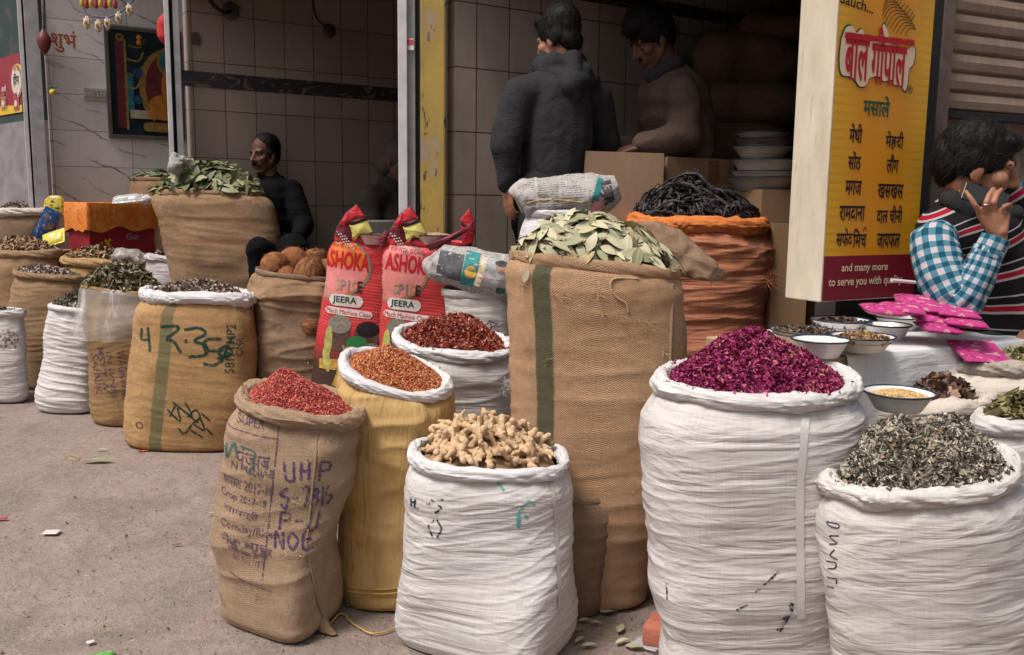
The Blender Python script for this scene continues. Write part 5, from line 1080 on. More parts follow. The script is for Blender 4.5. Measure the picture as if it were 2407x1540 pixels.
# ---------------------------------------------------------------- cartons
def card_mat(nm, c):
    t = NT(nm, 0.85, 0.15); o = t.obj(); b = t.noise(o, 5, 4); f_ = t.noise(t.map(o, (60, 60, 8)), 1.0, 3)
    return t.fin(t.mix(t.ma('MULTIPLY', t.step(f_, 0.4, 0.7), 0.2), t.mix(b, k(c, 0.85), k(c, 1.1)), k(c, 0.6)), t.bump(f_, 0.15, 0.004))
card = card_mat('kraft_cardboard', (0.44, 0.29, 0.19)); card_d = card_mat('brown_cardboard', (0.33, 0.20, 0.115)); tape = plain('brown_tape', (0.20, 0.10, 0.06), 0.35, 0.1, 10)
def carton(pa, pb, ztop, zbot, depth, label, m, openb=False, strip=False):
    a, b = V3(pa), V3(pb); a[2] = b[2] = zbot; u = (b-a)/np.linalg.norm(b-a); L = np.linalg.norm(b-a); nn = np.cross(Z, u); nn = nn if nn[1] > 0 else -nn; h = ztop-zbot
    r = empty('cardboard_box', (a+b)/2+nn*depth/2, label, 'box', 'cardboard cartons in the shop'); q = MB(); t_ = 0.006
    q.obox((a+b)/2+nn*t_/2+Z*h/2, u*L/2, nn*t_/2, Z*h/2); q.obox((a+b)/2+nn*(depth-t_/2)+Z*h/2, u*L/2, nn*t_/2, Z*h/2)
    q.obox(a+u*t_/2+nn*depth/2+Z*h/2, u*t_/2, nn*(depth/2-t_), Z*h/2); q.obox(b-u*t_/2+nn*depth/2+Z*h/2, u*t_/2, nn*(depth/2-t_), Z*h/2)
    q.obox((a+b)/2+nn*depth/2+Z*(h*0.86), u*(L/2-t_), nn*(depth/2-t_), Z*0.004); q.build('walls', m, r)
    if openb:
        fl_ = MB(); fl_.obox((a+b)/2-nn*0.03+Z*(h-0.02), u*L/2*0.98, nn*0.0025+Z*0.0, (Z*0.03-nn*0.022)); fl_.build('flap', m, r)
    if strip: MB().obox(a+u*L*0.68-nn*0.0015+Z*h*0.62, u*0.035, nn*0.001, Z*h*0.37).build('tape', tape, r)
    return r
def zat(px, py, Y): return P(px, py, Y)[2]
carton(P(1374, 430, 3.98), P(1558, 440, 4.10), zat(1374, 355, 3.98), 0.52, 0.35, 'pale cardboard carton nearest the hooded man', card)
carton(P(1566, 440, 4.14), P(1722, 460, 4.38), zat(1640, 372, 4.26), 0.52, 0.35, 'brown cardboard carton with a strip of tape, behind the black roots', card_d, strip=True)
carton(P(1648, 470, 4.24), P(1778, 490, 4.30), zat(1715, 440, 4.27), 0.5, 0.3, 'low open cardboard carton right of the black roots', card, True)
carton(P(1788, 500, 4.02), P(1930, 520, 4.12), zat(1815, 446, 4.06), 0.46, 0.4, 'cardboard carton under the stack of enamel bowls', card_d)
carton(P(1815, 600, 3.98), P(1900, 610, 4.0), zat(1830, 525, 3.98), 0.30, 0.05, 'flattened cardboard carton below the stacked bowls', card_d)
# dim sacks piled at the back of the shop
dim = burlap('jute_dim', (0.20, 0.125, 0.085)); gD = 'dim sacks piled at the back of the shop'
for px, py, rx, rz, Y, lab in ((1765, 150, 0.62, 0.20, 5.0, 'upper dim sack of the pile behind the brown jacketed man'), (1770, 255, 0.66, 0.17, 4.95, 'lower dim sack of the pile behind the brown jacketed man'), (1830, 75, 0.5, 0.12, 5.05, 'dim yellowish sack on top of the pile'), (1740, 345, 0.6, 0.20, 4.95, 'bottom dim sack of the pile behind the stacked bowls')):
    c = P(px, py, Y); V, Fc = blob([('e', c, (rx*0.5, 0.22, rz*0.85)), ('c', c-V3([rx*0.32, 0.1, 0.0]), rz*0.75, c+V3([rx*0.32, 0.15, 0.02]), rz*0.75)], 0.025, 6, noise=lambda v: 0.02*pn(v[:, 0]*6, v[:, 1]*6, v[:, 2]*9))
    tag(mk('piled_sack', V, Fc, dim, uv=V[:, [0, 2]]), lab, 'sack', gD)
# ---------------------------------------------------------------- newspaper bundles
def news_mat(nm):
    t = NT(nm, 0.85, 0.15); uv = t.uv(); x = t.xyz(uv)
    ln = t.ma('FRACT', t.ma('MULTIPLY', x[1], 120.0)); tx = t.noise(t.map(uv, (420, 120, 1)), 1.0, 1); colm = t.ma('FRACT', t.ma('MULTIPLY', x[0], 14.0)); blk = t.noise(t.map(uv, (14, 14, 1), (3, 1, 0)), 1.0, 1)
    a = t.ma('MULTIPLY', t.ma('MULTIPLY', t.ma('GREATER_THAN', ln, 0.45), t.ma('GREATER_THAN', tx, 0.47)), t.ma('GREATER_THAN', colm, 0.10)); a = t.ma('MULTIPLY', a, t.step(blk, 0.40, 0.44))
    c = t.mix(t.ma('MULTIPLY', a, 0.75), (0.42, 0.395, 0.38), (0.10, 0.09, 0.09)); c = t.mix(t.ma('MULTIPLY', t.step(t.noise(uv, 9, 3), 0.62, 0.66), 0.5), c, (0.24, 0.225, 0.225)); n1 = t.noise(uv, 26, 4, 0.6)
    return t.fin(c, t.bump(n1, 0.5, 0.02))
news = news_mat('newsprint')
def bundle(name, pts, rads, flat, label, sd, n=72, q=48):
    p = curve_pts(pts, n); r = np.interp(np.linspace(0, 1, n), np.linspace(0, 1, len(rads)), rads); T = np.gradient(p, axis=0); T /= np.linalg.norm(T, axis=1)[:, None]
    N = np.cross(T, Z); N /= np.linalg.norm(N, axis=1)[:, None]; B = np.cross(N, T); a = np.arange(q+1)*2*math.pi/q
    f1 = np.linspace(0, 1, n)[:, None]; rr = r[:, None]*(1+0.16*pn(f1*5+sd, np.cos(a)*1.4, np.sin(a)*1.4)+0.10*(1-4*np.abs(pn(f1*9+sd, np.cos(a)*2.5, np.sin(a)*2.5)))*0.6)
    V = p[:, None]+N[:, None]*(rr*np.cos(a)*1.05)[..., None]+B[:, None]*(rr*np.sin(a)*flat)[..., None]
    L = np.linalg.norm(p[-1]-p[0]); uv = np.stack(np.broadcast_arrays(f1*L, a[None]*np.mean(r)), -1)
    o = mk(name, V.reshape(-1, 3), gridfaces(q+1, n, False), news, uv=uv.reshape(-1, 2)); tag(o, label, 'parcel')
    return o, BVHTree.FromPolygons([Vector(v) for v in V.reshape(-1, 3)], [list(map(int, f_)) for f_ in gridfaces(q+1, n, False)])
class Face:                                                  # lets flat marks be laid on any mesh
    project = Sack.project; lay = Sack.lay; hit = Sack.hit
    def __init__(s, ob, bvh, c): s.root = ob; s.bvh = bvh; v = V3(c)-EYE; v[2] = 0; s.vd = v/np.linalg.norm(v); s.rt = np.array([s.vd[1], -s.vd[0], 0])
n1o, n1b = bundle('newspaper_parcel', [P(1012, 600, 3.95), P(1030, 618, 3.95), P(1110, 636, 3.9), P(1185, 650, 3.86), P(1215, 660, 3.86)], [0.03, 0.085, 0.105, 0.10, 0.04], 0.92, 'grey newspaper parcel printed in colour, on the dingy white sack', 3)
n2o, n2b = bundle('newspaper_parcel', [P(1214, 478, 3.74), P(1232, 470, 3.74), P(1310, 466, 3.74), P(1400, 458, 3.72), P(1450, 440, 3.72)], [0.045, 0.082, 0.088, 0.088, 0.05], 1.0, 'newspaper parcel tied with twine behind the bay leaves', 8)
N1, N2 = Face(n1o, n1b, P(1110, 636, 3.9)), Face(n2o, n2b, P(1310, 462, 3.74))
teal = plain('teal_ink', (0.03, 0.22, 0.22), 0.7, 0.2, 40); greyp = plain('photo_grey_ink', (0.075, 0.075, 0.085), 0.7, 0.5, 45); yel = plain('yellow_ink', (0.62, 0.38, 0.08), 0.7, 0.3, 40); greyl = plain('pale_grey_ink', (0.36, 0.36, 0.38), 0.7, 0.25, 30); skin_i = plain('tan_ink', (0.40, 0.24, 0.18), 0.7, 0.3, 50); pink_i = plain('pink_ink', (0.55, 0.22, 0.22), 0.7, 0.2, 30)
Yn = 3.9
N1.lay('printed_picture', *rect_2d(-0.055, 0.05, -0.05, 0.06), greyp, 1058, 628, 1.0, -0.18); N1.lay('printed_picture', *rect_2d(-0.028, 0.032, -0.072, 0.07), teal, 1104, 632, 1.0, -0.22)
N1.lay('printed_picture', *disc_2d(0.026, 0.026), yel, 1106, 640, 1.0, 0, 0.003); N1.lay('printed_picture', *rect_2d(-0.01, 0.016, -0.06, 0.065), plain('cream_ink', (0.6, 0.52, 0.34), 0.7, 0.2), 1128, 640, 1.0, -0.3)
N1.lay('printed_picture', *rect_2d(-0.07, 0.07, -0.06, 0.06), greyl, 1165, 646, 1.0, -0.18, 0.0015); N1.lay('printed_picture', *disc_2d(0.03, 0.022), skin_i, 1182, 630, 1.0, 0, 0.003); N1.lay('printed_picture', *disc_2d(0.03, 0.012), greyp, 1180, 622, 1.0, -0.2, 0.004)
N1.lay('printed_mark', *ribbon_2d([[(-0.013, -0.014), (0.013, 0.014)], [(-0.012, 0.013), (0.012, -0.013)]], 0.006), pink_i, 1139, 651, 1.0, 0, 0.003); N1.lay('printed_picture', *rect_2d(-0.018, 0.02, -0.012, 0.014), plain('dark_green_ink', (0.03, 0.11, 0.08), 0.7, 0.3), 1175, 684, 1.0, -0.2, 0.003)
N2.lay('headline', *text_2d('13JR', 0.04, 1.0, 0.2), greyp, 1425, 455, 0.055, -1.35, 0.003); N2.lay('printed_picture', *rect_2d(-0.012, 0.012, -0.05, 0.05), teal, 1404, 448, 1.0, -0.25, 0.002)
N2.lay('printed_picture', *rect_2d(-0.02, 0.02, -0.022, 0.022), pink_i, 1404, 486, 1.0, -0.2, 0.003); N2.lay('printed_picture', *disc_2d(0.022, 0.012), yel, 1422, 500, 1.0, 0, 0.003); N2.lay('headline', *text_2d('समाचार', 0.02, 1.0, 0.2), greyp, 1300, 505, 0.035, 0.05, 0.002)
twine = plain('yellow_twine', (0.52, 0.33, 0.10), 0.8, 0.2, 30)
tw = [N2.hit(px, py) for px, py in ((1222, 488), (1240, 478), (1270, 471), (1310, 470), (1350, 474), (1390, 480), (1425, 485))]
tw = [p_-N2.vd*0.003 for p_ in tw if p_ is not None]
if len(tw) > 3: MB().tube(curve_pts(tw, 40), 0.0022, 6).build('twine', twine, n2o)
# ---------------------------------------------------------------- pink packets
def packet_mat(nm, c1, c2, c3=None):
    t = NT(nm, 0.25, 0.5); uv = t.uv(); n1 = t.noise(t.map(uv, (3, 5, 1)), 1.0, 2); n2 = t.noise(t.map(uv, (7, 7, 1), (4, 4, 0)), 1.0, 2); x = t.xyz(uv)
    c = t.mix(t.step(n1, 0.56, 0.60), c1, c2); c = t.mix(t.step(n2, 0.62, 0.66), c, c3 or k(c2, 0.5))
    return t.fin(c, t.bump(t.noise(uv, 9, 4), 0.3, 0.01))
pink_p = packet_mat('pink_printed_foil', (0.46, 0.045, 0.20), (0.58, 0.27, 0.30), (0.14, 0.04, 0.05))
def packet(c, u, v, L, W_, T_, m, label, cat='packet', group=None, name='packet', n=22, q=14, sd=0):
    u, v = V3(u), V3(v); u = u/np.linalg.norm(u); v = v-u*np.dot(u, v); v = v/np.linalg.norm(v); nn = np.cross(u, v)
    V, uv = [], []
    for side in (1, -1):
        for i in range(n+1):
            for j in range(q+1):
                a, b = i/n*2-1, j/q*2-1; t = T_/2*((1-a**4)*(1-b**2))**0.6; ed = 1-0.06*(b*b)*(1-abs(a)); t *= 1+0.25*float(pn(a*2+sd, b*2, side))
                wv = 0.004*float(pn(a*5+sd, b*5, 1)); V.append(c+u*(a*L/2*ed)+v*(b*W_/2)+nn*(t*side+wv+0.0008*side)); uv.append((i/n, j/q))
    f1 = gridfaces(q+1, n+1, False); f2 = f1[:, ::-1]+(n+1)*(q+1); rim_ = []
    N_ = (n+1)*(q+1); edge_ = [j for j in range(q+1)]+[i*(q+1)+q for i in range(1, n+1)]+[n*(q+1)+j for j in range(q-1, -1, -1)]+[i*(q+1) for i in range(n-1, 0, -1)]
    for a, b in zip(edge_, edge_[1:]+edge_[:1]): rim_.append((a, b, b+N_, a+N_))
    return tag(mk(name, V, np.concatenate([f1, f2, np.array(rim_)]), m, uv=uv), label, cat, group)
gP = 'pink packets piled on the table'
def tp(px, py, dz): return P(px, py, 2.96+dz*1.6)
for i, (px, py, dz, ang, lab) in enumerate([(2205, 770, 0.012, 0.5, 'pink packet lowest at the front of the pile'), (2265, 757, 0.014, 0.25, 'pink packet at the right end of the pile by the checked elbow'), (2190, 748, 0.035, 0.45, 'pink packet lying on the front packet'), (2248, 735, 0.03, 0.2, 'pink packet under the checked elbow'), (2120, 725, 0.02, 0.15, 'pink packet behind the empty white bowl'), (2165, 722, 0.05, 0.2, 'pink packet in the middle layer of the pile'), (2215, 725, 0.055, 0.25, 'pink packet right of the middle of the pile'), (2150, 706, 0.085, 0.1, 'topmost pink packet of the pile'), (2075, 728, 0.02, 0.35, 'pink packet at the left end of the pile')]):
    packet(tp(px, py, dz), V3([math.cos(ang-0.5), math.sin(ang-0.5)+0.1, -0.08]), V3([0.3, 0.9, 0.12]), 0.135, 0.095, 0.032, pink_p, lab, 'packet', gP, sd=i*1.7)
c = (G(2300, 825, 0.87)); packet(c, V3([0.93, 0.2, -0.05]), V3([-0.25, 0.8, 0.42]), 0.185, 0.125, 0.012, pink_p, 'pink packet lying on the fat cream cloth sack', 'packet', gP, sd=20)
# ---------------------------------------------------------------- people
def basis(f, pitch=0.0, roll=0.0):
    """columns forward, left, up for a head facing f (horizontal), nodding down by pitch, tipped by roll"""
    f = V3(f); f[2] = 0; f /= np.linalg.norm(f); l = np.cross(Z, f); f2 = f*math.cos(pitch)-Z*math.sin(pitch); u = np.cross(f2, l)
    l2 = l*math.cos(roll)+u*math.sin(roll); u2 = np.cross(f2, l2); return np.stack([f2, l2, u2], -1)
def hprims(c, M, s=1.0, neck=None):
    T = lambda x, y, z: c+M@(V3([x, y, z])*s)
    rot = Matrix([list(M[i]) for i in range(3)]).to_quaternion()
    E_ = lambda p, r: ('e', T(*p), tuple(x*s for x in r), rot)
    C_ = lambda a, ra, b, rb: ('c', T(*a), ra*s, T(*b), rb*s)
    pr = [E_((-0.012, 0, 0.045), (0.094, 0.074, 0.088)), E_((0.035, 0, -0.030), (0.058, 0.058, 0.075)), E_((0.062, 0, -0.098), (0.026, 0.030, 0.022)), C_((0.0, 0.052, -0.045), 0.020, (0.055, 0.022, -0.095), 0.017), C_((0.0, -0.052, -0.045), 0.020, (0.055, -0.022, -0.095), 0.017),
          C_((0.076, -0.036, 0.026), 0.013, (0.076, 0.036, 0.026), 0.013), C_((0.088, 0, 0.020), 0.009, (0.112, 0, -0.024), 0.0125), E_((0.098, 0.013, -0.028), (0.011, 0.009, 0.009)), E_((0.098, -0.013, -0.028), (0.011, 0.009, 0.009)),
          C_((0.084, -0.018, -0.058), 0.009, (0.084, 0.018, -0.058), 0.009), C_((0.082, -0.014, -0.071), 0.009, (0.082, 0.014, -0.071), 0.009), E_((0.058, 0.044, -0.016), (0.026, 0.022, 0.024)), E_((0.058, -0.044, -0.016), (0.026, 0.022, 0.024)),
          E_((-0.006, 0.076, -0.006), (0.019, 0.010, 0.031)), E_((-0.006, -0.076, -0.006), (0.019, 0.010, 0.031)), E_((0.0, 0.073, -0.032), (0.009, 0.008, 0.010)), E_((0.0, -0.073, -0.032), (0.009, 0.008, 0.010))]
    pr.append(('c', T(-0.022, 0, -0.05), 0.056*s, neck if neck is not None else T(-0.045, 0, -0.17), 0.060*s))
    return pr, T, E_, C_
def skin(name, c):
    t = NT(name, 0.55, 0.35); o = t.obj(); b = t.noise(o, 14, 4); f_ = t.noise(o, 90, 3)
    t.b.inputs['Subsurface Weight'].default_value = 0.08; t.b.inputs['Subsurface Radius'].default_value = (0.012, 0.005, 0.003)
    return t.fin(t.mix(t.step(b, 0.35, 0.7), c, (c[0]*0.78, c[1]*0.68, c[2]*0.62)), t.bump(f_, 0.12, 0.002))
hair_t = NT('black_hair', 0.6, 0.15); hn = hair_t.noise(hair_t.map(hair_t.obj(), (90, 90, 16)), 1.0, 3); hair_m = hair_t.fin(hair_t.mix(hn, (0.004, 0.0035, 0.0035), (0.011, 0.010, 0.009)), hair_t.bump(hn, 0.6, 0.008))
def hair(parent, prims, c, M, s=1.0, voxel=0.006, strands=700, length=0.03, name='hair'):
    V, F = blob(prims, voxel, 2, noise=lambda v: 0.006*s*(pn(v[:, 0]*22, v[:, 1]*22, v[:, 2]*16)+0.6*pn(v[:, 0]*60, v[:, 1]*60, v[:, 2]*34)))
    F = [list(f_) for f_ in F]; ex = []
    r_ = np.random.default_rng(len(V)); up = M[:, 2]; fw = M[:, 0]
    for i in r_.integers(0, len(V), strands):
        d = V[i]-c; d = d/np.linalg.norm(d); fl = -up*0.7-fw*0.35+fw*1.1*(1 if np.dot(d, fw) > 0.35 else 0)+r_.normal(size=3)*0.45; fl -= d*np.dot(fl, d)*0.8; fl /= np.linalg.norm(fl); L = length*s*r_.uniform(0.5, 1.1)
        w_ = np.cross(d, fl)*0.0009*s; p = V[i]-d*0.003; ex += [p-w_, p+w_, p+fl*L*0.6+d*0.008*s+w_*0.7, p+fl*L*0.6+d*0.008*s-w_*0.7, p+fl*L+d*0.007*s]
    b = len(V)
    for i in range(len(ex)//5): q = b+5*i; F += [[q, q+1, q+2, q+3], [q+3, q+2, q+4]]
    return mk(name, np.vstack([V, np.array(ex)]) if ex else V, F, hair_m, parent)
eye_w = plain('eye_white', (0.5, 0.46, 0.42), 0.2, 0.05); iris_m = plain('dark_iris', (0.012, 0.008, 0.006), 0.15, 0.1)
def sphere_at(c, r, n=14): V, F = lathe([(max(1e-4, r*math.sin(math.pi*i/10)), -r*math.cos(math.pi*i/10)) for i in range(11)], c, n); return V, F
def eyes(parent, T, M, s, look=0.0, lid=None):
    for sd in (1, -1):
        if lid is not None:                                  # lowered lids
            V, F = sphere_at(T(0.0705, sd*0.031, 0.004), 0.0125*s); e = mk('eyelid', V, F, lid, parent); MB().tube([T(0.081, sd*0.015, -0.003), T(0.0845, sd*0.030, -0.005), T(0.077, sd*0.047, -0.004)], 0.0013*s, 6).build('eyelash', hair_m, e, smooth=True); MB().tube([T(0.087, sd*0.012, 0.026), T(0.088, sd*0.030, 0.032), T(0.074, sd*0.050, 0.026)], [0.0045*s, 0.0055*s, 0.003*s], 6).build('eyebrow', hair_m, parent, smooth=True); continue
        c = T(0.071, sd*0.031, 0.004); V, F = sphere_at(c, 0.0125*s); e = mk('eye', V, F, eye_w, parent)
        d = M@V3([1, 0, -look]); d /= np.linalg.norm(d); V, F = sphere_at(c+d*0.0072*s, 0.0066*s); mk('iris', V, F, iris_m, e)
        MB().tube([T(0.081, sd*0.015, 0.010-look*0.010), T(0.0855, sd*0.030, 0.012-look*0.012), T(0.078, sd*0.047, 0.008-look*0.010)], 0.0028*s, 6).build('eyelash', hair_m, e, smooth=True)
        MB().tube([T(0.087, sd*0.012, 0.026), T(0.088, sd*0.030, 0.032), T(0.074, sd*0.050, 0.026)], [0.0045*s, 0.0055*s, 0.003*s], 6).build('eyebrow', hair_m, parent, smooth=True)
def hand(wr, d, n, side, curl=0.6, s=1.0, spread=0.10):
    """capsules of a hand: wrist, direction of the fingers, back-of-hand normal, side of the thumb (vector)"""
    d, n, side = [V3(x)/np.linalg.norm(x) for x in (d, n, side)]; pr = []; kn = []
    for i, o in enumerate((0.030, 0.010, -0.010, -0.029)):
        a = wr+side*o*0.55*s; b = wr+d*0.088*s*(1-0.05*i)+side*o*s; pr.append(('c', a, 0.014*s, b, 0.0115*s)); kn.append(b)
    for i, L in enumerate((0.070, 0.080, 0.073, 0.056)):
        p = kn[i]; dd = d+side*(1.5-i)*spread*0.6; dd /= np.linalg.norm(dd); ang = 0.35*curl
        for j, f_ in enumerate((0.45, 0.31, 0.24)):
            v = dd*math.cos(ang)-n*math.sin(ang); q = p+v*L*f_*s; r0 = (0.0095, 0.0086, 0.0078)[j]*s; pr.append(('c', p, r0, q, r0*0.92)); p = q; ang += curl*(0.75+0.1*i)
    p = wr+side*0.022*s+d*0.018*s; q = p+(side*0.75+d*0.6-n*0.25)*0.036*s; pr.append(('c', p, 0.0145*s, q, 0.0115*s)); q2 = q+(side*0.3+d*0.9-n*0.35)*0.030*s; pr.append(('c', q, 0.0110*s, q2, 0.0095*s)); pr.append(('c', q2, 0.0095*s, q2+(d*0.9-n*0.4)*0.022*s, 0.0082*s))
    return pr
def cloth_noise(a=0.008, f=7, az=16, sd=0.0):
    return lambda v: a*(1.2*pn(v[:, 0]*f+sd, v[:, 1]*f, v[:, 2]*f*0.8)+0.9*(0.5-2.4*np.abs(pn(v[:, 0]*f*1.1, v[:, 1]*f*1.1+sd, v[:, 2]*az)))) 
def fleece(name, c, sp=0.1): 
    t = NT(name, 0.95, sp); o = t.obj(); a = t.noise(o, 220, 3, 0.7); b = t.noise(o, 10, 4)
    fo = t.noise(t.map(o, (7, 7, 11), (0, 0, 0), (0.4, 0.3, 0)), 1.0, 4, 0.55, 1.2)
    return t.fin(t.mix(t.ma('MULTIPLY', t.step(a, 0.45, 0.7), 0.5), t.mix(b, k(c, 0.8), k(c, 1.2)), k(c, 1.9)), t.bump(a, 0.3, 0.004, t.bump(fo, 0.35, 0.04)))
SK1 = skin('brown_skin', (0.36, 0.175, 0.105)); SK2 = skin('dark_brown_skin', (0.15, 0.068, 0.045))
def X(px, py, Y): return P(px, py, Y)
def stdhair(E_, C_): return [E_((-0.018, 0, 0.058), (0.107, 0.088, 0.094)), E_((-0.066, 0, 0.005), (0.048, 0.070, 0.072)), E_((0.050, 0.0, 0.108), (0.052, 0.062, 0.034)), E_((-0.022, 0.068, 0.022), (0.050, 0.020, 0.050)), E_((-0.022, -0.068, 0.022), (0.050, 0.020, 0.050)), E_((0.030, 0.060, 0.040), (0.014, 0.014, 0.032)), E_((0.030, -0.060, 0.040), (0.014, 0.014, 0.032))]
# --- the man on the phone
Y0 = 3.29; hc = X(2294, 396, Y0); M = basis((0.95, -0.32, 0), R(12), R(4)); s_ = 1.24
pm = empty('person', (X(2350, 800, 3.370)[0], 3.37, 0.45), 'seated man in a striped vest and checked shirt talking on a phone', 'person')
nk = X(2268, 500, 3.330); pr, T, E_, C_ = hprims(hc, M, s_, nk)
sh_, el_, wr_ = X(2195, 575, 3.210), X(2252, 712, 3.090), X(2347, 560, 3.070)
body = pr+[('c', nk, 0.09, X(2330, 640, 3.390), 0.17), ('c', X(2330, 640, 3.390), 0.17, X(2365, 790, 3.420), 0.18), ('c', sh_, 0.055, el_, 0.043), ('c', el_, 0.042, wr_, 0.027), ('c', X(2370, 790, 3.370), 0.10, X(2290, 880, 3.250), 0.07), ('c', X(2290, 880, 3.250), 0.06, X(2330, 1010, 3.320), 0.045), ('c', X(2430, 800, 3.370), 0.10, X(2440, 900, 3.220), 0.07)]
# hand with its own finger joints
YH = 3.06
def chain(pts, rs): return [('c', X(*pts[i]), rs[i], X(*pts[i+1]), rs[i+1]) for i in range(len(pts)-1)]
palm = [('c', wr_, 0.026, X(2318, 497, YH+0.004), 0.014), ('c', wr_, 0.026, X(2334, 496, YH), 0.014), ('c', wr_, 0.025, X(2350, 499, YH), 0.013), ('c', X(2352, 545, YH), 0.022, X(2364, 506, YH+0.01), 0.013), ('c', X(2332, 540, YH+0.01), 0.022, X(2304, 502, YH+0.012), 0.015)]
fing = chain([(2306, 506, YH+0.01), (2291, 482, YH-0.002), (2279, 464, YH+0.006), (2269, 450, YH+0.022)], [0.0115, 0.0095, 0.0085, 0.007])
fing += chain([(2318, 499, YH), (2317, 477, YH-0.018), (2324, 458, YH-0.006), (2334, 444, YH+0.016)], [0.011, 0.0098, 0.0088, 0.0075])
fing += chain([(2335, 498, YH-0.002), (2336, 476, YH-0.018), (2342, 459, YH-0.006), (2352, 446, YH+0.016)], [0.011, 0.0096, 0.0086, 0.0074])
fing += chain([(2350, 502, YH), (2360, 486, YH-0.016), (2371, 481, YH-0.002), (2375, 487, YH+0.016)], [0.0105, 0.009, 0.008, 0.007])
fing += chain([(2312, 530, YH+0.03), (2318, 505, YH+0.05), (2330, 478, YH+0.055)], [0.013, 0.011, 0.009])
lsh, lel, lwr = X(2415, 560, 3.52), X(2500, 690, 3.42), X(2440, 770, 3.22)
body += [('c', lsh, 0.055, lel, 0.043), ('c', lel, 0.042, lwr, 0.027)]+hand(lwr, (-0.7, -0.5, -0.3), (0, -0.2, 1), (0.3, -0.9, 0), 0.5)
V, F = blob(body+palm+fing, 0.0046, 2); bodyo = mk('body', V, F, SK1, pm)
mk('ring', *[a for a in (lambda t: (np.concatenate(t.V), t.F))(MB().tube([X(2317.3, 481, YH-0.016)+0.0112*V3([math.cos(a), 0.35*math.sin(a)*0+math.sin(a)*0.9, 0.12*math.cos(a)]) for a in np.linspace(0, 6.283, 25)], 0.0022, 6, False))], plain('silver', (0.7, 0.7, 0.7), 0.2, 0.05, metal=1.0), pm)
hair(pm, [E_((-0.020, 0, 0.050), (0.104, 0.086, 0.092)), E_((-0.070, 0, 0.004), (0.052, 0.070, 0.075)), E_((0.052, 0.0, 0.086), (0.050, 0.058, 0.030)), E_((-0.022, 0.068, 0.022), (0.050, 0.020, 0.045)), E_((-0.022, -0.068, 0.022), (0.050, 0.020, 0.045)), E_((0.026, -0.062, 0.040), (0.014, 0.012, 0.030)), E_((-0.10, 0, 0.02), (0.032, 0.060, 0.065))], hc, M, s_, 0.005, 900)
eyes(pm, T, M, s_, 0.75, SK1)
mo = blob([C_((0.094, 0, -0.044), 0.0095, (0.084, 0.026, -0.054), 0.006), C_((0.094, 0, -0.044), 0.0095, (0.084, -0.026, -0.054), 0.006)], 0.003, 1); mk('moustache', *mo, hair_m, pm)
be = blob([E_((0.070, 0, -0.104), (0.022, 0.026, 0.020)), C_((0.008, -0.056, -0.050), 0.016, (0.058, -0.025, -0.100), 0.015), C_((0.008, 0.056, -0.050), 0.016, (0.058, 0.025, -0.100), 0.015)], 0.0045, 2, noise=lambda v: 0.002*pn(v[:, 0]*90, v[:, 1]*90, v[:, 2]*90)); mk('beard', *be, hair_m, pm)
ec = X(2258, 452, 3.205); mk('earring', *(lambda t: (np.concatenate(t.V), t.F))(MB().tube([ec+0.0085*V3([math.cos(a), 0.3*math.cos(a), math.sin(a)]) for a in np.linspace(0, 6.283, 21)], 0.0013, 5, False)), plain('gold', (0.6, 0.42, 0.15), 0.25, 0.05, metal=1.0), pm)
# phone: a thing he holds
pa, pb_ = X(2264, 448, 3.170), X(2366, 478, 3.130); u = (pb_-pa)/np.linalg.norm(pb_-pa); nn = np.cross(u, V3([0, 0.4, 1.0])); nn /= np.linalg.norm(nn); vv = np.cross(nn, u)
ph = MB(); ph.obox((pa+pb_)/2, u*0.075, vv*0.034, nn*0.0048, 0.004); tag(ph.build('mobile_phone', plain('black_glass', (0.010, 0.010, 0.011), 0.4, 0.1, 20, 0, 0.5)), 'black mobile phone held to the ear by the seated man', 'phone')
# checked sleeve: swept tube with its own cloth coordinates
def sleeve(name, pts, rads, m, parent, n=70, q=40, folds=0.006, sd=0.0, end=None):
    p = curve_pts(pts, n); r = np.interp(np.linspace(0, 1, n), np.linspace(0, 1, len(rads)), rads); T_ = np.gradient(p, axis=0); ds = np.linalg.norm(T_, axis=1); T_ /= ds[:, None]
    N = np.cross(T_[0], V3([0, 1, 0])); N /= np.linalg.norm(N); a = np.arange(q+1)*2*math.pi/q; V, UVs = [], []; arc = np.cumsum(ds)
    kk_ = np.gradient(T_, axis=0); kk_ = np.linalg.norm(kk_, axis=1)/ds
    for i in range(n):
        N = N-T_[i]*np.dot(N, T_[i]); N /= np.linalg.norm(N); B = np.cross(T_[i], N)
        cx, cy = np.cos(a), np.sin(a); d = folds*(1.1*pn(cx*1.6+sd, cy*1.6, arc[i]*9)+(0.4+min(2.0, kk_[i]*0.10))*(0.5-2.6*np.abs(pn(cx*1.3, cy*1.3+sd, arc[i]*24+cx*0.9))))
        rr_ = r[i]+d; V.append(p[i]+N*(rr_*cx)[:, None]+B*(rr_*cy)[:, None]); UVs.append(np.stack([a*np.mean(r), np.full(q+1, arc[i])], -1))
    V.append(np.repeat(p[-1][None], q+1, 0)); UVs.append(UVs[-1]); V.insert(0, np.repeat(p[0][None], q+1, 0)); UVs.insert(0, UVs[0])
    return mk(name, np.concatenate(V), gridfaces(q+1, n+2, False), m, parent, uv=np.concatenate(UVs))
ck = NT('teal_white_check', 0.85, 0.15); uv = ck.uv(); xx = ck.xyz(uv); P_ = 0.037
h1 = ck.ma('GREATER_THAN', ck.ma('FRACT', ck.ma('ADD', ck.ma('DIVIDE', xx[0], P_), 10.1)), 0.5); h2 = ck.ma('GREATER_THAN', ck.ma('FRACT', ck.ma('ADD', ck.ma('DIVIDE', xx[1], P_), 10.0)), 0.5)
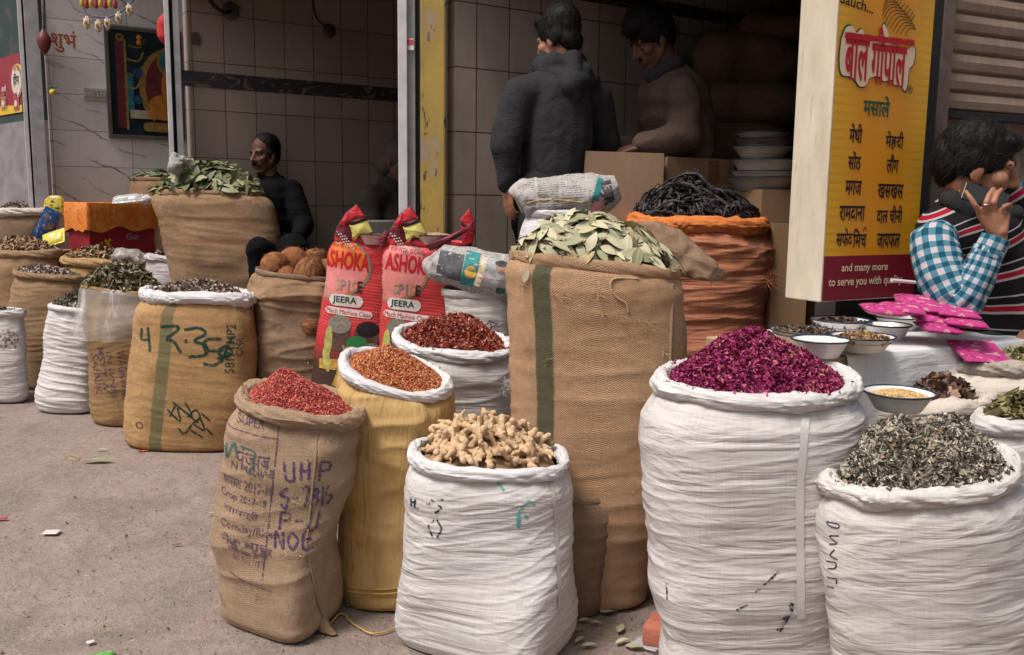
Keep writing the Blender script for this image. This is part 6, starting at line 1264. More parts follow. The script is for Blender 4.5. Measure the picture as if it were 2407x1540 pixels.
cc = ck.ramp(ck.ma('MULTIPLY', ck.ma('ADD', h1, h2), 0.5), [(0.0, (0.46, 0.41, 0.44)), (0.4, (0.07, 0.19, 0.26)), (0.75, (0.010, 0.065, 0.105))], 'CONSTANT'); check_m = ck.fin(cc, ck.bump(ck.noise(uv, 500, 2), 0.2, 0.002))
shirt = sleeve('shirt_sleeve', [X(2225, 545, 3.290), X(2196, 575, 3.210), X(2212, 650, 3.140), X(2250, 708, 3.090), X(2290, 660, 3.070), X(2326, 585, 3.065)], [0.05, 0.082, 0.082, 0.072, 0.060, 0.047], check_m, pm, folds=0.008)
sleeve('cuff', [X(2318, 604, 3.067), X(2330, 580, 3.065), X(2340, 560, 3.065)], [0.050, 0.049, 0.047], check_m, shirt, n=16, folds=0.001)
sleeve('shirt_sleeve', [X(2380, 545, 3.5), lsh, (lsh+lel)/2, lel, (lel+lwr)/2, lwr], [0.06, 0.085, 0.08, 0.072, 0.058, 0.045], check_m, pm, folds=0.008, sd=3.0)
col_ = blob([('c', X(2232, 470, 3.270), 0.035, X(2300, 520, 3.220), 0.03), ('c', X(2300, 520, 3.220), 0.03, X(2385, 500, 3.250), 0.028), ('c', X(2232, 470, 3.290), 0.04, X(2290, 480, 3.390), 0.05)], 0.008, 4, noise=cloth_noise(0.006)); mk('shirt_collar', *col_, plain('black_collar', (0.02, 0.02, 0.022), 0.9, 0.2, 20), pm)
sc_ = blob([('c', X(2404, 440, 3.36), 0.020, X(2440, 470, 3.34), 0.03)], 0.006, 3); mk('collar_tip', *sc_, check_m, pm, uv=sc_[0][:, [0, 2]])
vs = NT('striped_knit', 0.95, 0.1); o = vs.obj(); x = vs.xyz(o); vb = pm.location; zz = 0.93-0.45
t1 = vs.ma('SUBTRACT', x[2], zz); fz = vs.ma('MAXIMUM', vs.ma('MINIMUM', vs.ma('MULTIPLY', t1, 2.4), 1.0), 0.0); sl = vs.ma('SUBTRACT', t1, vs.ma('MULTIPLY', vs.ma('MULTIPLY', fz, 0.62), vs.ma('ADD', x[0], 0.1)))
fr_ = vs.ma('FRACT', vs.ma('ADD', vs.ma('DIVIDE', vs.ma('ADD', sl, vs.ma('MULTIPLY', vs.noise(o, 4, 2), 0.015)), 0.118), 10.0))
vc = vs.ramp(fr_, [(0.0, (0.013, 0.012, 0.014)), (0.34, (0.46, 0.42, 0.44)), (0.42, (0.36, 0.012, 0.03)), (0.58, (0.46, 0.42, 0.44)), (0.63, (0.013, 0.012, 0.014)), (0.84, (0.42, 0.39, 0.41)), (0.89, (0.013, 0.012, 0.014))], 'CONSTANT'); kn_ = vs.noise(o, 260, 2)
vest_m = vs.fin(vs.mix(vs.ma('MULTIPLY', kn_, 0.3), vc, (0.02, 0.02, 0.02)), vs.bump(kn_, 0.3, 0.004))
ve = blob([('c', X(2262, 505, 3.350), 0.10, X(2325, 610, 3.400), 0.195), ('c', X(2325, 610, 3.400), 0.195, X(2372, 800, 3.430), 0.205), ('c', X(2222, 548, 3.300), 0.105, X(2300, 560, 3.330), 0.15), ('c', X(2235, 500, 3.310), 0.07, X(2290, 540, 3.270), 0.10), ('c', X(2380, 500, 3.410), 0.11, X(2440, 640, 3.410), 0.2)], 0.01, 5, noise=cloth_noise(0.007, 6, 11)); mk('vest', *ve, vest_m, pm)
tr = blob([('c', X(2372, 800, 3.390), 0.13, X(2310, 850, 3.260), 0.095), ('c', X(2310, 850, 3.260), 0.09, X(2335, 1010, 3.320), 0.075), ('c', X(2430, 800, 3.390), 0.13, X(2440, 900, 3.230), 0.1)], 0.01, 5, noise=cloth_noise(0.006)); mk('trousers', *tr, fleece('dark_green_trousers', (0.02, 0.035, 0.035)), pm)
st = empty('stool', (X(2385, 860, 3.470)[0], 3.47, 0), 'plain crate the man on the phone sits on, hidden behind the table', 'stool'); zt = X(2372, 800, 3.430)[2]-0.2
MB().box(st.location[0]-0.2, st.location[0]+0.25, 3.31, 3.72, 0, zt, 0.01).build('crate_body', wood_m, st)
# --- the hooded man standing in the shop
Yh = 4.08; hc = X(1311, 100, Yh); f_ = V3([-0.80, 0.60, 0]); lf = np.cross(Z, f_); M = basis(f_, R(12)); hm = empty('person', (hc[0], Yh, FLOOR), 'standing man in a charcoal hooded sweatshirt seen from behind', 'person')
nk = X(1318, 172, Yh); pr, T, E_, C_ = hprims(hc, M, 0.95, nk); hip = X(1298, 452, Yh)
shL, elL, wrL = X(1222, 222, Yh-0.08), X(1186, 345, Yh-0.12), X(1192, 436, Yh-0.10); shR, elR, wrR = X(1398, 232, Yh+0.10), X(1424, 340, Yh+0.14), X(1395, 415, Yh+0.30)
def legs(h, sp_, f, kn=0.0):
    out = []
    for sd in (1, -1):
        a = h+sp_*0.09*sd; kx = a*1.0; kx[2] = FLOOR+0.48+0.0; an = a*1.0; an[2] = FLOOR+0.08; out += [('c', a, 0.085, kx, 0.06), ('c', kx, 0.058, an, 0.042), ('c', an-Z*0.03, 0.038, an+f*0.14-Z*0.045, 0.03)]
    return out
bd = pr+[('c', nk, 0.075, X(1312, 235, Yh), 0.13), ('c', X(1312, 235, Yh), 0.14, hip, 0.13), ('c', X(1312, 215, Yh), 0.09, shL, 0.055), ('c', X(1312, 215, Yh), 0.09, shR, 0.055), ('c', shL, 0.05, elL, 0.04), ('c', elL, 0.04, wrL, 0.028), ('c', shR, 0.05, elR, 0.04), ('c', elR, 0.04, wrR, 0.028)]+legs(hip, lf, f_)
bd += hand(X(1192, 440, Yh-0.10), (0.10, 0.05, -1), (-0.75, -0.6, 0), (-0.5, 0.85, 0), 0.5, 0.95)+hand(wrR, (-0.8, 0.6, -0.2), (0.5, 0.3, 0.8), (-0.3, -0.2, 0.9), 0.7, 0.95)
V, F = blob(bd, 0.006, 2); mk('body', V, F, SK1, hm)
hair(hm, stdhair(E_, C_)+[E_((-0.03, 0, 0.085), (0.10, 0.085, 0.085)), E_((0.06, 0, 0.11), (0.045, 0.05, 0.03)), E_((-0.08, 0, -0.01), (0.04, 0.062, 0.06))], hc, M, 0.97, 0.006, 700)
bdm = blob([C_((0.0, 0.056, -0.048), 0.014, (0.055, 0.026, -0.098), 0.015), C_((0.0, 0.060, -0.020), 0.010, (0.0, 0.056, -0.05), 0.012)], 0.005, 1); mk('beard', *bdm, hair_m, hm)
eyes(hm, T, M, 0.95, 0.4, SK1)
hood_m = fleece('charcoal_fleece', (0.028, 0.028, 0.031))
sw = [('c', X(1312, 225, Yh), 0.155, X(1306, 330, Yh), 0.165), ('c', X(1306, 330, Yh), 0.165, X(1298, 440, Yh), 0.150), ('c', X(1312, 205, Yh), 0.105, shL, 0.075), ('c', X(1312, 205, Yh), 0.105, shR, 0.075), ('c', shL, 0.078, elL, 0.068), ('c', elL, 0.066, X(1193, 428, Yh-0.10), 0.046), ('c', shR, 0.078, elR, 0.068), ('c', elR, 0.066, wrR, 0.05), ('c', nk, 0.085, X(1315, 215, Yh), 0.12)]
V, F = blob(sw, 0.009, 4, noise=cloth_noise(0.011, 5, 4.5, 2.0)); sw_o = mk('sweatshirt', V, F, hood_m, hm)
hd = [('c', X(1272, 158, Yh-0.02), 0.045, X(1340, 200, Yh-0.13), 0.055), ('c', X(1340, 200, Yh-0.13), 0.055, X(1385, 190, Yh+0.02), 0.05), ('c', X(1345, 140, Yh-0.06), 0.045, X(1352, 225, Yh-0.13), 0.03), ('c', X(1280, 140, Yh+0.0), 0.04, X(1350, 150, Yh+0.03), 0.055), ('c', X(1300, 150, Yh-0.06), 0.05, X(1365, 170, Yh-0.04), 0.05)]
V, F = blob(hd, 0.007, 5, noise=cloth_noise(0.003, 9, 9)); mk('hood', V, F, hood_m, sw_o)
cu = blob([('c', X(1195, 424, Yh-0.10), 0.040, X(1198, 436, Yh-0.10), 0.038)], 0.006, 2); mk('cuff', *cu, fleece('grey_cuff', (0.10, 0.10, 0.105)), sw_o)
hem = blob([('c', X(1265, 462, Yh), 0.135, X(1335, 462, Yh), 0.13)], 0.01, 4, noise=cloth_noise(0.006, 9, 4)); mk('hem', *hem, hood_m, sw_o)
lg = [(a, b, c*1.28, d, e*1.35) for a, b, c, d, e in legs(hip, lf, f_)[0:2]+legs(hip, lf, f_)[3:5]]; V, F = blob(lg+[('c', hip, 0.145, hip-Z*0.1, 0.14)], 0.012, 4, noise=cloth_noise(0.006)); mk('trousers', V, F, fleece('black_trousers', (0.02, 0.02, 0.022)), hm)
# --- the man in the brown jacket
Yb = 4.38; hc = X(1532, 98, Yb); f_ = V3([-0.93, -0.36, 0]); lf = np.cross(Z, f_); M = basis(f_, R(30)); bm_ = empty('person', (X(1580, 300, Yb)[0], Yb, FLOOR), 'man in a brown jacket looking down behind the pale carton', 'person')
nk = X(1572, 175, Yb+0.02); pr, T, E_, C_ = hprims(hc, M, 1.04, nk); hip = X(1585, 440, Yb+0.05)
sh1, el1, wr1 = X(1600, 222, Yb-0.12), X(1608, 322, Yb-0.16), X(1500, 345, Yb-0.22); sh2, el2, wr2 = X(1545, 225, Yb+0.18), X(1530, 330, Yb+0.2), X(1470, 350, Yb+0.0)
bd = pr+[('c', nk, 0.08, X(1580, 260, Yb+0.02), 0.13), ('c', X(1580, 260, Yb+0.02), 0.14, hip, 0.14), ('c', X(1580, 225, Yb), 0.09, sh1, 0.055), ('c', X(1580, 225, Yb), 0.09, sh2, 0.055), ('c', sh1, 0.05, el1, 0.042), ('c', el1, 0.04, wr1, 0.028), ('c', sh2, 0.05, el2, 0.042), ('c', el2, 0.04, wr2, 0.028)]+legs(hip, lf, f_)+hand(wr1, (-0.9, 0.1, -0.25), (0, -0.3, 0.9), (0, 0.9, 0.3), 0.8)+hand(wr2, (-0.9, -0.2, -0.3), (0, 0.2, 0.9), (0, -0.9, 0.3), 0.8)
V, F = blob(bd, 0.006, 2); mk('body', V, F, SK2, bm_)
hair(bm_, stdhair(E_, C_)+[E_((0.0, 0, 0.10), (0.10, 0.085, 0.075)), E_((0.07, 0, 0.092), (0.040, 0.062, 0.036)), E_((-0.075, 0, 0.03), (0.055, 0.075, 0.085))], hc, M, 1.06, 0.006, 700)
eyes(bm_, T, M, 1.04, 0.8, SK2)
be = blob([E_((0.068, 0, -0.102), (0.020, 0.024, 0.018)), C_((0.093, 0, -0.045), 0.008, (0.082, 0.024, -0.054), 0.005)], 0.0045, 1); mk('beard', *be, hair_m, bm_)
jk = [('c', X(1582, 232, Yb+0.02), 0.17, X(1592, 330, Yb+0.05), 0.185), ('c', X(1592, 330, Yb+0.05), 0.185, hip, 0.175), ('c', X(1580, 212, Yb), 0.11, sh1, 0.08), ('c', X(1580, 212, Yb), 0.11, sh2, 0.08), ('c', sh1, 0.085, el1, 0.078), ('c', el1, 0.076, X(1512, 342, Yb-0.21), 0.055), ('c', sh2, 0.08, el2, 0.075), ('c', el2, 0.07, wr2, 0.055)]
V, F = blob(jk, 0.009, 4, noise=cloth_noise(0.015, 6, 11, 5.0)); jko = mk('jacket', V, F, fleece('brown_jacket_cloth', (0.088, 0.060, 0.047)), bm_)
V, F = blob([('c', X(1535, 180, Yb-0.06), 0.04, X(1585, 150, Yb-0.07), 0.04), ('c', X(1585, 150, Yb-0.07), 0.04, X(1608, 150, Yb+0.05), 0.045)], 0.007, 4, noise=cloth_noise(0.005)); mk('collar', V, F, fleece('dark_collar', (0.035, 0.033, 0.036)), jko)
lg = [(a, b, c*1.28, d, e*1.35) for a, b, c, d, e in legs(hip, lf, f_)[0:2]+legs(hip, lf, f_)[3:5]]; V, F = blob(lg+[('c', hip, 0.15, hip-Z*0.1, 0.15)], 0.014, 4); mk('trousers', V, F, fleece('grey_trousers', (0.04, 0.038, 0.036)), bm_)
# --- the moustached man sitting in the next shop
Ym = 5.95; hc = X(621, 366, Ym); f_ = V3([-0.50, -0.86, 0]); M = basis(f_, R(6)); mm = empty('person', (X(640, 600, Ym)[0], Ym, FLOOR), 'moustached man in black sitting in the dim shop behind the bay leaves', 'person')
nk = X(632, 425, Ym+0.03); pr, T, E_, C_ = hprims(hc, M, 1.0, nk); hip = X(650, 590, Ym+0.08)
shn, eln, wrn = X(682, 452, Ym+0.02), X(712, 528, Ym-0.06), X(694, 560, Ym-0.22); shf, elf, wrf = X(592, 455, Ym-0.04), X(575, 530, Ym-0.12), X(610, 565, Ym-0.3)
kn1, kn2 = X(690, 582, Ym-0.32), X(610, 588, Ym-0.36)
bd = pr+[('c', nk, 0.075, X(640, 490, Ym+0.03), 0.15), ('c', X(640, 490, Ym+0.03), 0.15, hip, 0.15), ('c', X(640, 455, Ym+0.02), 0.08, shn, 0.055), ('c', X(640, 455, Ym+0.02), 0.08, shf, 0.055), ('c', shn, 0.05, eln, 0.042), ('c', eln, 0.04, wrn, 0.028), ('c', shf, 0.05, elf, 0.042), ('c', elf, 0.04, wrf, 0.028), ('c', hip, 0.09, kn1, 0.065), ('c', hip, 0.09, kn2, 0.065), ('c', kn1, 0.055, V3([kn1[0], kn1[1]+0.05, FLOOR+0.06]), 0.042), ('c', kn2, 0.055, V3([kn2[0], kn2[1]+0.05, FLOOR+0.06]), 0.042)]+hand(wrn, (-0.55, -0.4, -0.6), (0.5, -0.6, 0.5), (-0.6, -0.3, 0.6), 0.45)+hand(wrf, (0.5, -0.5, -0.5), (0, -0.3, 0.9), (0.6, 0.5, 0.3), 0.5)
V, F = blob(bd, 0.007, 2); mk('body', V, F, SK2, mm)
hair(mm, [E_((-0.030, 0, 0.062), (0.098, 0.084, 0.086)), E_((-0.070, 0, 0.005), (0.046, 0.068, 0.070)), E_((-0.02, 0.066, 0.02), (0.045, 0.018, 0.045)), E_((-0.02, -0.066, 0.02), (0.045, 0.018, 0.045))], hc, M, 1.0, 0.006, 400)
eyes(mm, T, M, 1.0, 0.2); mo = blob([C_((0.096, 0, -0.046), 0.010, (0.080, 0.034, -0.058), 0.006), C_((0.096, 0, -0.046), 0.010, (0.080, -0.034, -0.058), 0.006)], 0.0035, 1); mk('moustache', *mo, hair_m, mm)
ct = [('c', X(640, 462, Ym+0.03), 0.15, X(648, 580, Ym+0.06), 0.19), ('c', X(640, 450, Ym+0.02), 0.1, shn, 0.078), ('c', X(640, 450, Ym+0.02), 0.1, shf, 0.078), ('c', shn, 0.08, eln, 0.072), ('c', eln, 0.07, X(702, 550, Ym-0.19), 0.055), ('c', shf, 0.08, elf, 0.07), ('c', elf, 0.07, wrf, 0.05), ('c', nk, 0.08, X(640, 450, Ym), 0.1)]
V, F = blob(ct, 0.012, 4, noise=cloth_noise(0.012, 6, 10)); mk('coat', V, F, fleece('black_wool', (0.006, 0.006, 0.007)), mm)
V, F = blob([('c', hip, 0.12, kn1, 0.09), ('c', hip, 0.12, kn2, 0.09), ('c', kn1, 0.085, V3([kn1[0], kn1[1]+0.05, FLOOR+0.1]), 0.07), ('c', kn2, 0.085, V3([kn2[0], kn2[1]+0.05, FLOOR+0.1]), 0.07)], 0.014, 4, noise=cloth_noise(0.008)); mk('trousers', V, F, fleece('black_cotton', (0.006, 0.006, 0.007)), mm)
MB().box(hip[0]-0.22, hip[0]+0.22, Ym-0.1, Ym+0.3, FLOOR, hip[2]-0.13, 0.01).build('stool', wood_m); tag(bpy.data.objects['stool.001'] if 'stool.001' in bpy.data.objects else COL.objects[-1], 'wooden block under the moustached man', 'stool')
# --- two more people mostly hidden in the shops
def hidden(px, py, Y, f, lab, cm, cap, bend=0.0, wide=1.0, label_cap='cap'):
    f = V3(f); M = basis(f, R(20)); hc = X(px, py, Y); o = empty('person', (hc[0], Y, FLOOR), lab, 'person'); nk = hc-Z*0.16-f*0.06; pr, T, E_, C_ = hprims(hc, M, 1.0, nk); hip = nk-Z*0.52-f*bend; hip[2] = max(hip[2], FLOOR+0.25)
    lf = np.cross(Z, f); s1, s2 = nk-Z*0.08+lf*0.19-f*bend*0.2, nk-Z*0.08-lf*0.19-f*bend*0.2; k1, k2 = hip+f*0.38+lf*0.1, hip+f*0.38-lf*0.1
    arms = []
    for s in (s1, s2): e = s-Z*0.27+f*0.05; w_ = e+f*0.22-Z*0.05; arms.append((s, e, w_))
    bd = pr+[('c', nk, 0.075, (nk+hip)/2, 0.14), ('c', (nk+hip)/2, 0.14, hip, 0.14), ('c', hip, 0.085, k1, 0.06), ('c', hip, 0.085, k2, 0.06), ('c', k1, 0.055, V3([k1[0], k1[1], FLOOR+0.06]), 0.04), ('c', k2, 0.055, V3([k2[0], k2[1], FLOOR+0.06]), 0.04)]
    for s, e, w_ in arms: bd += [('c', nk-Z*0.1, 0.08, s, 0.05), ('c', s, 0.05, e, 0.04), ('c', e, 0.04, w_, 0.028)]+hand(w_, f-Z*0.2, Z, lf, 0.6)
    V, F = blob(bd, 0.009, 2); mk('body', V, F, SK2, o); cl = [('c', nk-Z*0.03, 0.11, (nk+hip)/2, 0.2*wide), ('c', (nk+hip)/2, 0.2*wide, hip, 0.21*wide), ('c', hip, 0.12, k1, 0.09), ('c', hip, 0.12, k2, 0.09), ('c', k1, 0.085, V3([k1[0], k1[1], FLOOR+0.1]), 0.07), ('c', k2, 0.085, V3([k2[0], k2[1], FLOOR+0.1]), 0.07)]
    for s, e, w_ in arms: cl += [('c', nk-Z*0.09, 0.1, s, 0.08), ('c', s, 0.08, e, 0.072), ('c', e, 0.07, w_, 0.055)]
    V, F = blob(cl, 0.014, 4, noise=cloth_noise(0.012, 6, 10)); mk('clothes', V, F, cm, o)
    if cap is not None: V, F = blob([E_((-0.02, 0, 0.045), (0.106, 0.090, 0.10)), C_((-0.05, 0.04, -0.05), 0.07, (-0.06, -0.04, -0.05), 0.07)], 0.01, 4); mk(label_cap, V, F, cap, o)
    else: hair(o, stdhair(E_, C_), hc, M, 1.0, 0.008, 200)
hidden(1205, 330, 4.85, (0.9, 0.4, 0), 'person in black bending behind the hooded man, face hidden', fleece('black_shawl', (0.008, 0.008, 0.009)), None, 0.25, 1.1)
hidden(935, 380, 6.0, (0.8, -0.6, 0), 'person with a pale head cloth half hidden behind the steel frame', fleece('dull_brown_cloth', (0.04, 0.032, 0.027)), plain('pale_pink_cloth', (0.075, 0.058, 0.053), 0.9, 0.15, 15), 0.05, 1.0, 'head_cloth')
# ---------------------------------------------------------------- marks on the cloth
def at_scale(s, px, py):
    h = s.hit(px, py); return (h[1] if h is not None else s.Y)/FOC
def write(s, body, px, py, hpx, wpx, m, rot=0.0, bold=0.0, lift=0.0018, name='lettering', seg=0.16):
    V2, F = text_2d(body, bold, 1.0, seg); w0, h0 = np.ptp(V2[:, 0]), np.ptp(V2[:, 1]); q = at_scale(s, px, py)
    return s.lay(name, V2*[wpx*q/w0, hpx*q/h0], F, m, px, py, 1.0, rot, lift)
def strokes(s, lines, px, py, unit, wd, m, rot=0.0, name='marker_writing', lift=0.0018):
    """strokes in a box of unit px; y up"""
    q = at_scale(s, px, py)*unit; V2, F = ribbon_2d(lines, wd); return s.lay(name, V2*q, F, m, px, py, 1.0, rot, lift)
def spot(s, V2F, px, py, m, rot=0.0, lift=0.0018, name='printed_panel', sc=1.0):
    q = at_scale(s, px, py); return s.lay(name, V2F[0]*q*sc, V2F[1], m, px, py, 1.0, rot, lift)
purple = ink('faded_purple_ink', (0.11, 0.065, 0.11), 0.46, 130); purple2 = ink('purple_marker', (0.085, 0.05, 0.13), 0.455, 120); green_i = ink('dark_green_marker', (0.016, 0.06, 0.05), 0.43, 110); green_f = ink('faded_green_ink', (0.04, 0.15, 0.12), 0.46, 110); teal_i = ink('teal_marker', (0.10, 0.42, 0.36), 0.38, 110); black_i = ink('black_smudge', (0.02, 0.02, 0.025), 0.50, 70); brown_i = ink('faded_brown_ink', (0.10, 0.06, 0.05), 0.44, 130)
s = S['17']
strokes(s, [[(-1.0, 0.55), (-1.02, -0.05), (-0.62, 0.0)], [(-0.68, 0.62), (-0.62, -0.62)]], 381, 800, 46, 0.13, green_i)
strokes(s, [[(-0.55, 0.55), (0.1, 0.62), (0.2, 0.45), (-0.3, 0.02), (0.0, -0.1), (0.3, -0.62)]], 408, 798, 52, 0.13, green_i); strokes(s, [[(-0.06, 0), (0.06, 0.0)]], 437, 802, 46, 0.2, green_i)
strokes(s, [[(-0.5, 0.55), (0.1, 0.62), (0.35, 0.4), (-0.1, 0.08), (0.35, -0.1), (0.3, -0.5), (-0.35, -0.62)]], 463, 806, 56, 0.12, green_i)
strokes(s, [[(0.4, 0.55), (-0.25, 0.5), (-0.3, 0.05), (0.2, 0.0), (0.4, -0.35), (0.05, -0.62), (-0.4, -0.55)]], 499, 826, 54, 0.12, green_i)
write(s, '5817TMP2', 541, 820, 22, 118, green_i, 1.5, 0.01); write(s, 'OMR', 563, 815, 17, 44, green_i, 1.5, 0.0)
strokes(s, [[(-0.4, 0.2), (0.1, 0.5), (0.5, 0.1), (0.1, -0.3), (-0.4, 0.0), (0.2, 0.35)], [(-0.5, -0.4), (0.5, -0.1)], [(-0.2, -0.6), (0.3, 0.6)]], 527, 830, 34, 0.16, green_i)
strokes(s, [[(-1.1, 0.5), (-0.5, -0.1), (-0.6, 0.6)], [(-0.5, 0.6), (0.1, 0.2), (-0.2, 0.9)], [(-0.1, 0.1), (0.3, 0.5), (0.5, 0.1), (0.1, -0.3), (-0.3, -0.8), (-0.6, -0.5)], [(0.2, -0.3), (0.7, -0.6), (0.5, 0.1)], [(0.6, 0.3), (1.0, -0.1)], [(-1.0, 0.1), (-0.7, 0.7)], [(0.0, -0.6), (0.6, -1.0)], [(0.8, -0.5), (1.1, -0.9)], [(-0.8, 0.9), (0.4, -0.2)]], 446, 985, 46, 0.09, ink('green_black_scrawl', (0.02, 0.05, 0.04), 0.42, 110))
spot(s, disc_2d(9, 9, inner=0.6, rings=2), 328, 1000, brown_i, name='stamp')
s = S['19']
for body, px, py, hp, wp in (('SAINIK', 228, 880, 15, 100), ('MSY\'Y W', 243, 870, 15, 110), ('IN IVNIS', 262, 880, 12, 110), ('WAGRWAL', 290, 880, 19, 120)): write(s, body, px, py, hp, wp, purple, -1.5, 0.01)
s = S['2']
for body, px, py, hp, wp in (('SUPER', 590, 992, 20, 66), ('पंजाब', 594, 1078, 40, 82), ('N PUNJAB', 593, 1110, 26, 104), ('फसल 2017-18', 582, 1143, 27, 122), ('Crop 2017-18', 571, 1176, 24, 112), ('सामग्री', 565, 1207, 24, 86), ('Comday/Rice', 578, 1247, 27, 128), ('नेट भार', 572, 1276, 24, 112)): write(s, body, px, py, hp, wp, purple, -0.10, 0.012)
spot(s, rect_2d(-50, 55, -16, 14), 585, 1292, ink('rubbed_purple_block', (0.13, 0.085, 0.10), 0.55, 60), -0.12); write(s, '50 KG NET', 585, 1318, 18, 80, purple, -0.12)
strokes(s, [[(0.0, 1.0), (-0.1, 0.2), (-0.25, -1.0)], ], 660, 1190, 200, 0.014, purple); strokes(s, [[(-1, 0.32), (0, 0), (1, -0.1)]], 588, 1372, 54, 0.05, purple); strokes(s, [[(-1, 0.12), (1, -0.12)]], 590, 1020, 64, 0.035, purple)
strokes(s, [[(-0.9, 0.4), (-0.9, -0.3), (-0.5, 0.5), (-0.4, -0.2)], [(-0.2, 0.4), (0.5, 0.2), (0.3, -0.4)], [(0.6, -0.3), (0.2, -0.7), (0.5, -0.9)]], 575, 1070, 50, 0.10, green_f)
strokes(s, [[(-1.0, 0.4), (-0.95, -0.3), (-0.6, -0.4), (-0.6, 0.4)], [(-0.25, 0.4), (-0.3, -0.4)], [(0.1, 0.4), (0.05, -0.4)], [(-0.28, 0.0), (0.08, 0.02)], [(0.6, 0.4), (0.5, -0.5)], [(0.6, 0.4), (1.0, 0.3), (0.95, 0.0), (0.55, -0.02)]], 722, 1107, 54, 0.12, purple2)
strokes(s, [[(-0.7, 0.4), (-1.0, 0.1), (-0.7, -0.05), (-0.8, -0.45), (-1.0, -0.3)], [(-0.5, -0.05), (-0.3, 0.0)], [(-0.15, 0.35), (0.15, 0.4), (-0.05, -0.4)], [(0.45, 0.35), (0.25, 0.1), (0.5, -0.1), (0.3, -0.4), (0.2, -0.15), (0.5, 0.15), (0.45, 0.35)], [(0.7, 0.4), (0.65, -0.4)], [(0.95, 0.4), (0.8, 0.1), (1.05, -0.1), (0.85, -0.4)]], 718, 1168, 60, 0.10, purple2)
strokes(s, [[(-0.8, 0.4), (-0.9, -0.4)], [(-0.8, 0.4), (-0.45, 0.35), (-0.5, 0.05), (-0.85, 0.0)], [(-0.25, 0.0), (0.15, 0.02)], [(0.5, 0.4), (0.35, -0.4)], [(0.9, 0.4), (0.7, -0.4)]], 704, 1224, 54, 0.11, purple2)
strokes(s, [[(-0.9, -0.4), (-0.85, 0.4), (-0.55, -0.4), (-0.5, 0.4)], [(-0.1, 0.4), (-0.3, 0.0), (-0.1, -0.4), (0.15, 0.0), (-0.1, 0.4)], [(0.9, 0.4), (0.45, 0.35), (0.4, -0.4), (0.85, -0.4)], [(0.4, 0.0), (0.8, 0.02)]], 692, 1270, 52, 0.11, purple2)
def seam(s, pts, rad, m, name='seam', parent=None, lift=0.001):
    p = [s.hit(*q) for q in pts]; p = [a-s.vd*lift for a in p if a is not None]
    if len(p) > 2: q = curve_pts(p, 70); q = q+np.stack([0.0012*pn(np.arange(70)*0.9, i+0.5, 1) for i in range(3)], -1); return MB().tube(q, rad, 6).build(name, m, parent or s.root, smooth=True)
jute_cord = burlap('jute_cord', (0.36, 0.245, 0.15)); pale_cord = plain('pale_jute_thread', (0.46, 0.32, 0.19), 0.9, 0.2, 40)
seam(S['2'], [(746, 1020), (742, 1080), (734, 1150), (727, 1220), (722, 1265)], 0.0035, jute_cord); seam(S['2'], [(720, 1270), (728, 1320), (742, 1390), (758, 1450)], 0.0045, jute_cord)
b_ = S['2'].hit(762, 1462)
if b_ is not None:
    V, F = blob([('c', b_+V3([-0.03, 0.02, 0.01]), 0.035, b_+V3([0.012, -0.02, -0.01]), 0.018), ('c', b_+V3([0.012, -0.02, -0.01]), 0.017, b_+V3([0.035, -0.035, -0.028]), 0.011)], 0.005, 3, noise=cloth_noise(0.006, 16, 16)); V[:, 2] = np.maximum(V[:, 2], 0.002); mk('tied_corner', V, F, jute_cord, S['2'].root, uv=V[:, [0, 2]])
def patch_sheet(name, poly, Y, m, parent, thick=0.003, bulge=0.02, n=16, sd=0.0):
    """cloth sheet with a traced outline, real distance, thickness and curl"""
    p = np.array(poly, float); c = p.mean(0); V, F = [], []; k_ = len(p)
    P0 = np.concatenate([p[i][None]+(p[(i+1) % k_]-p[i])[None]*np.linspace(0, 1, n, endpoint=False)[:, None] for i in range(k_)]); m_ = len(P0); rr_ = 7
    for r in range(rr_+1):
        for q in P0: x_ = c+(q-c)*(r/rr_); yy_ = Y(x_[0], x_[1]) if callable(Y) else Y; pt = P(x_[0], x_[1], yy_); d = bulge*(0.6*(1-(r/rr_)**2)+0.7*float(pn(x_[0]*0.035+sd, x_[1]*0.035, 3))); V.append(pt-V3([0, 1, 0])*d)
    o = mk(name, V, gridfaces(m_, rr_+1), m, parent, uv=[(v[0], v[2]) for v in V]); o.modifiers.new('thick', 'SOLIDIFY').thickness = thick; return o
# small tufts of loose fibre on the burlap
def tufts(s, spots, m, n=16, L=0.02):
    for px, py in spots:
        mb = MB(); h = s.hit(px, py)
        if h is None: continue
        for i in range(n):
            d = rng.normal(size=3)-s.vd*1.2; d /= np.linalg.norm(d); p0 = h+V3(rng.normal(size=3))*0.006
            mb.tube([p0, p0+d*L*0.5+Z*0.002*rng.normal(), p0+d*L*0.8-Z*L*0.5*rng.random()+s.rt*L*0.5*rng.normal()], 0.0006, 3, False)
        mb.build('loose_fibres', m, s.root)
tufts(S['1'], [(1232, 672), (1300, 690), (1325, 700), (1405, 690), (1520, 760), (1548, 872), (1560, 820), (1420, 735), (1460, 745), (1500, 940), (1600, 648)], pale_cord)
for key, c_ in (('17', (450, 850)), ('18', (510, 560)), ('21', (115, 780)), ('1', (1400, 950)), ('2', (650, 1200)), ('16', (680, 800)), ('19', (270, 900)), ('22', (60, 650))):
    sp_q = [(c_[0]+(rng.random()-0.5)*2*(180 if key == '1' else 110), c_[1]+(rng.random()-0.5)*2*(330 if key == '1' else 130)) for _ in range(9)]
    tufts(S[key], sp_q, pale_cord, 7, 0.014)
tufts(S['2'], [(600, 1398), (556, 940), (700, 1300), (620, 1050), (770, 1030)], pale_cord, 10, 0.014); tufts(S['16'], [(655, 770), (720, 850), (620, 720)], pale_cord, 12); tufts(S['13'], [(1805, 690), (1800, 660), (1806, 640)], plain('orange_thread', (0.42, 0.15, 0.06), 0.8, 0.2), 26, 0.05)
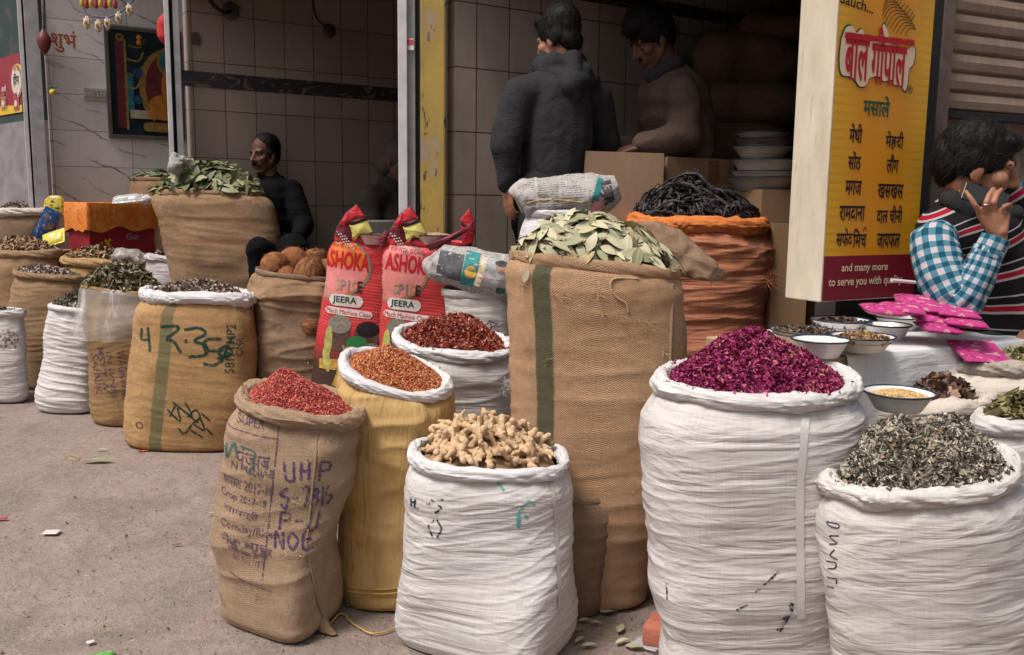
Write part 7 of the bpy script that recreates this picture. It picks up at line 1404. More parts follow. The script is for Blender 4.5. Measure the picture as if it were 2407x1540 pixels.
seam(S['1'], [(1580, 668), (1578, 760), (1574, 860), (1570, 960)], 0.006, jute_cord, 'hem'); seam(S['1'], [(1500, 655), (1445, 655), (1435, 672), (1448, 698), (1470, 712), (1476, 735)], 0.0028, pale_cord, 'loose_thread', lift=0.004)
fo = patch_sheet('folded_flap', [(1480, 522), (1540, 520), (1600, 540), (1645, 584), (1684, 615), (1692, 632), (1668, 660), (1625, 656), (1600, 650), (1560, 620), (1520, 575)], lambda x_, y_: 3.27-0.0006*(y_-540), burlap('jute_flap', (0.33, 0.215, 0.14)), S['1'].root, 0.008, 0.035, 18)
fq = MB()
for i in range(90):
    q_ = rng.random(); p = X(1690-26*q_+rng.normal(), 630+26*q_, 3.20); fq.tube([p, p+V3([0.010, -0.004, -0.006])+rng.normal(size=3)*0.003, p+V3([0.016, -0.006, -0.014])+rng.normal(size=3)*0.006], 0.0007, 3, False)
fq.build('frayed_edge', plain('dark_jute_fray', (0.12, 0.085, 0.06), 0.9, 0.3), fo)
# white sacks: seams, smudges, marker lines
s = S['4']
strokes(s, [[(-0.5, 0.5), (-0.3, 0.1), (0.1, -0.4)]], 1180, 1135, 42, 0.13, teal_i); strokes(s, [[(0.0, 0.5), (-0.05, -0.3)], [(0.3, 0.4), (0.6, 0.1)]], 1212, 1130, 32, 0.13, teal_i); strokes(s, [[(0.55, 0.25), (0.25, 0.5), (0.0, 0.2), (-0.25, -0.1), (-0.3, -0.6), (-0.22, -0.95)]], 1230, 1200, 50, 0.085, teal_i)
strokes(s, [[(-0.5, 0.5), (-0.4, -0.5)], [(-0.5, 0.0), (0.0, 0.1)], [(0.1, 0.5), (0.0, -0.5), (0.5, -0.4)]], 975, 1183, 22, 0.22, black_i); strokes(s, [[(-0.2, 0.8), (0.3, 0.5), (0.0, 0.2)], [(0.0, -0.1), (-0.3, -0.5), (-0.1, -1.0)], [(0.1, -0.1), (0.3, -0.5), (0.1, -1.0)], [(-0.5, 0.5), (0.4, 0.9)]], 1022, 1215, 52, 0.09, black_i)
liner_m = woven('tape_seam', (0.52, 0.48, 0.46), dirty=0.3)
strokes(s, [[(0.0, 1.0), (0.08, 0.4), (0.12, -0.2), (0.16, -1.0)]], 1290, 1270, 170, 0.055, liner_m, name='seam_tape', lift=0.0025)
s = S['5']; strokes(s, [[(0.0, 1.0), (-0.02, 0.3), (0.02, -0.4), (0.06, -1.0)]], 1880, 1215, 265, 0.07, woven('plastic_seam_tape', (0.60, 0.575, 0.565), dirty=0.1, crease=0.6, rough=0.35), name='seam_tape', lift=0.003)
strokes(s, [[(0.35, 1.0), (0.1, 0.2), (-0.4, -1.0)]], 1846, 1452, 40, 0.34, black_i, name='smudge'); strokes(s, [[(-0.5, -0.5), (0.2, 0.2), (0.6, 0.6)]], 1800, 1370, 50, 0.10, black_i, name='smudge'); strokes(s, [[(-0.1, 0.8), (0.05, -0.8)]], 1568, 1390, 26, 0.14, black_i, name='smudge'); strokes(s, [[(-0.5, -0.2), (0.6, 0.5)]], 1742, 1430, 24, 0.2, black_i, name='smudge')
s = S['6']; dk = plain('dark_pencil', (0.035, 0.035, 0.04), 0.8, 0.2)
strokes(s, [[(-0.2, 1.0), (0.1, 1.02), (0.1, 0.92), (-0.15, 0.92), (-0.2, 1.0)], [(0.15, 0.72), (-0.1, 0.62), (0.1, 0.5), (-0.1, 0.4)], [(0.05, 0.3), (-0.05, 0.1), (0.15, 0.05)], [(-0.15, -0.1), (0.1, -0.05), (0.1, -0.2), (-0.1, -0.3)], [(-0.1, -0.55), (0.15, -0.5), (0.15, -0.65)], [(-0.1, -0.85), (0.1, -0.8)]], 1955, 1315, 90, 0.03, dk); strokes(s, [[(0.0, 1.0), (0.02, -0.2)], [(0.5, -0.5), (0.8, -0.55)]], 2110, 1290, 26, 0.10, plain('white_scuff', (0.66, 0.64, 0.62), 0.6, 0.1), name='scuff')
s = S['10']; spot(s, rect_2d(-8, 8, -16, 16), 968, 818, ink('green_print', (0.12, 0.42, 0.26), 0.42, 60)) ; strokes(s, [[(-0.6, 0.0), (-0.2, 0.3), (0.2, 0.0), (0.6, 0.25)], [(-0.3, -0.3), (0.4, -0.25)]], 1190, 902, 30, 0.12, black_i, name='frayed_hole')
tufts(S['10'], [(1186, 895), (1190, 905), (1184, 915), (1195, 900)], plain('white_thread', (0.5, 0.46, 0.43), 0.8, 0.2), 22, 0.035)
strokes(S['11'], [[(-0.8, 0.3), (-0.6, -0.1), (-0.3, 0.3), (-0.1, -0.1)], [(0.1, 0.2), (0.3, 0.4), (0.35, -0.5)], [(0.3, 0.35), (0.7, 0.2), (0.35, -0.05), (0.9, -0.6)]], 1140, 770, 40, 0.045, dk); S11 = S['11']
s = S['23']; spot(s, disc_2d(22, 26), 20, 800, ink('red_brown_smudge', (0.16, 0.06, 0.07), 0.56, 50), name='smudge')
# ---------------------------------------------------------------- print on the red sacks
pk = plain('pink_print', (0.60, 0.20, 0.19), 0.45, 0.12, 30); redp = plain('bright_red_print', (0.50, 0.012, 0.022), 0.45, 0.05, 30); wht = plain('white_print', (0.62, 0.56, 0.54), 0.45, 0.08, 30); dgr = plain('dark_green_print', (0.012, 0.07, 0.045), 0.5, 0.05, 30); tealp = plain('teal_print', (0.03, 0.25, 0.23), 0.5, 0.1); goldp = plain('gold_print', (0.50, 0.30, 0.06), 0.35, 0.45, 60); jarp = plain('brown_jar_print', (0.10, 0.055, 0.045), 0.4, 0.6, 18); blk = plain('black_print', (0.02, 0.018, 0.018), 0.4, 0.3, 40); tanp2 = plain('tan_print', (0.36, 0.25, 0.12), 0.5, 0.3, 60); cumin = plain('cumin_print', (0.20, 0.17, 0.14), 0.6, 0.8, 260); grn = plain('green_seed_print', (0.03, 0.20, 0.06), 0.6, 0.6, 260); pod = plain('pod_print', (0.36, 0.34, 0.10), 0.5, 0.4, 30); org = plain('orange_print', (0.62, 0.16, 0.03), 0.5, 0.2, 20)
def red_sack(s, dx, cx, cy, full):
    q = lambda v: v
    x0 = cx
    mv = lambda vf: (vf[0]+[-54, 0], vf[1]); spot(s, mv(disc_2d(104, 78, 40, 8, -1.75, 1.35)), x0-10, cy+18, tealp, -0.08, 0.0016); spot(s, mv(disc_2d(100, 75, 40, 8, -1.9, 1.5)), x0-10, cy+18, org, -0.08, 0.0022); spot(s, mv(disc_2d(97, 73, 60, 12)), x0-10, cy+16, pk, -0.08, 0.0028)
    write(s, 'ASHOKA', x0-6 if full else x0-20, cy, 42, 112, redp, -0.11, 0.025, 0.0045)
    write(s, 'KAVITA GOLD', x0-10, cy-31, 9, 76, redp, -0.1, 0.0, 0.0045)
    for i, (ch, mm_) in enumerate(zip('SPICE', (tanp2, cumin, cumin, tanp2, blk))): write(s, ch, x0-38+i*13, cy+57+i*1.4, 26, 4 if ch == 'I' else 11, mm_, -0.08, 0.02, 0.0045)
    spot(s, pill_2d(80, 28), x0-18, cy+95, wht, -0.09, 0.0030); write(s, 'JEERA', x0-22, cy+95, 20, 56, dgr, -0.09, 0.02, 0.0045)
    spot(s, pill_2d(112, 17), x0-12, cy+123, wht, -0.12, 0.0030); write(s, 'Mach Machine Clean', x0-12, cy+123, 12, 104, redp, -0.12, 0.0, 0.0045)
    spot(s, rect_2d(-26, 24, -34, 14), x0-34, cy+170, jarp, 0.0, 0.0022); spot(s, disc_2d(26, 12), x0-34, cy+202, jarp, 0, 0.0022); spot(s, disc_2d(27, 22), x0-33, cy+150, cumin, 0, 0.003)
    spot(s, disc_2d(31, 30), x0+32, cy+176, jarp, 0.0, 0.0022); spot(s, disc_2d(27, 19), x0+32, cy+163, blk, 0, 0.003)
    spot(s, disc_2d(25, 19), x0+6, cy+196, grn, 0, 0.0036); spot(s, disc_2d(22, 14), x0+40, cy+208, cumin, 0, 0.003); spot(s, disc_2d(9, 38), x0-60, cy+190, pod, -0.1, 0.0030); spot(s, disc_2d(9, 30), x0-64, cy+232, pod, 0.1, 0.0030)
    for a, b, c_ in ((-24, 0.5, 0), (-18, 0.4, 4), (-12, 0.55, 2)): spot(s, rect_2d(-2.4, 2.4, -20, 20), x0+a+4, cy+218+c_, tanp2, b*0.6, 0.0036)
    spot(s, rect_2d(-52, 40, -12, 12), x0-30, cy+247, goldp, -0.05, 0.003); spot(s, disc_2d(15, 11), x0-44, cy+243, goldp, -0.3, 0.0042); spot(s, disc_2d(15, 11), x0-16, cy+245, goldp, 0.3, 0.0042)
    spot(s, rect_2d(-5, 5, -22, 22), x0-40, cy+275, goldp, -0.35, 0.003); spot(s, rect_2d(-5, 5, -22, 22), x0-14, cy+277, goldp, 0.35, 0.003)
red_sack(S['A'], 0, 832, 612, False); red_sack(S['B'], 0, 968, 621, True)
redc = woven('red_corner_cloth', (0.50, 0.03, 0.04), dirt=(0.3, 0.02, 0.03), dirty=0.3, crease=0.8, rough=0.4); marc = woven('maroon_corner_cloth', (0.13, 0.015, 0.03), dirt=(0.3, 0.1, 0.1), dirty=0.2, rough=0.4); yelc = woven('pale_yellow_cloth', (0.60, 0.54, 0.16), dirt=(0.5, 0.4, 0.1), dirty=0.3, rough=0.45); drkc = plain('dark_maroon_band', (0.035, 0.012, 0.015), 0.5, 0.1)
def ear(s, dx, dy, Y):
    r = s.root
    patch_sheet('corner_flap', [(x+dx, y+dy) for x, y in ((787, 556), (790, 535), (812, 500), (838, 480), (846, 490), (866, 522), (878, 548), (860, 562), (830, 568))], Y, marc, r, 0.003, 0.015, sd=dx)
    o = patch_sheet('red_tip', [(x+dx, y+dy) for x, y in ((818, 497), (838, 482), (846, 492), (858, 510), (842, 520), (822, 520))], Y-0.018, redc, r, 0.002, 0.015, sd=dx); patch_sheet('red_edge', [(x+dx, y+dy) for x, y in ((800, 522), (818, 498), (824, 520), (806, 534))], Y-0.018, redc, r, 0.002, 0.012, sd=dx)
    patch_sheet('dark_band', [(x+dx, y+dy) for x, y in ((820, 521), (858, 509), (863, 518), (824, 531))], Y-0.020, drkc, r, 0.002, 0.015, sd=dx)
    patch_sheet('yellow_panel', [(x+dx, y+dy) for x, y in ((820, 530), (862, 516), (876, 545), (858, 556), (846, 553), (836, 564), (828, 560), (826, 545))], Y-0.019, yelc, r, 0.002, 0.015, sd=dx)
    mb = MB(); q = X(792+dx, 545+dy, Y-0.035)
    for i in range(3):
        for j in range(6): a = q+V3([0.012*i*1.6+0.008*j, 0, -0.012*j-0.010*i]); mb.obox(a, (0.0035, 0, -0.0015), (0, 0.0008, 0), (0.001, 0, 0.0022+0.001*((i+j) % 2)))
    mb.build('small_print', wht, r)
ear(S['A'], 0, 0, 4.40); ear(S['B'], 126, 4, 4.10)
r = S['B'].root
patch_sheet('corner_flap', [(1082, 515), (1103, 490), (1114, 515), (1116, 545), (1110, 575), (1085, 580)], 4.2, redc, r, 0.003, 0.012); patch_sheet('dark_band', [(1083, 520), (1103, 535), (1098, 541), (1083, 529)], 4.17, drkc, r, 0.002, 0.006)
patch_sheet('rolled_edge', [(1000, 576), (1050, 555), (1092, 535), (1113, 522), (1112, 535), (1080, 556), (1040, 578), (1010, 590)], 4.06, marc, r, 0.004, 0.02); patch_sheet('rolled_edge', [(888, 560), (905, 540), (914, 545), (906, 580), (895, 588)], 4.16, marc, r, 0.004, 0.015)
# ---------------------------------------------------------------- clear plastic
def film(name, a=0.22, c=(0.75, 0.74, 0.75)):
    t = NT(name, 0.16, 0.6); o = t.obj(); n1 = t.noise(t.map(o, (9, 9, 3)), 1.0, 5, 0.6, 1.2); t.b.inputs['Base Color'].default_value = (*c, 1)
    return t.fin(None, t.bump(n1, 0.5, 0.02), None, t.ramp(n1, [(0.30, a*0.6), (0.55, a*1.0), (0.72, min(1, a*2.6))]))
clear = film('clear_plastic_film', 0.26)
s = S['19']; rows = [i for i in range(0, s.nv, 2) if s.PP[i, 0, 2] > P(280, 786, s.Y)[2]-0.02]; th = s.th; V = []; n_ = len(rows); cc_ = s.PP[rows].mean(1)
top_ring = s.ringpt(th)+Z*(s.rr+0.006)
ringsV = [s.ringpt(th)*0.12+0.88*top_ring-Z*0.004]; 
for a, i in enumerate(rows):
    t_ = a/(n_-1); P_i = s.PP[i, :-1]; rad = P_i-P_i.mean(0); rad[:, 2] = 0; rad /= np.linalg.norm(rad, axis=1)[:, None]
    ringsV.append(P_i+rad*(0.026+0.030*t_+0.022*t_*pn(np.cos(th)*5, np.sin(th)*5, t_*1.2)[:]+0.012*t_*pn(np.cos(th)*14, np.sin(th)*14, t_*2))[:, None]-Z*(0.02*t_*pn(np.cos(th)*3, np.sin(th)*3, 9))[:, None])
fo = tag(mk('plastic_sheet', np.concatenate(ringsV), gridfaces(s.nu, len(ringsV)), clear), 'clear plastic sheet draped over the stencilled jute sack at the left', 'plastic sheet')
V, F = blob([('e', X(300, 603, 6.4), (0.11, 0.09, 0.06)), ('c', X(275, 600, 6.38), 0.03, X(268, 592, 6.36), 0.01), ('e', X(325, 606, 6.42), (0.07, 0.06, 0.04))], 0.008, 4, noise=cloth_noise(0.016, 11, 14)); tag(mk('plastic_bag', V, F, film('cloudy_plastic', 0.5, (0.6, 0.56, 0.54))), 'crumpled clear plastic bag lying on the wide ochre sack', 'plastic bag')
# ---------------------------------------------------------------- orange lined carton and snacks in the first shop
redbox = plain('red_carton', (0.30, 0.02, 0.03), 0.4, 0.15, 8); YC = 6.95
a, b = X(212, 600, YC), X(368, 592, YC+0.45); a[2] = b[2] = 0; zt, zb_ = zat(240, 480, YC), zat(240, 600, YC); u = (b-a)/np.linalg.norm(b-a); nn = np.cross(Z, u); nn = nn if nn[0] < 0 else -nn; L = np.linalg.norm(b-a); W_ = 0.30
ob = empty('red_carton', a+Z*zb_, 'red carton with a yellow flower print lined with orange plastic', 'box'); q = MB(); h = zt-zb_
q.obox(a+u*L/2+nn*0.004+Z*(zb_+h/2), u*L/2, nn*0.004, Z*h/2); q.obox(a+u*L/2+nn*(W_-0.004)+Z*(zb_+h/2), u*L/2, nn*0.004, Z*h/2); q.obox(a+u*0.004+nn*W_/2+Z*(zb_+h/2), u*0.004, nn*(W_/2-0.008), Z*h/2); q.obox(b-u*0.004+nn*W_/2+Z*(zb_+h/2), u*0.004, nn*(W_/2-0.008), Z*h/2); q.obox(a+u*L/2+nn*W_/2+Z*(zb_+h*0.75), u*(L/2-0.01), nn*(W_/2-0.01), Z*0.004); q.build('walls', redbox, ob)
opl = NT('orange_plastic', 0.25, 0.55); on = opl.noise(opl.obj(), 14, 4, 0.6, 0.8); orange_pl = opl.fin(opl.mix(opl.step(on, 0.35, 0.7), (0.62, 0.14, 0.015), (0.72, 0.28, 0.06)), opl.bump(on, 0.7, 0.02))
V = []; cor = [a-u*0.02-nn*0.02, b+u*0.02-nn*0.02, b+u*0.02+nn*(W_+0.02), a-u*0.02+nn*(W_+0.02)]; per = []
for i in range(4):
    for t_ in np.linspace(0, 1, 24, endpoint=False): per.append(cor[i]*(1-t_)+cor[(i+1) % 4]*t_)
per = np.array(per); ctr = per.mean(0); prf = [(-0.05, 0.93), (0.0, 0.965), (0.012, 0.985), (0.005, 1.0), (-0.06, 1.005), (-0.12, 1.01), (-0.17, 1.012), (-0.205, 1.02)]; ar = np.arange(len(per))/len(per)*6.283
for dz, f1 in prf: hang = max(0, -dz) if f1 >= 1 else 0; V.append(ctr+(per-ctr)*(f1+0.10*hang*pn(np.cos(ar)*7, np.sin(ar)*7, dz*9))[:, None]+Z*(zt+dz*(1+0.35*pn(np.cos(ar)*2.5, np.sin(ar)*2.5, 4))+0.006*pn(np.cos(ar)*9, np.sin(ar)*9, 1))[:, None])
tag(mk('plastic_liner', np.concatenate(V), gridfaces(len(per), len(prf)), orange_pl), 'shiny orange plastic liner folded over the red carton', 'plastic liner')
MB().obox(a+u*L/2+nn*W_/2+Z*((zb_+FLOOR)/2), u*(L/2-0.02), nn*(W_/2-0.01), Z*((zb_-FLOOR)/2-0.002), 0.006).build('crate', wood_m); tag(COL.objects[-1], 'wooden crate under the red carton', 'crate')
ylw = plain('yellow_flower_print', (0.62, 0.42, 0.03), 0.5, 0.2); fb_ = lambda px, py: PW(px, py, a-nn*0.002, nn)
for px, py, rp_ in ((252, 570, 5), (256, 577, 4), (248, 566, 3), (240, 572, 3), (262, 588, 4), (243, 590, 3), (252, 598, 4), (258, 565, 4)): V, F = lathe([(0.0001, 0), (px_m(rp_, YC), 0.0), (px_m(rp_, YC), 0.001), (0.0001, 0.002)], (0, 0, 0), 10); mk('printed_flower', fb_(px, py)+V[:, [0]]*u+V[:, [1]]*Z-V[:, [2]]*nn, F, ylw, ob)
MB().tube(curve_pts([fb_(251, 603), fb_(253, 588), fb_(262, 580), fb_(255, 570)], 16), 0.002, 5).build('printed_stem', ylw, ob); V2, F2 = text_2d('Gur', 0.0); mk('lettering', [fb_(312, 556)-nn*0.001+u*x*0.07+Z*y*0.07 for x, y in V2], F2, greyl, ob, smooth=False)
snack = lambda nm, a_, b_, c_: packet_mat(nm, a_, b_, c_)
green_s = snack('green_yellow_foil', (0.60, 0.44, 0.05), (0.02, 0.09, 0.03), (0.36, 0.09, 0.20)); blue_s = snack('blue_orange_foil', (0.03, 0.12, 0.36), (0.55, 0.17, 0.05), (0.5, 0.55, 0.6)); yel_s = snack('yellow_white_foil', (0.66, 0.52, 0.03), (0.62, 0.60, 0.60), (0.5, 0.08, 0.12)); dark_s = snack('dark_foil', (0.03, 0.03, 0.035), (0.20, 0.09, 0.12), (0.45, 0.3, 0.05)); gK = 'snack packets in the first shop'
packet(X(126, 482, 7.25), V3([1, 0.2, 0]), V3([0, 0.2, 1]), 0.15, 0.16, 0.04, green_s, 'green and yellow snack packet beside the grey steel frame', 'packet', gK, sd=1); packet(X(180, 458, 7.55), V3([1, 0.3, 0.05]), V3([0, 0.2, 1]), 0.20, 0.16, 0.04, green_s, 'yellow snack packet standing behind the orange liner', 'packet', gK, sd=4); packet(X(222, 455, 7.65), V3([1, 0.3, 0.0]), V3([0, 0.2, 1]), 0.12, 0.15, 0.04, dark_s, 'dark yellow edged snack packet in the row behind the liner', 'packet', gK, sd=6); packet(X(244, 452, 7.7), V3([1, 0.3, 0.0]), V3([0, 0.2, 1]), 0.12, 0.16, 0.04, dark_s, 'darkest snack packet at the right of the row', 'packet', gK, sd=9)
packet(X(110, 528, 6.98), V3([0.5, 0, 0.85]), V3([0.8, 0.4, -0.4]), 0.26, 0.13, 0.04, blue_s, 'blue and orange packet leaning beside the orange liner', 'packet', gK, sd=2); packet(X(126, 560, 6.9), V3([0.9, 0, 0.3]), V3([0.1, 0.5, 0.8]), 0.18, 0.13, 0.05, yel_s, 'bright yellow packet lying below the blue packet', 'packet', gK, sd=3)
tag(MB().box(X(90, 560, 7.1)[0], X(150, 560, 7.1)[0], 6.95, 7.35, FLOOR, zat(120, 590, 7.0), 0.01).build('box', card_d), 'plain box under the snack packets', 'box')
packet(X(300, 468, 7.0), V3([1, 0.2, 0.12]), V3([0.1, 0.8, 0.5]), 0.22, 0.10, 0.06, film('milky_plastic', 0.8, (0.55, 0.56, 0.55)), 'milky plastic pouch lying on the orange liner', 'packet', gK, sd=12); V, F = blob([('c', X(340, 474, 7.1), 0.03, X(352, 468, 7.1), 0.02), ('c', X(330, 472, 7.1), 0.02, X(344, 464, 7.1), 0.02)], 0.006, 1, noise=cloth_noise(0.01, 22, 30)); tag(mk('crumpled_paper', V, F, wht), 'crumpled white paper on the orange liner', 'paper')
cn_ = [X(404, 392, 5.62), X(425, 385, 5.66), X(450, 378, 5.7), X(462, 384, 5.72)]; V, F = blob([('c', X(412, 392, 5.6), 0.05, X(412, 370, 5.62), 0.03), ('c', X(412, 372, 5.62), 0.03, X(450, 388, 5.68), 0.03)], 0.008, 2, noise=cloth_noise(0.012, 14, 20)); tag(mk('newspaper_cone', V, F, news, uv=V[:, [0, 2]]*2), 'newspaper cone tucked among the green bay leaves', 'paper')
# ---------------------------------------------------------------- things on the walls
def on_wall(o_, n_, u_, name, V2, F, m, px, py, sc, lift=0.004, parent=None, rot=0.0):
    p = PW(px, py, o_, n_); sgn = -1 if np.dot(n_, p-EYE) > 0 else 1; c_, s_ = math.cos(rot), math.sin(rot)
    return mk(name, [p+n_*sgn*lift+u_*(x*c_-y*s_)*sc+Z*(x*s_+y*c_)*sc for x, y in V2], F, m, parent, smooth=False)
W0 = (FP0, NW, U); W1 = (FP1, NW, U); W2 = (FP2, NW, U)
def wsize(Wl, px0, px1, py): return float(np.dot(PW(px1, py, Wl[0], Wl[1])-PW(px0, py, Wl[0], Wl[1]), Wl[2]))
def wq(Wl, px, py): return PW(px, py, Wl[0], Wl[1])
# framed picture
pc0, pc1 = wq(W0, 264, 317), wq(W0, 425, 330); pw_ = float(np.dot(pc1-pc0, U)); pz0, pz1 = wq(W0, 262, 316)[2], wq(W0, 262, 70)[2]; pic = empty('framed_picture', pc0, 'dark framed picture of a seated orange figure under a gold arch', 'picture')
fm = plain('dark_grey_frame', (0.10, 0.09, 0.085), 0.5, 0.2); base = V3([pc0[0], pc0[1], 0])
for s0, s1, z0, z1 in ((-0.03, 0.0, pz0-0.03, pz1+0.03), (pw_, pw_+0.03, pz0-0.03, pz1+0.03), (0.0, pw_, pz0-0.03, pz0), (0.0, pw_, pz1, pz1+0.03)): MB().obox(base+U*(s0+s1)/2-NW*0.018+Z*(z0+z1)/2, U*(s1-s0)/2, NW*0.017, Z*(z1-z0)/2, 0.003).build('frame', fm, pic)
pm_ = plain('dark_teal_painting', (0.012, 0.022, 0.028), 0.3, 0.6, 6); mk('painting', [base-NW*0.006+U*a_+Z*z_ for a_, z_ in ((0, pz0), (pw_, pz0), (pw_, pz1), (0, pz1))], [(0, 1, 2, 3)], pm_, pic, smooth=False)
def pt(name, V2F, px, py, m, lift=0.009, sc=1.0, rot=0.0): return on_wall(*W0, name, V2F[0], V2F[1], m, px, py, sc*7.4/FOC, lift, pic, rot)
gold2 = plain('gold_paint', (0.26, 0.16, 0.04), 0.4, 0.3, 30); maro = plain('maroon_paint', (0.13, 0.025, 0.025), 0.4, 0.3, 20); oran = plain('orange_paint', (0.42, 0.16, 0.03), 0.4, 0.35, 14); tealq = plain('teal_paint', (0.02, 0.15, 0.17), 0.4, 0.3, 20); bluq = plain('blue_paint', (0.02, 0.06, 0.13), 0.4, 0.3, 20); crm = plain('cream_paint', (0.36, 0.33, 0.22), 0.4, 0.2, 20)
pt('painted_band', rect_2d(-9, 9, -110, 105), 283, 190, maro); pt('painted_band', rect_2d(-2.5, 2.5, -110, 100), 296, 195, gold2, 0.010); pt('painted_band', rect_2d(-7, 7, -60, 30), 306, 205, tealq, 0.010)
pt('painted_arch', disc_2d(64, 92, 40, 4, 1.0, 4.2), 392, 210, gold2, 0.010); pt('painted_arch', disc_2d(52, 80, 40, 4, 1.0, 4.4), 394, 210, maro, 0.012)
pt('painted_ring', disc_2d(30, 36, 30, 3, inner=0.8), 398, 148, gold2, 0.014); pt('painted_disc', disc_2d(24, 30), 398, 148, tealq, 0.013)
pt('painted_figure', disc_2d(36, 26, 30), 386, 250, oran, 0.016); pt('painted_figure', disc_2d(40, 14, 30), 384, 270, oran, 0.017); pt('painted_figure', disc_2d(20, 50, 30), 398, 210, oran, 0.0155); pt('painted_figure', disc_2d(12, 14, 20), 398, 155, oran, 0.017)
pt('painted_plinth', rect_2d(-28, 40, -10, 10), 335, 270, crm, 0.012); pt('painted_label', pill_2d(70, 22), 372, 300, gold2, 0.012); pt('painted_disc', disc_2d(11, 11), 323, 172, bluq, 0.014); pt('painted_disc', disc_2d(11, 11), 323, 235, bluq, 0.014); pt('painted_disc', disc_2d(9, 9, inner=0.5), 280, 88, gold2, 0.014)
for q_ in range(4): pt('painted_garland', ribbon_2d([[(-20, 8), (0, -8), (22, 2)]], 4), 322-q_*3, 105+q_*32, gold2 if q_ % 2 else plain('olive_paint', (0.12, 0.12, 0.03), 0.5), 0.013, 1.0, 0.6)
for dz in (0, 12): V, F = sphere_at(wq(W0, 325, 90+dz)-NW*0.03, 0.022); mk('marigold', V*1.0, F, plain('marigold_orange', (0.62, 0.20, 0.02), 0.8, 0.4, 60, 0.6), pic)
# switch board
sbp = empty('switch_board', wq(W0, 222, 222), 'cream electric switch board with four switches on the tiled wall', 'switch'); ww = wsize(W0, 194, 250, 222)/2; c = wq(W0, 222, 222); hh = 14*7.5/FOC
MB().obox(c-NW*0.012, U*ww, NW*0.011, Z*hh, 0.004).build('plate', plain('cream_plastic', (0.50, 0.46, 0.40), 0.4, 0.06), sbp); grs = plain('grey_switch', (0.30, 0.29, 0.28), 0.4, 0.1)
for i in range(4): MB().obox(c+U*ww*(-0.62+0.42*i)-NW*0.026, U*ww*0.19, NW*0.003, Z*hh*0.62, 0.002).build('switch', grs, sbp)
for i, ch in enumerate('MEIN'): V2, F2 = text_2d(ch, 0.02); mk('lettering', [c+U*(ww*(-0.62+0.42*i)+x*hh*1.1)-NW*0.0300+Z*y*hh*1.1 for x, y in V2], F2, plain('pale_switch_letter', (0.5, 0.48, 0.46), 0.4, 0.05), sbp, smooth=False)
ro = plain('orange_red_paint', (0.50, 0.09, 0.025), 0.8, 0.25, 40); V2, F2 = text_2d('शुभं', 0.01); V2 = V2*[0.062, 0.072]*2.2; o_ = on_wall(*W0, 'painted_word', V2, F2, ro, 150, 98, 1.0, 0.003); tag(o_, 'orange hand painted Hindi word on the white tiled wall', 'lettering')
# hanging things at the first shop
def string(pts, r, m, parent=None, name='string'): return MB().tube(curve_pts(pts, 30) if len(pts) > 2 else pts, r, 5).build(name, m, parent, smooth=True)
YS = 7.1; lm = empty('lemon_charm', X(124, 215, YS), 'lemon and green chillies hanging on a string by the steel frame', 'charm'); string([X(127, 60, YS), X(126, 140, YS), X(124, 212, YS)], 0.0018, plain('grey_string', (0.12, 0.1, 0.09)), lm)
V, F = sphere_at(X(124, 217, YS), 0.024); mk('lemon', V, F, plain('lemon_yellow', (0.62, 0.50, 0.03), 0.5, 0.1, 30, 0.2), lm)
for i in range(7): p0 = X(124, 205, YS); d = V3([math.cos(i*0.9), math.sin(i*0.9)*0.5, 0.25*math.sin(i*2.1)+0.1]); mk('chilli', *(lambda t: (np.concatenate(t.V), t.F))(MB().tube([p0, p0+d*0.022, p0+d*0.042-Z*0.008], [0.004, 0.005, 0.001], 6)), plain('chilli_green', (0.03, 0.12, 0.03), 0.4, 0.3), lm, smooth=True)
hb = empty('hanging_bulb', X(103, 98, YS-0.1), 'maroon pointed clay float hanging on a rope beside the steel frame', 'ornament'); V, F = lathe([(0.001, -0.098), (0.014, -0.085), (0.040, -0.045), (0.052, 0.0), (0.045, 0.035), (0.022, 0.068), (0.010, 0.085), (0.001, 0.10)], X(103, 98, YS-0.1), 24); mk('float', V, F, plain('maroon_clay', (0.15, 0.035, 0.04), 0.5, 0.25, 16), hb); string([X(102, -60, YS-0.1), X(103, 20, YS-0.1), X(103, 78, YS-0.1)], [0.012]*30, plain('brown_rope', (0.10, 0.075, 0.06), 0.9, 0.3, 40, 0.5), hb, 'rope')
gl = empty('garland', X(260, 40, 6.6), 'pale flower garland hanging from a blue cord across the first shop', 'garland'); gpts = [X(193, 8, 6.6), X(205, 32, 6.6), X(228, 40, 6.6), X(258, 40, 6.6), X(290, 24, 6.6), X(318, -4, 6.6)]; string(gpts, 0.006, plain('blue_cord', (0.10, 0.12, 0.26), 0.7), gl, 'cord')
petal = plain('pale_garland_petal', (0.66, 0.56, 0.42), 0.8, 0.2, 60); heart = plain('golden_flower_heart', (0.56, 0.32, 0.06), 0.8, 0.3, 60)
for px, py in ((204, 54), (231, 62), (253, 56), (279, 43), (304, 24)):
    c = X(px, py, 6.6); mb = MB()
    V, F = sphere_at(c, 1.0, 28); d = V-c; V = c+d*[0.024, 0.014, 0.042]*(1+0.22*np.sin(np.arctan2(d[:, 2], d[:, 0])*11))[:, None]; fo = mk('flower', V, F, petal, gl); V, F = sphere_at(c-V3([0, 0.022, 0]), 0.010); V = c-V3([0, 0.022, 0])+(V-c+V3([0, 0.022, 0]))*[1, 1, 1.6]; mk('flower_heart', V, F, heart, fo)
ts = empty('tassel_string', X(240, 5, 6.5), 'row of red and yellow tassels at the top of the first shop', 'ornament')
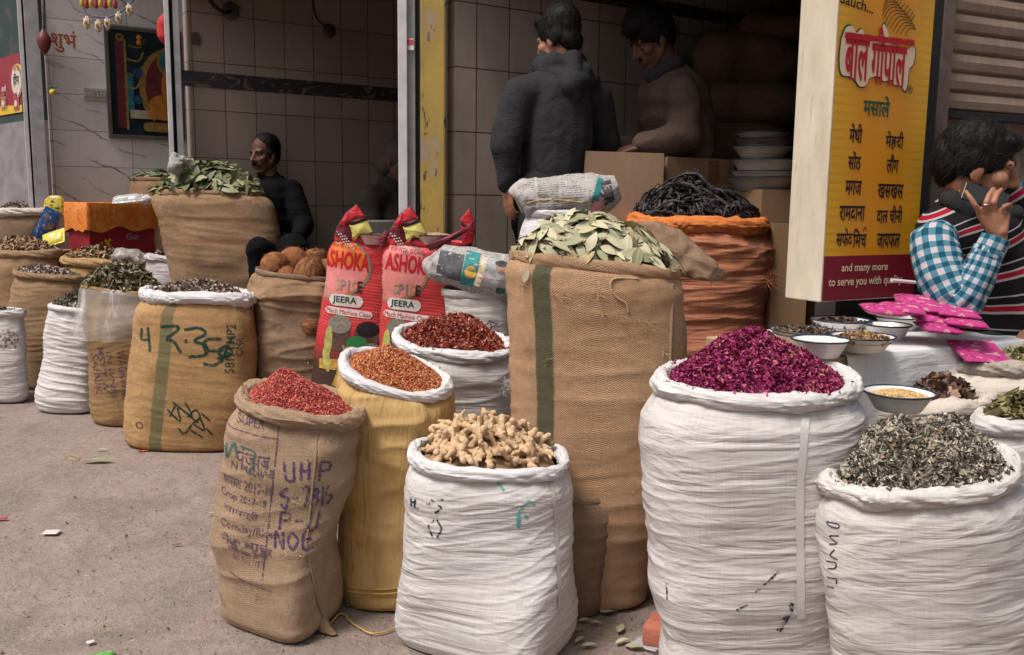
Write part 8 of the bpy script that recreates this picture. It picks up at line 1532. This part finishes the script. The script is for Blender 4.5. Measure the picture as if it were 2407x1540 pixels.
for i, px in enumerate((192, 203, 214, 225, 236, 247, 258, 270)): c = X(px, 2+(i % 2)*4, 6.5); V, F = lathe([(0.001, -0.045), (0.016, -0.035), (0.013, 0.0), (0.006, 0.03), (0.001, 0.10)], c, 10); mk('tassel', V, F, plain('tassel_red', (0.36, 0.05, 0.05), 0.8, 0.2) if i % 2 else plain('tassel_yellow', (0.55, 0.42, 0.06), 0.8, 0.2), ts)
string([X(185, -12, 6.5), X(240, -6, 6.5), X(290, -16, 6.5)], 0.006, gold2, ts, 'cord')
V, F = blob([('e', X(388, 70, 6.2), (0.055, 0.055, 0.10)), ('c', X(388, 70, 6.2), 0.05, X(394, 30, 6.2), 0.02)], 0.008, 3, noise=cloth_noise(0.008, 14, 10)); rb_ = tag(mk('cloth_bundle', V, F, plain('red_cloth', (0.46, 0.03, 0.035), 0.8, 0.15, 20)), 'red cloth bundle hanging left of the narrow steel frame', 'bundle'); string([X(394, 28, 6.2), X(396, -80, 6.2)], 0.003, black, rb_)
# second shop wall fittings
gran = NT('dark_granite_strip', 0.25, 0.5); gu = gran.uv(); gx_ = gran.noise(gran.map(gu, (7, 9, 1)), 1.0, 3, 0.6, 2.0); gran_m = gran.fin(gran.mix(gran.step(gx_, 0.54, 0.6), (0.045, 0.040, 0.045), (0.16, 0.125, 0.105)))
za, zb2 = wq(W1, 440, 203)[2], wq(W1, 440, 166)[2]
def strip(Wl, px0, px1, py, z0, z1, parent, nm='border_strip'):
    a_, b_ = wq(Wl, px0, py), wq(Wl, px1, py); L = float(np.dot(b_-a_, U)); V = [a_*V3([1, 1, 0])-NW*d+U*s_+Z*z_ for d in (0.0, 0.004) for z_ in (z0, z1) for s_ in (0, L)]
    mk(nm, V, [(5, 4, 6, 7), (4, 0, 2, 6), (1, 5, 7, 3), (2, 3, 7, 6), (4, 5, 1, 0)], gran_m, parent, uv=[(s_, z_) for d in (0, 1) for z_ in (z0, z1) for s_ in (0, L)], smooth=False)
strip(W1, 427, 1100, 180, za, zb2, w1); strip(W2, 1330, 1960, 30, wq(W2, 1600, 40)[2], wq(W2, 1600, 10)[2], w2)
lampb = empty('wall_bracket', wq(W1, 520, 25), 'black iron bracket with a round plate high on the dim tiled wall', 'bracket'); c = wq(W1, 541, 28); V, F = lathe([(0.001, 0), (0.055, 0), (0.055, 0.02), (0.045, 0.03), (0.001, 0.03)], (0, 0, 0), 24); mk('plate', c+V[:, [0]]*U+V[:, [1]]*Z-V[:, [2]]*NW, F, plain('brown_iron_plate', (0.10, 0.08, 0.075), 0.6, 0.2), lampb); string([wq(W1, 536, 30)-NW*0.04, wq(W1, 520, 36)-NW*0.09, wq(W1, 500, 26)-NW*0.1, wq(W1, 486, 10)-NW*0.1, wq(W1, 478, -14)-NW*0.1], 0.014, black, lampb, 'arm')
nic = MB(); c = wq(W1, 459, 96); nic.obox(c-NW*0.008, U*0.028, NW*0.007, Z*0.024, 0.002); V, F = lathe([(0.0001, 0), (0.028, 0), (0.028, 0.014), (0.0001, 0.014)], (0, 0, 0), 20); nic.add(c+Z*0.022+V[:, [0]]*U+V[:, [1]]*Z-V[:, [2]]*NW, F); tag(nic.build('wall_plate', plain('brown_wood_plate', (0.10, 0.07, 0.055), 0.6, 0.2)), 'small arched brown plate on the dim tiled wall', 'plate')
so_ = empty('wall_socket', wq(W1, 772, 74), 'brown round socket with a thin wire on the dim tiled wall', 'socket'); V, F = lathe([(0.001, 0), (0.045, 0), (0.045, 0.012), (0.034, 0.025), (0.001, 0.025)], wq(W1, 772, 74)*0, 20); mk('socket_body', wq(W1, 772, 74)+V[:, [0]]*U+V[:, [1]]*Z-V[:, [2]]*NW, F, plain('brown_bakelite', (0.07, 0.045, 0.035), 0.4, 0.2), so_); string([wq(W1, 765, 64)-NW*0.01, wq(W1, 745, 48)-NW*0.01, wq(W1, 736, 22)-NW*0.01, wq(W1, 734, -20)-NW*0.01], 0.005, black, so_, 'wire')
cb = X(862, 520, 5.4); zc = cb[2]; tag(MB().obox((cb+X(960, 520, 5.9))/2*V3([1, 1, 0])+Z*(zc+FLOOR)/2, V3([0.22, 0.12, 0]), V3([-0.08, 0.14, 0]), Z*(zc-FLOOR)/2, 0.006).build('counter', plain('grey_tile_counter', (0.22, 0.20, 0.19), 0.4, 0.2, 8)), 'low grey tiled counter behind the red printed sacks', 'counter')
# stickers and poster
fp = fr3.location; c = X(964, 105, 4.30); stq = plain('red_white_sticker', (0.55, 0.25, 0.24), 0.5, 0.1); st_o = MB(); st_o.obox(c-V3([0, 0.004, 0]), V3([0.017, -0.0034, 0]), V3([0, 0.001, 0]), Z*0.026); sto = tag(st_o.build('sticker', plain('white_sticker', (0.62, 0.55, 0.53), 0.5, 0.1)), 'small red and white sticker on the pale steel frame', 'sticker')
MB().obox(c-V3([0, 0.0062, -0.010]), V3([0.015, -0.003, 0]), V3([0, 0.001, 0]), Z*0.011).build('print', plain('red_sticker_print', (0.5, 0.06, 0.06), 0.5, 0.1), sto)
def pw(px, py): return PW(px, py, lwA, LWN)
pu = (lwA-lwB)/np.linalg.norm(lwA-lwB); c0 = pw(-60, 276); c1 = pw(56, 271); c2 = pw(56, 143); c3 = pw(-60, 138); nn_ = -LWN*0.006; po = empty('poster', (c0+c1)/2, 'red and yellow Hindi spice poster on the grey wall at the far left', 'poster')
zb3, zt3 = (c0[2]+c1[2])/2, (c2[2]+c3[2])/2; pL = float(np.dot(c1-c0, pu)); b0_ = c0*V3([1, 1, 0])
def pq(a_, z_, l_=0.0): return b0_+pu*a_*pL+Z*(zb3+(zt3-zb3)*z_)-LWN*(0.006+l_)
mk('sheet', [pq(0, 0), pq(1, 0), pq(1, 1), pq(0, 1)], [(0, 1, 2, 3)], plain('red_poster_paper', (0.26, 0.022, 0.035), 0.5, 0.15, 6), po, smooth=False); mk('yellow_foot', [pq(0, 0, 0.003), pq(1, 0, 0.003), pq(1, 0.12, 0.003), pq(0, 0.22, 0.003)], [(0, 1, 2, 3)], plain('poster_yellow', (0.62, 0.40, 0.03), 0.5, 0.15), po, smooth=False)
def pd(name, V2F, px, py, m, l_, sc=1.0): p = pw(px, py)-LWN*(0.006+l_); q_ = np.linalg.norm(p-EYE)/FOC*sc; return mk(name, [p+pu*x*q_*1.25+Z*y*q_ for x, y in V2F[0]], V2F[1], m, po, smooth=False)
pd('oval', disc_2d(22, 11), 42, 164, plain('poster_oval', (0.66, 0.44, 0.04), 0.5, 0.1), 0.004); pd('badge_ring', disc_2d(26, 33), 42, 192, plain('poster_gold', (0.30, 0.19, 0.10), 0.5, 0.2), 0.005); pd('badge', disc_2d(22, 28), 42, 192, plain('poster_cream', (0.60, 0.52, 0.44), 0.5, 0.1), 0.007)
def pdt(body, px, py, hp, wp, m, l_): V2, F2 = text_2d(body, 0.01); pd('lettering', (V2*[wp/np.ptp(V2[:, 0])/1.25, hp/np.ptp(V2[:, 1])], F2), px, py, m, l_)
pdt('हींग', 42, 188, 26, 34, blk, 0.010); pdt('एल जी', 42, 163, 13, 30, redp, 0.008); pdt('असली', 13, 209, 13, 28, wht, 0.008)
for px, py, w_, h_, mm_ in ((12, 240, 12, 16, plain('poster_jar', (0.30, 0.12, 0.05), 0.5, 0.3)), (42, 240, 12, 17, plain('poster_bottle', (0.34, 0.03, 0.05), 0.5, 0.2))): pd('jar', rect_2d(-w_, w_, -h_, h_*0.6), px, py, wht, 0.007); pd('jar', rect_2d(-w_*0.9, w_*0.9, -h_*0.93, h_*0.55), px, py, mm_, 0.009); pd('jar_neck', rect_2d(-w_*0.5, w_*0.5, h_*0.6, h_*1.0), px, py, mm_, 0.009); pd('jar_label', disc_2d(w_*0.6, h_*0.4), px, py+4, plain('poster_label', (0.55, 0.48, 0.36), 0.5), 0.011)
# ---------------------------------------------------------------- on the ground
bk_ = G(1590, 1530); brick = NT('worn_brick', 0.9, 0.1); bo = brick.obj(); b1 = brick.noise(bo, 26, 5, 0.65); b2 = brick.noise(bo, 9, 4); brick_m = brick.fin(brick.mix(brick.step(b1, 0.55, 0.7), brick.mix(b2, (0.46, 0.16, 0.105), (0.36, 0.115, 0.08)), (0.14, 0.06, 0.05)), brick.bump(b1, 0.8, 0.012))
gb = G(1535, 1520); V, F = blob([('e', gb+V3([0.11, 0.02, 0.035]), (0.13, 0.07, 0.05), Euler((0, 0, -0.45)).to_quaternion())], 0.01, 0); bq = MB(); bq.obox(gb+V3([0.10, 0.0, 0.036]), V3([0.115, -0.05, 0]), V3([0.023, 0.052, 0]), Z*0.035, 0.012); o_ = bq.build('brick', brick_m, smooth=True); tag(o_, 'worn red brick under the edge of the largest white sack', 'brick')
def ground_leaf(px, py, rot, sc, me, lab, grp): p = G(px, py); a = rot; Rm = np.array([[math.cos(a), -math.sin(a), 0], [math.sin(a), math.cos(a), 0], [0, 0, 1.0]]); return place_mesh('bay_leaf', me, p+Z*0.012*sc+Z*0.004, Rm, sc, lab, 'leaf', grp)
gG = 'fallen leaves on the ground between the white sacks'
for i, (px, py, a, sc) in enumerate([(1458, 1483, 1.2, 0.75), (1462, 1512, 0.6, 0.65), (1492, 1526, -0.2, 0.7), (1362, 1508, 0.9, 0.6), (1385, 1522, 0.2, 0.6), (1430, 1444, 0.05, 0.7), (1375, 1462, 0.1, 0.55), (1358, 1484, 0.3, 0.5), (1372, 1440, 0.5, 0.45), (1400, 1468, -0.15, 0.5), (1520, 1500, 0.4, 0.5)]): ground_leaf(px, py, a, sc, leaf_pale[i % 8], 'pale dry leaf fallen on the ground between the ginger and petal sacks', gG)
gH = 'leaves fallen on the open ground at the left'
for i, (px, py, a, sc, lab) in enumerate([(228, 990, 1.0, 0.9, 'pale oval leaf on the ground right of the slim white sack'), (232, 1088, 0.1, 1.2, 'torn pale green leaf in the middle of the open ground'), (200, 969, 0.1, 1.3, 'brownish leaf lying against the slim white sack'), (240, 1060, 0.2, 0.7, 'small faded leaf above the torn green leaf'), (500, 1210, 0.0, 0.5, 'tiny pale leaf by the left side of the stencilled sack')]): ground_leaf(px, py, a, sc, (leaf_grn if i in (1,) else leaf_pale)[i % 8], lab, gH)
def paper(px, py, w_, h_, rot, m, lab, name='paper_scrap', cat='paper', lift=0.004):
    p = G(px, py); V = []; n_ = 8
    for i in range(n_+1):
        for j in range(n_+1): x_, y_ = (i/n_-0.5)*w_, (j/n_-0.5)*h_; V.append(p+V3([x_*math.cos(rot)-y_*math.sin(rot), x_*math.sin(rot)+y_*math.cos(rot), lift+0.010*abs(float(pn(x_*14+px, y_*14, 1)))+0.08*x_*x_]))
    o_ = mk(name, V, gridfaces(n_+1, n_+1, False), m, uv=[(i/n_, j/n_) for i in range(n_+1) for j in range(n_+1)]); o_.modifiers.new('thick', 'SOLIDIFY').thickness = 0.0012; return tag(o_, lab, cat)
paper(121, 1253, 0.062, 0.05, 0.1, wht, 'white paper scrap on the open ground at the left'); paper(218, 1480+78, 0.12, 0.09, 0.5, snack('green_white_foil', (0.10, 0.42, 0.06), (0.55, 0.58, 0.52), (0.02, 0.16, 0.05)), 'green and white packet cut by the bottom edge', 'packet', 'packet'); paper(338, 1061, 0.06, 0.025, 0.2, snack('candy_foil', (0.45, 0.05, 0.03), (0.62, 0.40, 0.04), (0.1, 0.2, 0.1)), 'tiny red and yellow sweet wrapper before the jute sack', 'wrapper', 'wrapper'); paper(213, 1512, 0.022, 0.018, 0.7, wht, 'tiny white scrap near the bottom edge'); paper(1520, 1518, 0.06, 0.09, 0.9, film('pale_film', 0.6, (0.6, 0.62, 0.66)), 'pale plastic scrap beside the red brick', 'plastic_scrap', 'scrap'); paper(2, 1222, 0.05, 0.02, 0.2, snack('red_scrap', (0.45, 0.04, 0.05), (0.4, 0.05, 0.04), (0.3, 0.02, 0.02)), 'red scrap at the left edge of the ground', 'wrapper', 'wrapper'); paper(415, 1282, 0.035, 0.012, 0.4, plain('rust_scrap', (0.20, 0.07, 0.05), 0.8), 'rust coloured scrap on the open ground', 'scrap', 'scrap')
V, F = sphere_at(G(258, 996)+Z*0.016, 0.018); tag(mk('nut', V, F, plain('ochre_nut', (0.42, 0.22, 0.05), 0.7, 0.2, 30, 0.3)), 'small ochre nut on the ground by the stencilled jute sack', 'nut')
tl = [G(760, 1490)+Z*0.004, G(800, 1445)+Z*0.004, G(832, 1470)+Z*0.004, G(880, 1492)+Z*0.004, G(940, 1470)+Z*0.005, G(952, 1430)+Z*0.006, G(930, 1405)+Z*0.006, G(870, 1420)+Z*0.004, G(815, 1425)+Z*0.004]
hq = [S['3'].hit(px, py) for px, py in ((815, 1378), (860, 1383), (905, 1384), (940, 1380))]; hq = [h_-S['3'].vd*0.005 for h_ in hq if h_ is not None]
tw_o = tag(MB().tube(curve_pts(tl, 90)+np.stack([0.004*pn(np.arange(90)*0.35, 1, 2), 0.004*pn(np.arange(90)*0.3, 5, 2), 0*np.arange(90)], -1), 0.0026, 6).build('twine', twine, smooth=True), 'loose yellow twine looped on the ground below the ochre sack', 'twine')
if len(hq) > 2: MB().tube(curve_pts(hq, 40), 0.0028, 6).build('tie', twine, S['3'].root, smooth=True); MB().tube(curve_pts([h_-Z*0.014-S['3'].vd*0.003 for h_ in hq], 40), 0.0028, 6).build('tie', twine, S['3'].root, smooth=True)
tag(MB().tube(curve_pts([G(150, 1080)+Z*0.004, G(165, 1072)+Z*0.004, G(185, 1076)+Z*0.004, G(178, 1084)+Z*0.004, G(160, 1078)+Z*0.006, G(170, 1090)+Z*0.004], 40), 0.002, 5).build('twine', pale_cord, smooth=True), 'little knot of pale twine on the open ground', 'twine')
mb = MB()                                                     # grit, husks and chaff scattered on the ground
for i in range(2600):
    x_, y_ = rng.uniform(-3.6, 2.2), rng.uniform(2.1, 7.0)
    if rng.random() < 0.5: x_, y_ = rng.normal()*0.9-0.4, rng.uniform(2.2, 4.6)
    c = V3([x_, y_, 0.003+0.012*float(pn(x_*0.8, y_*0.8, 1))-0.004]); L = rng.uniform(0.0015, 0.006)*(2.2 if rng.random() < 0.08 else 1); a = rng.uniform(0, 6.28); d = V3([math.cos(a), math.sin(a), rng.normal()*0.2]); e = V3([-d[1], d[0], 0])*0.5
    mb.add([c+d*L, c+e*L, c-d*L, c-e*L, c+Z*L*0.7], [(0, 1, 4), (1, 2, 4), (2, 3, 4), (3, 0, 4)])
r_ = np.repeat(rng.random(mb.n//5), 5); tag(mk('chaff', np.concatenate(mb.V), mb.F, rndmat('chaff_mix', [(0.0, (0.06, 0.035, 0.03)), (0.4, (0.16, 0.10, 0.08)), (0.7, (0.36, 0.26, 0.18)), (1.0, (0.30, 0.08, 0.07))]), rnd=r_, smooth=False), 'small husks and chaff scattered over the ground', 'litter', None, 'stuff')
h = S['1'].hit(1236, 645)
if h is not None: place_mesh('bay_leaf', leaf_pale[2], h-S['1'].vd*0.012, np.stack([V3([0.25, -0.1, 0.96]), S['1'].rt*0.95+Z*-0.25, -S['1'].vd], -1), 0.62, 'pale bay leaf stuck to the left shoulder of the tallest burlap sack', 'leaf', 'bay leaves heaped in the tallest burlap sack')
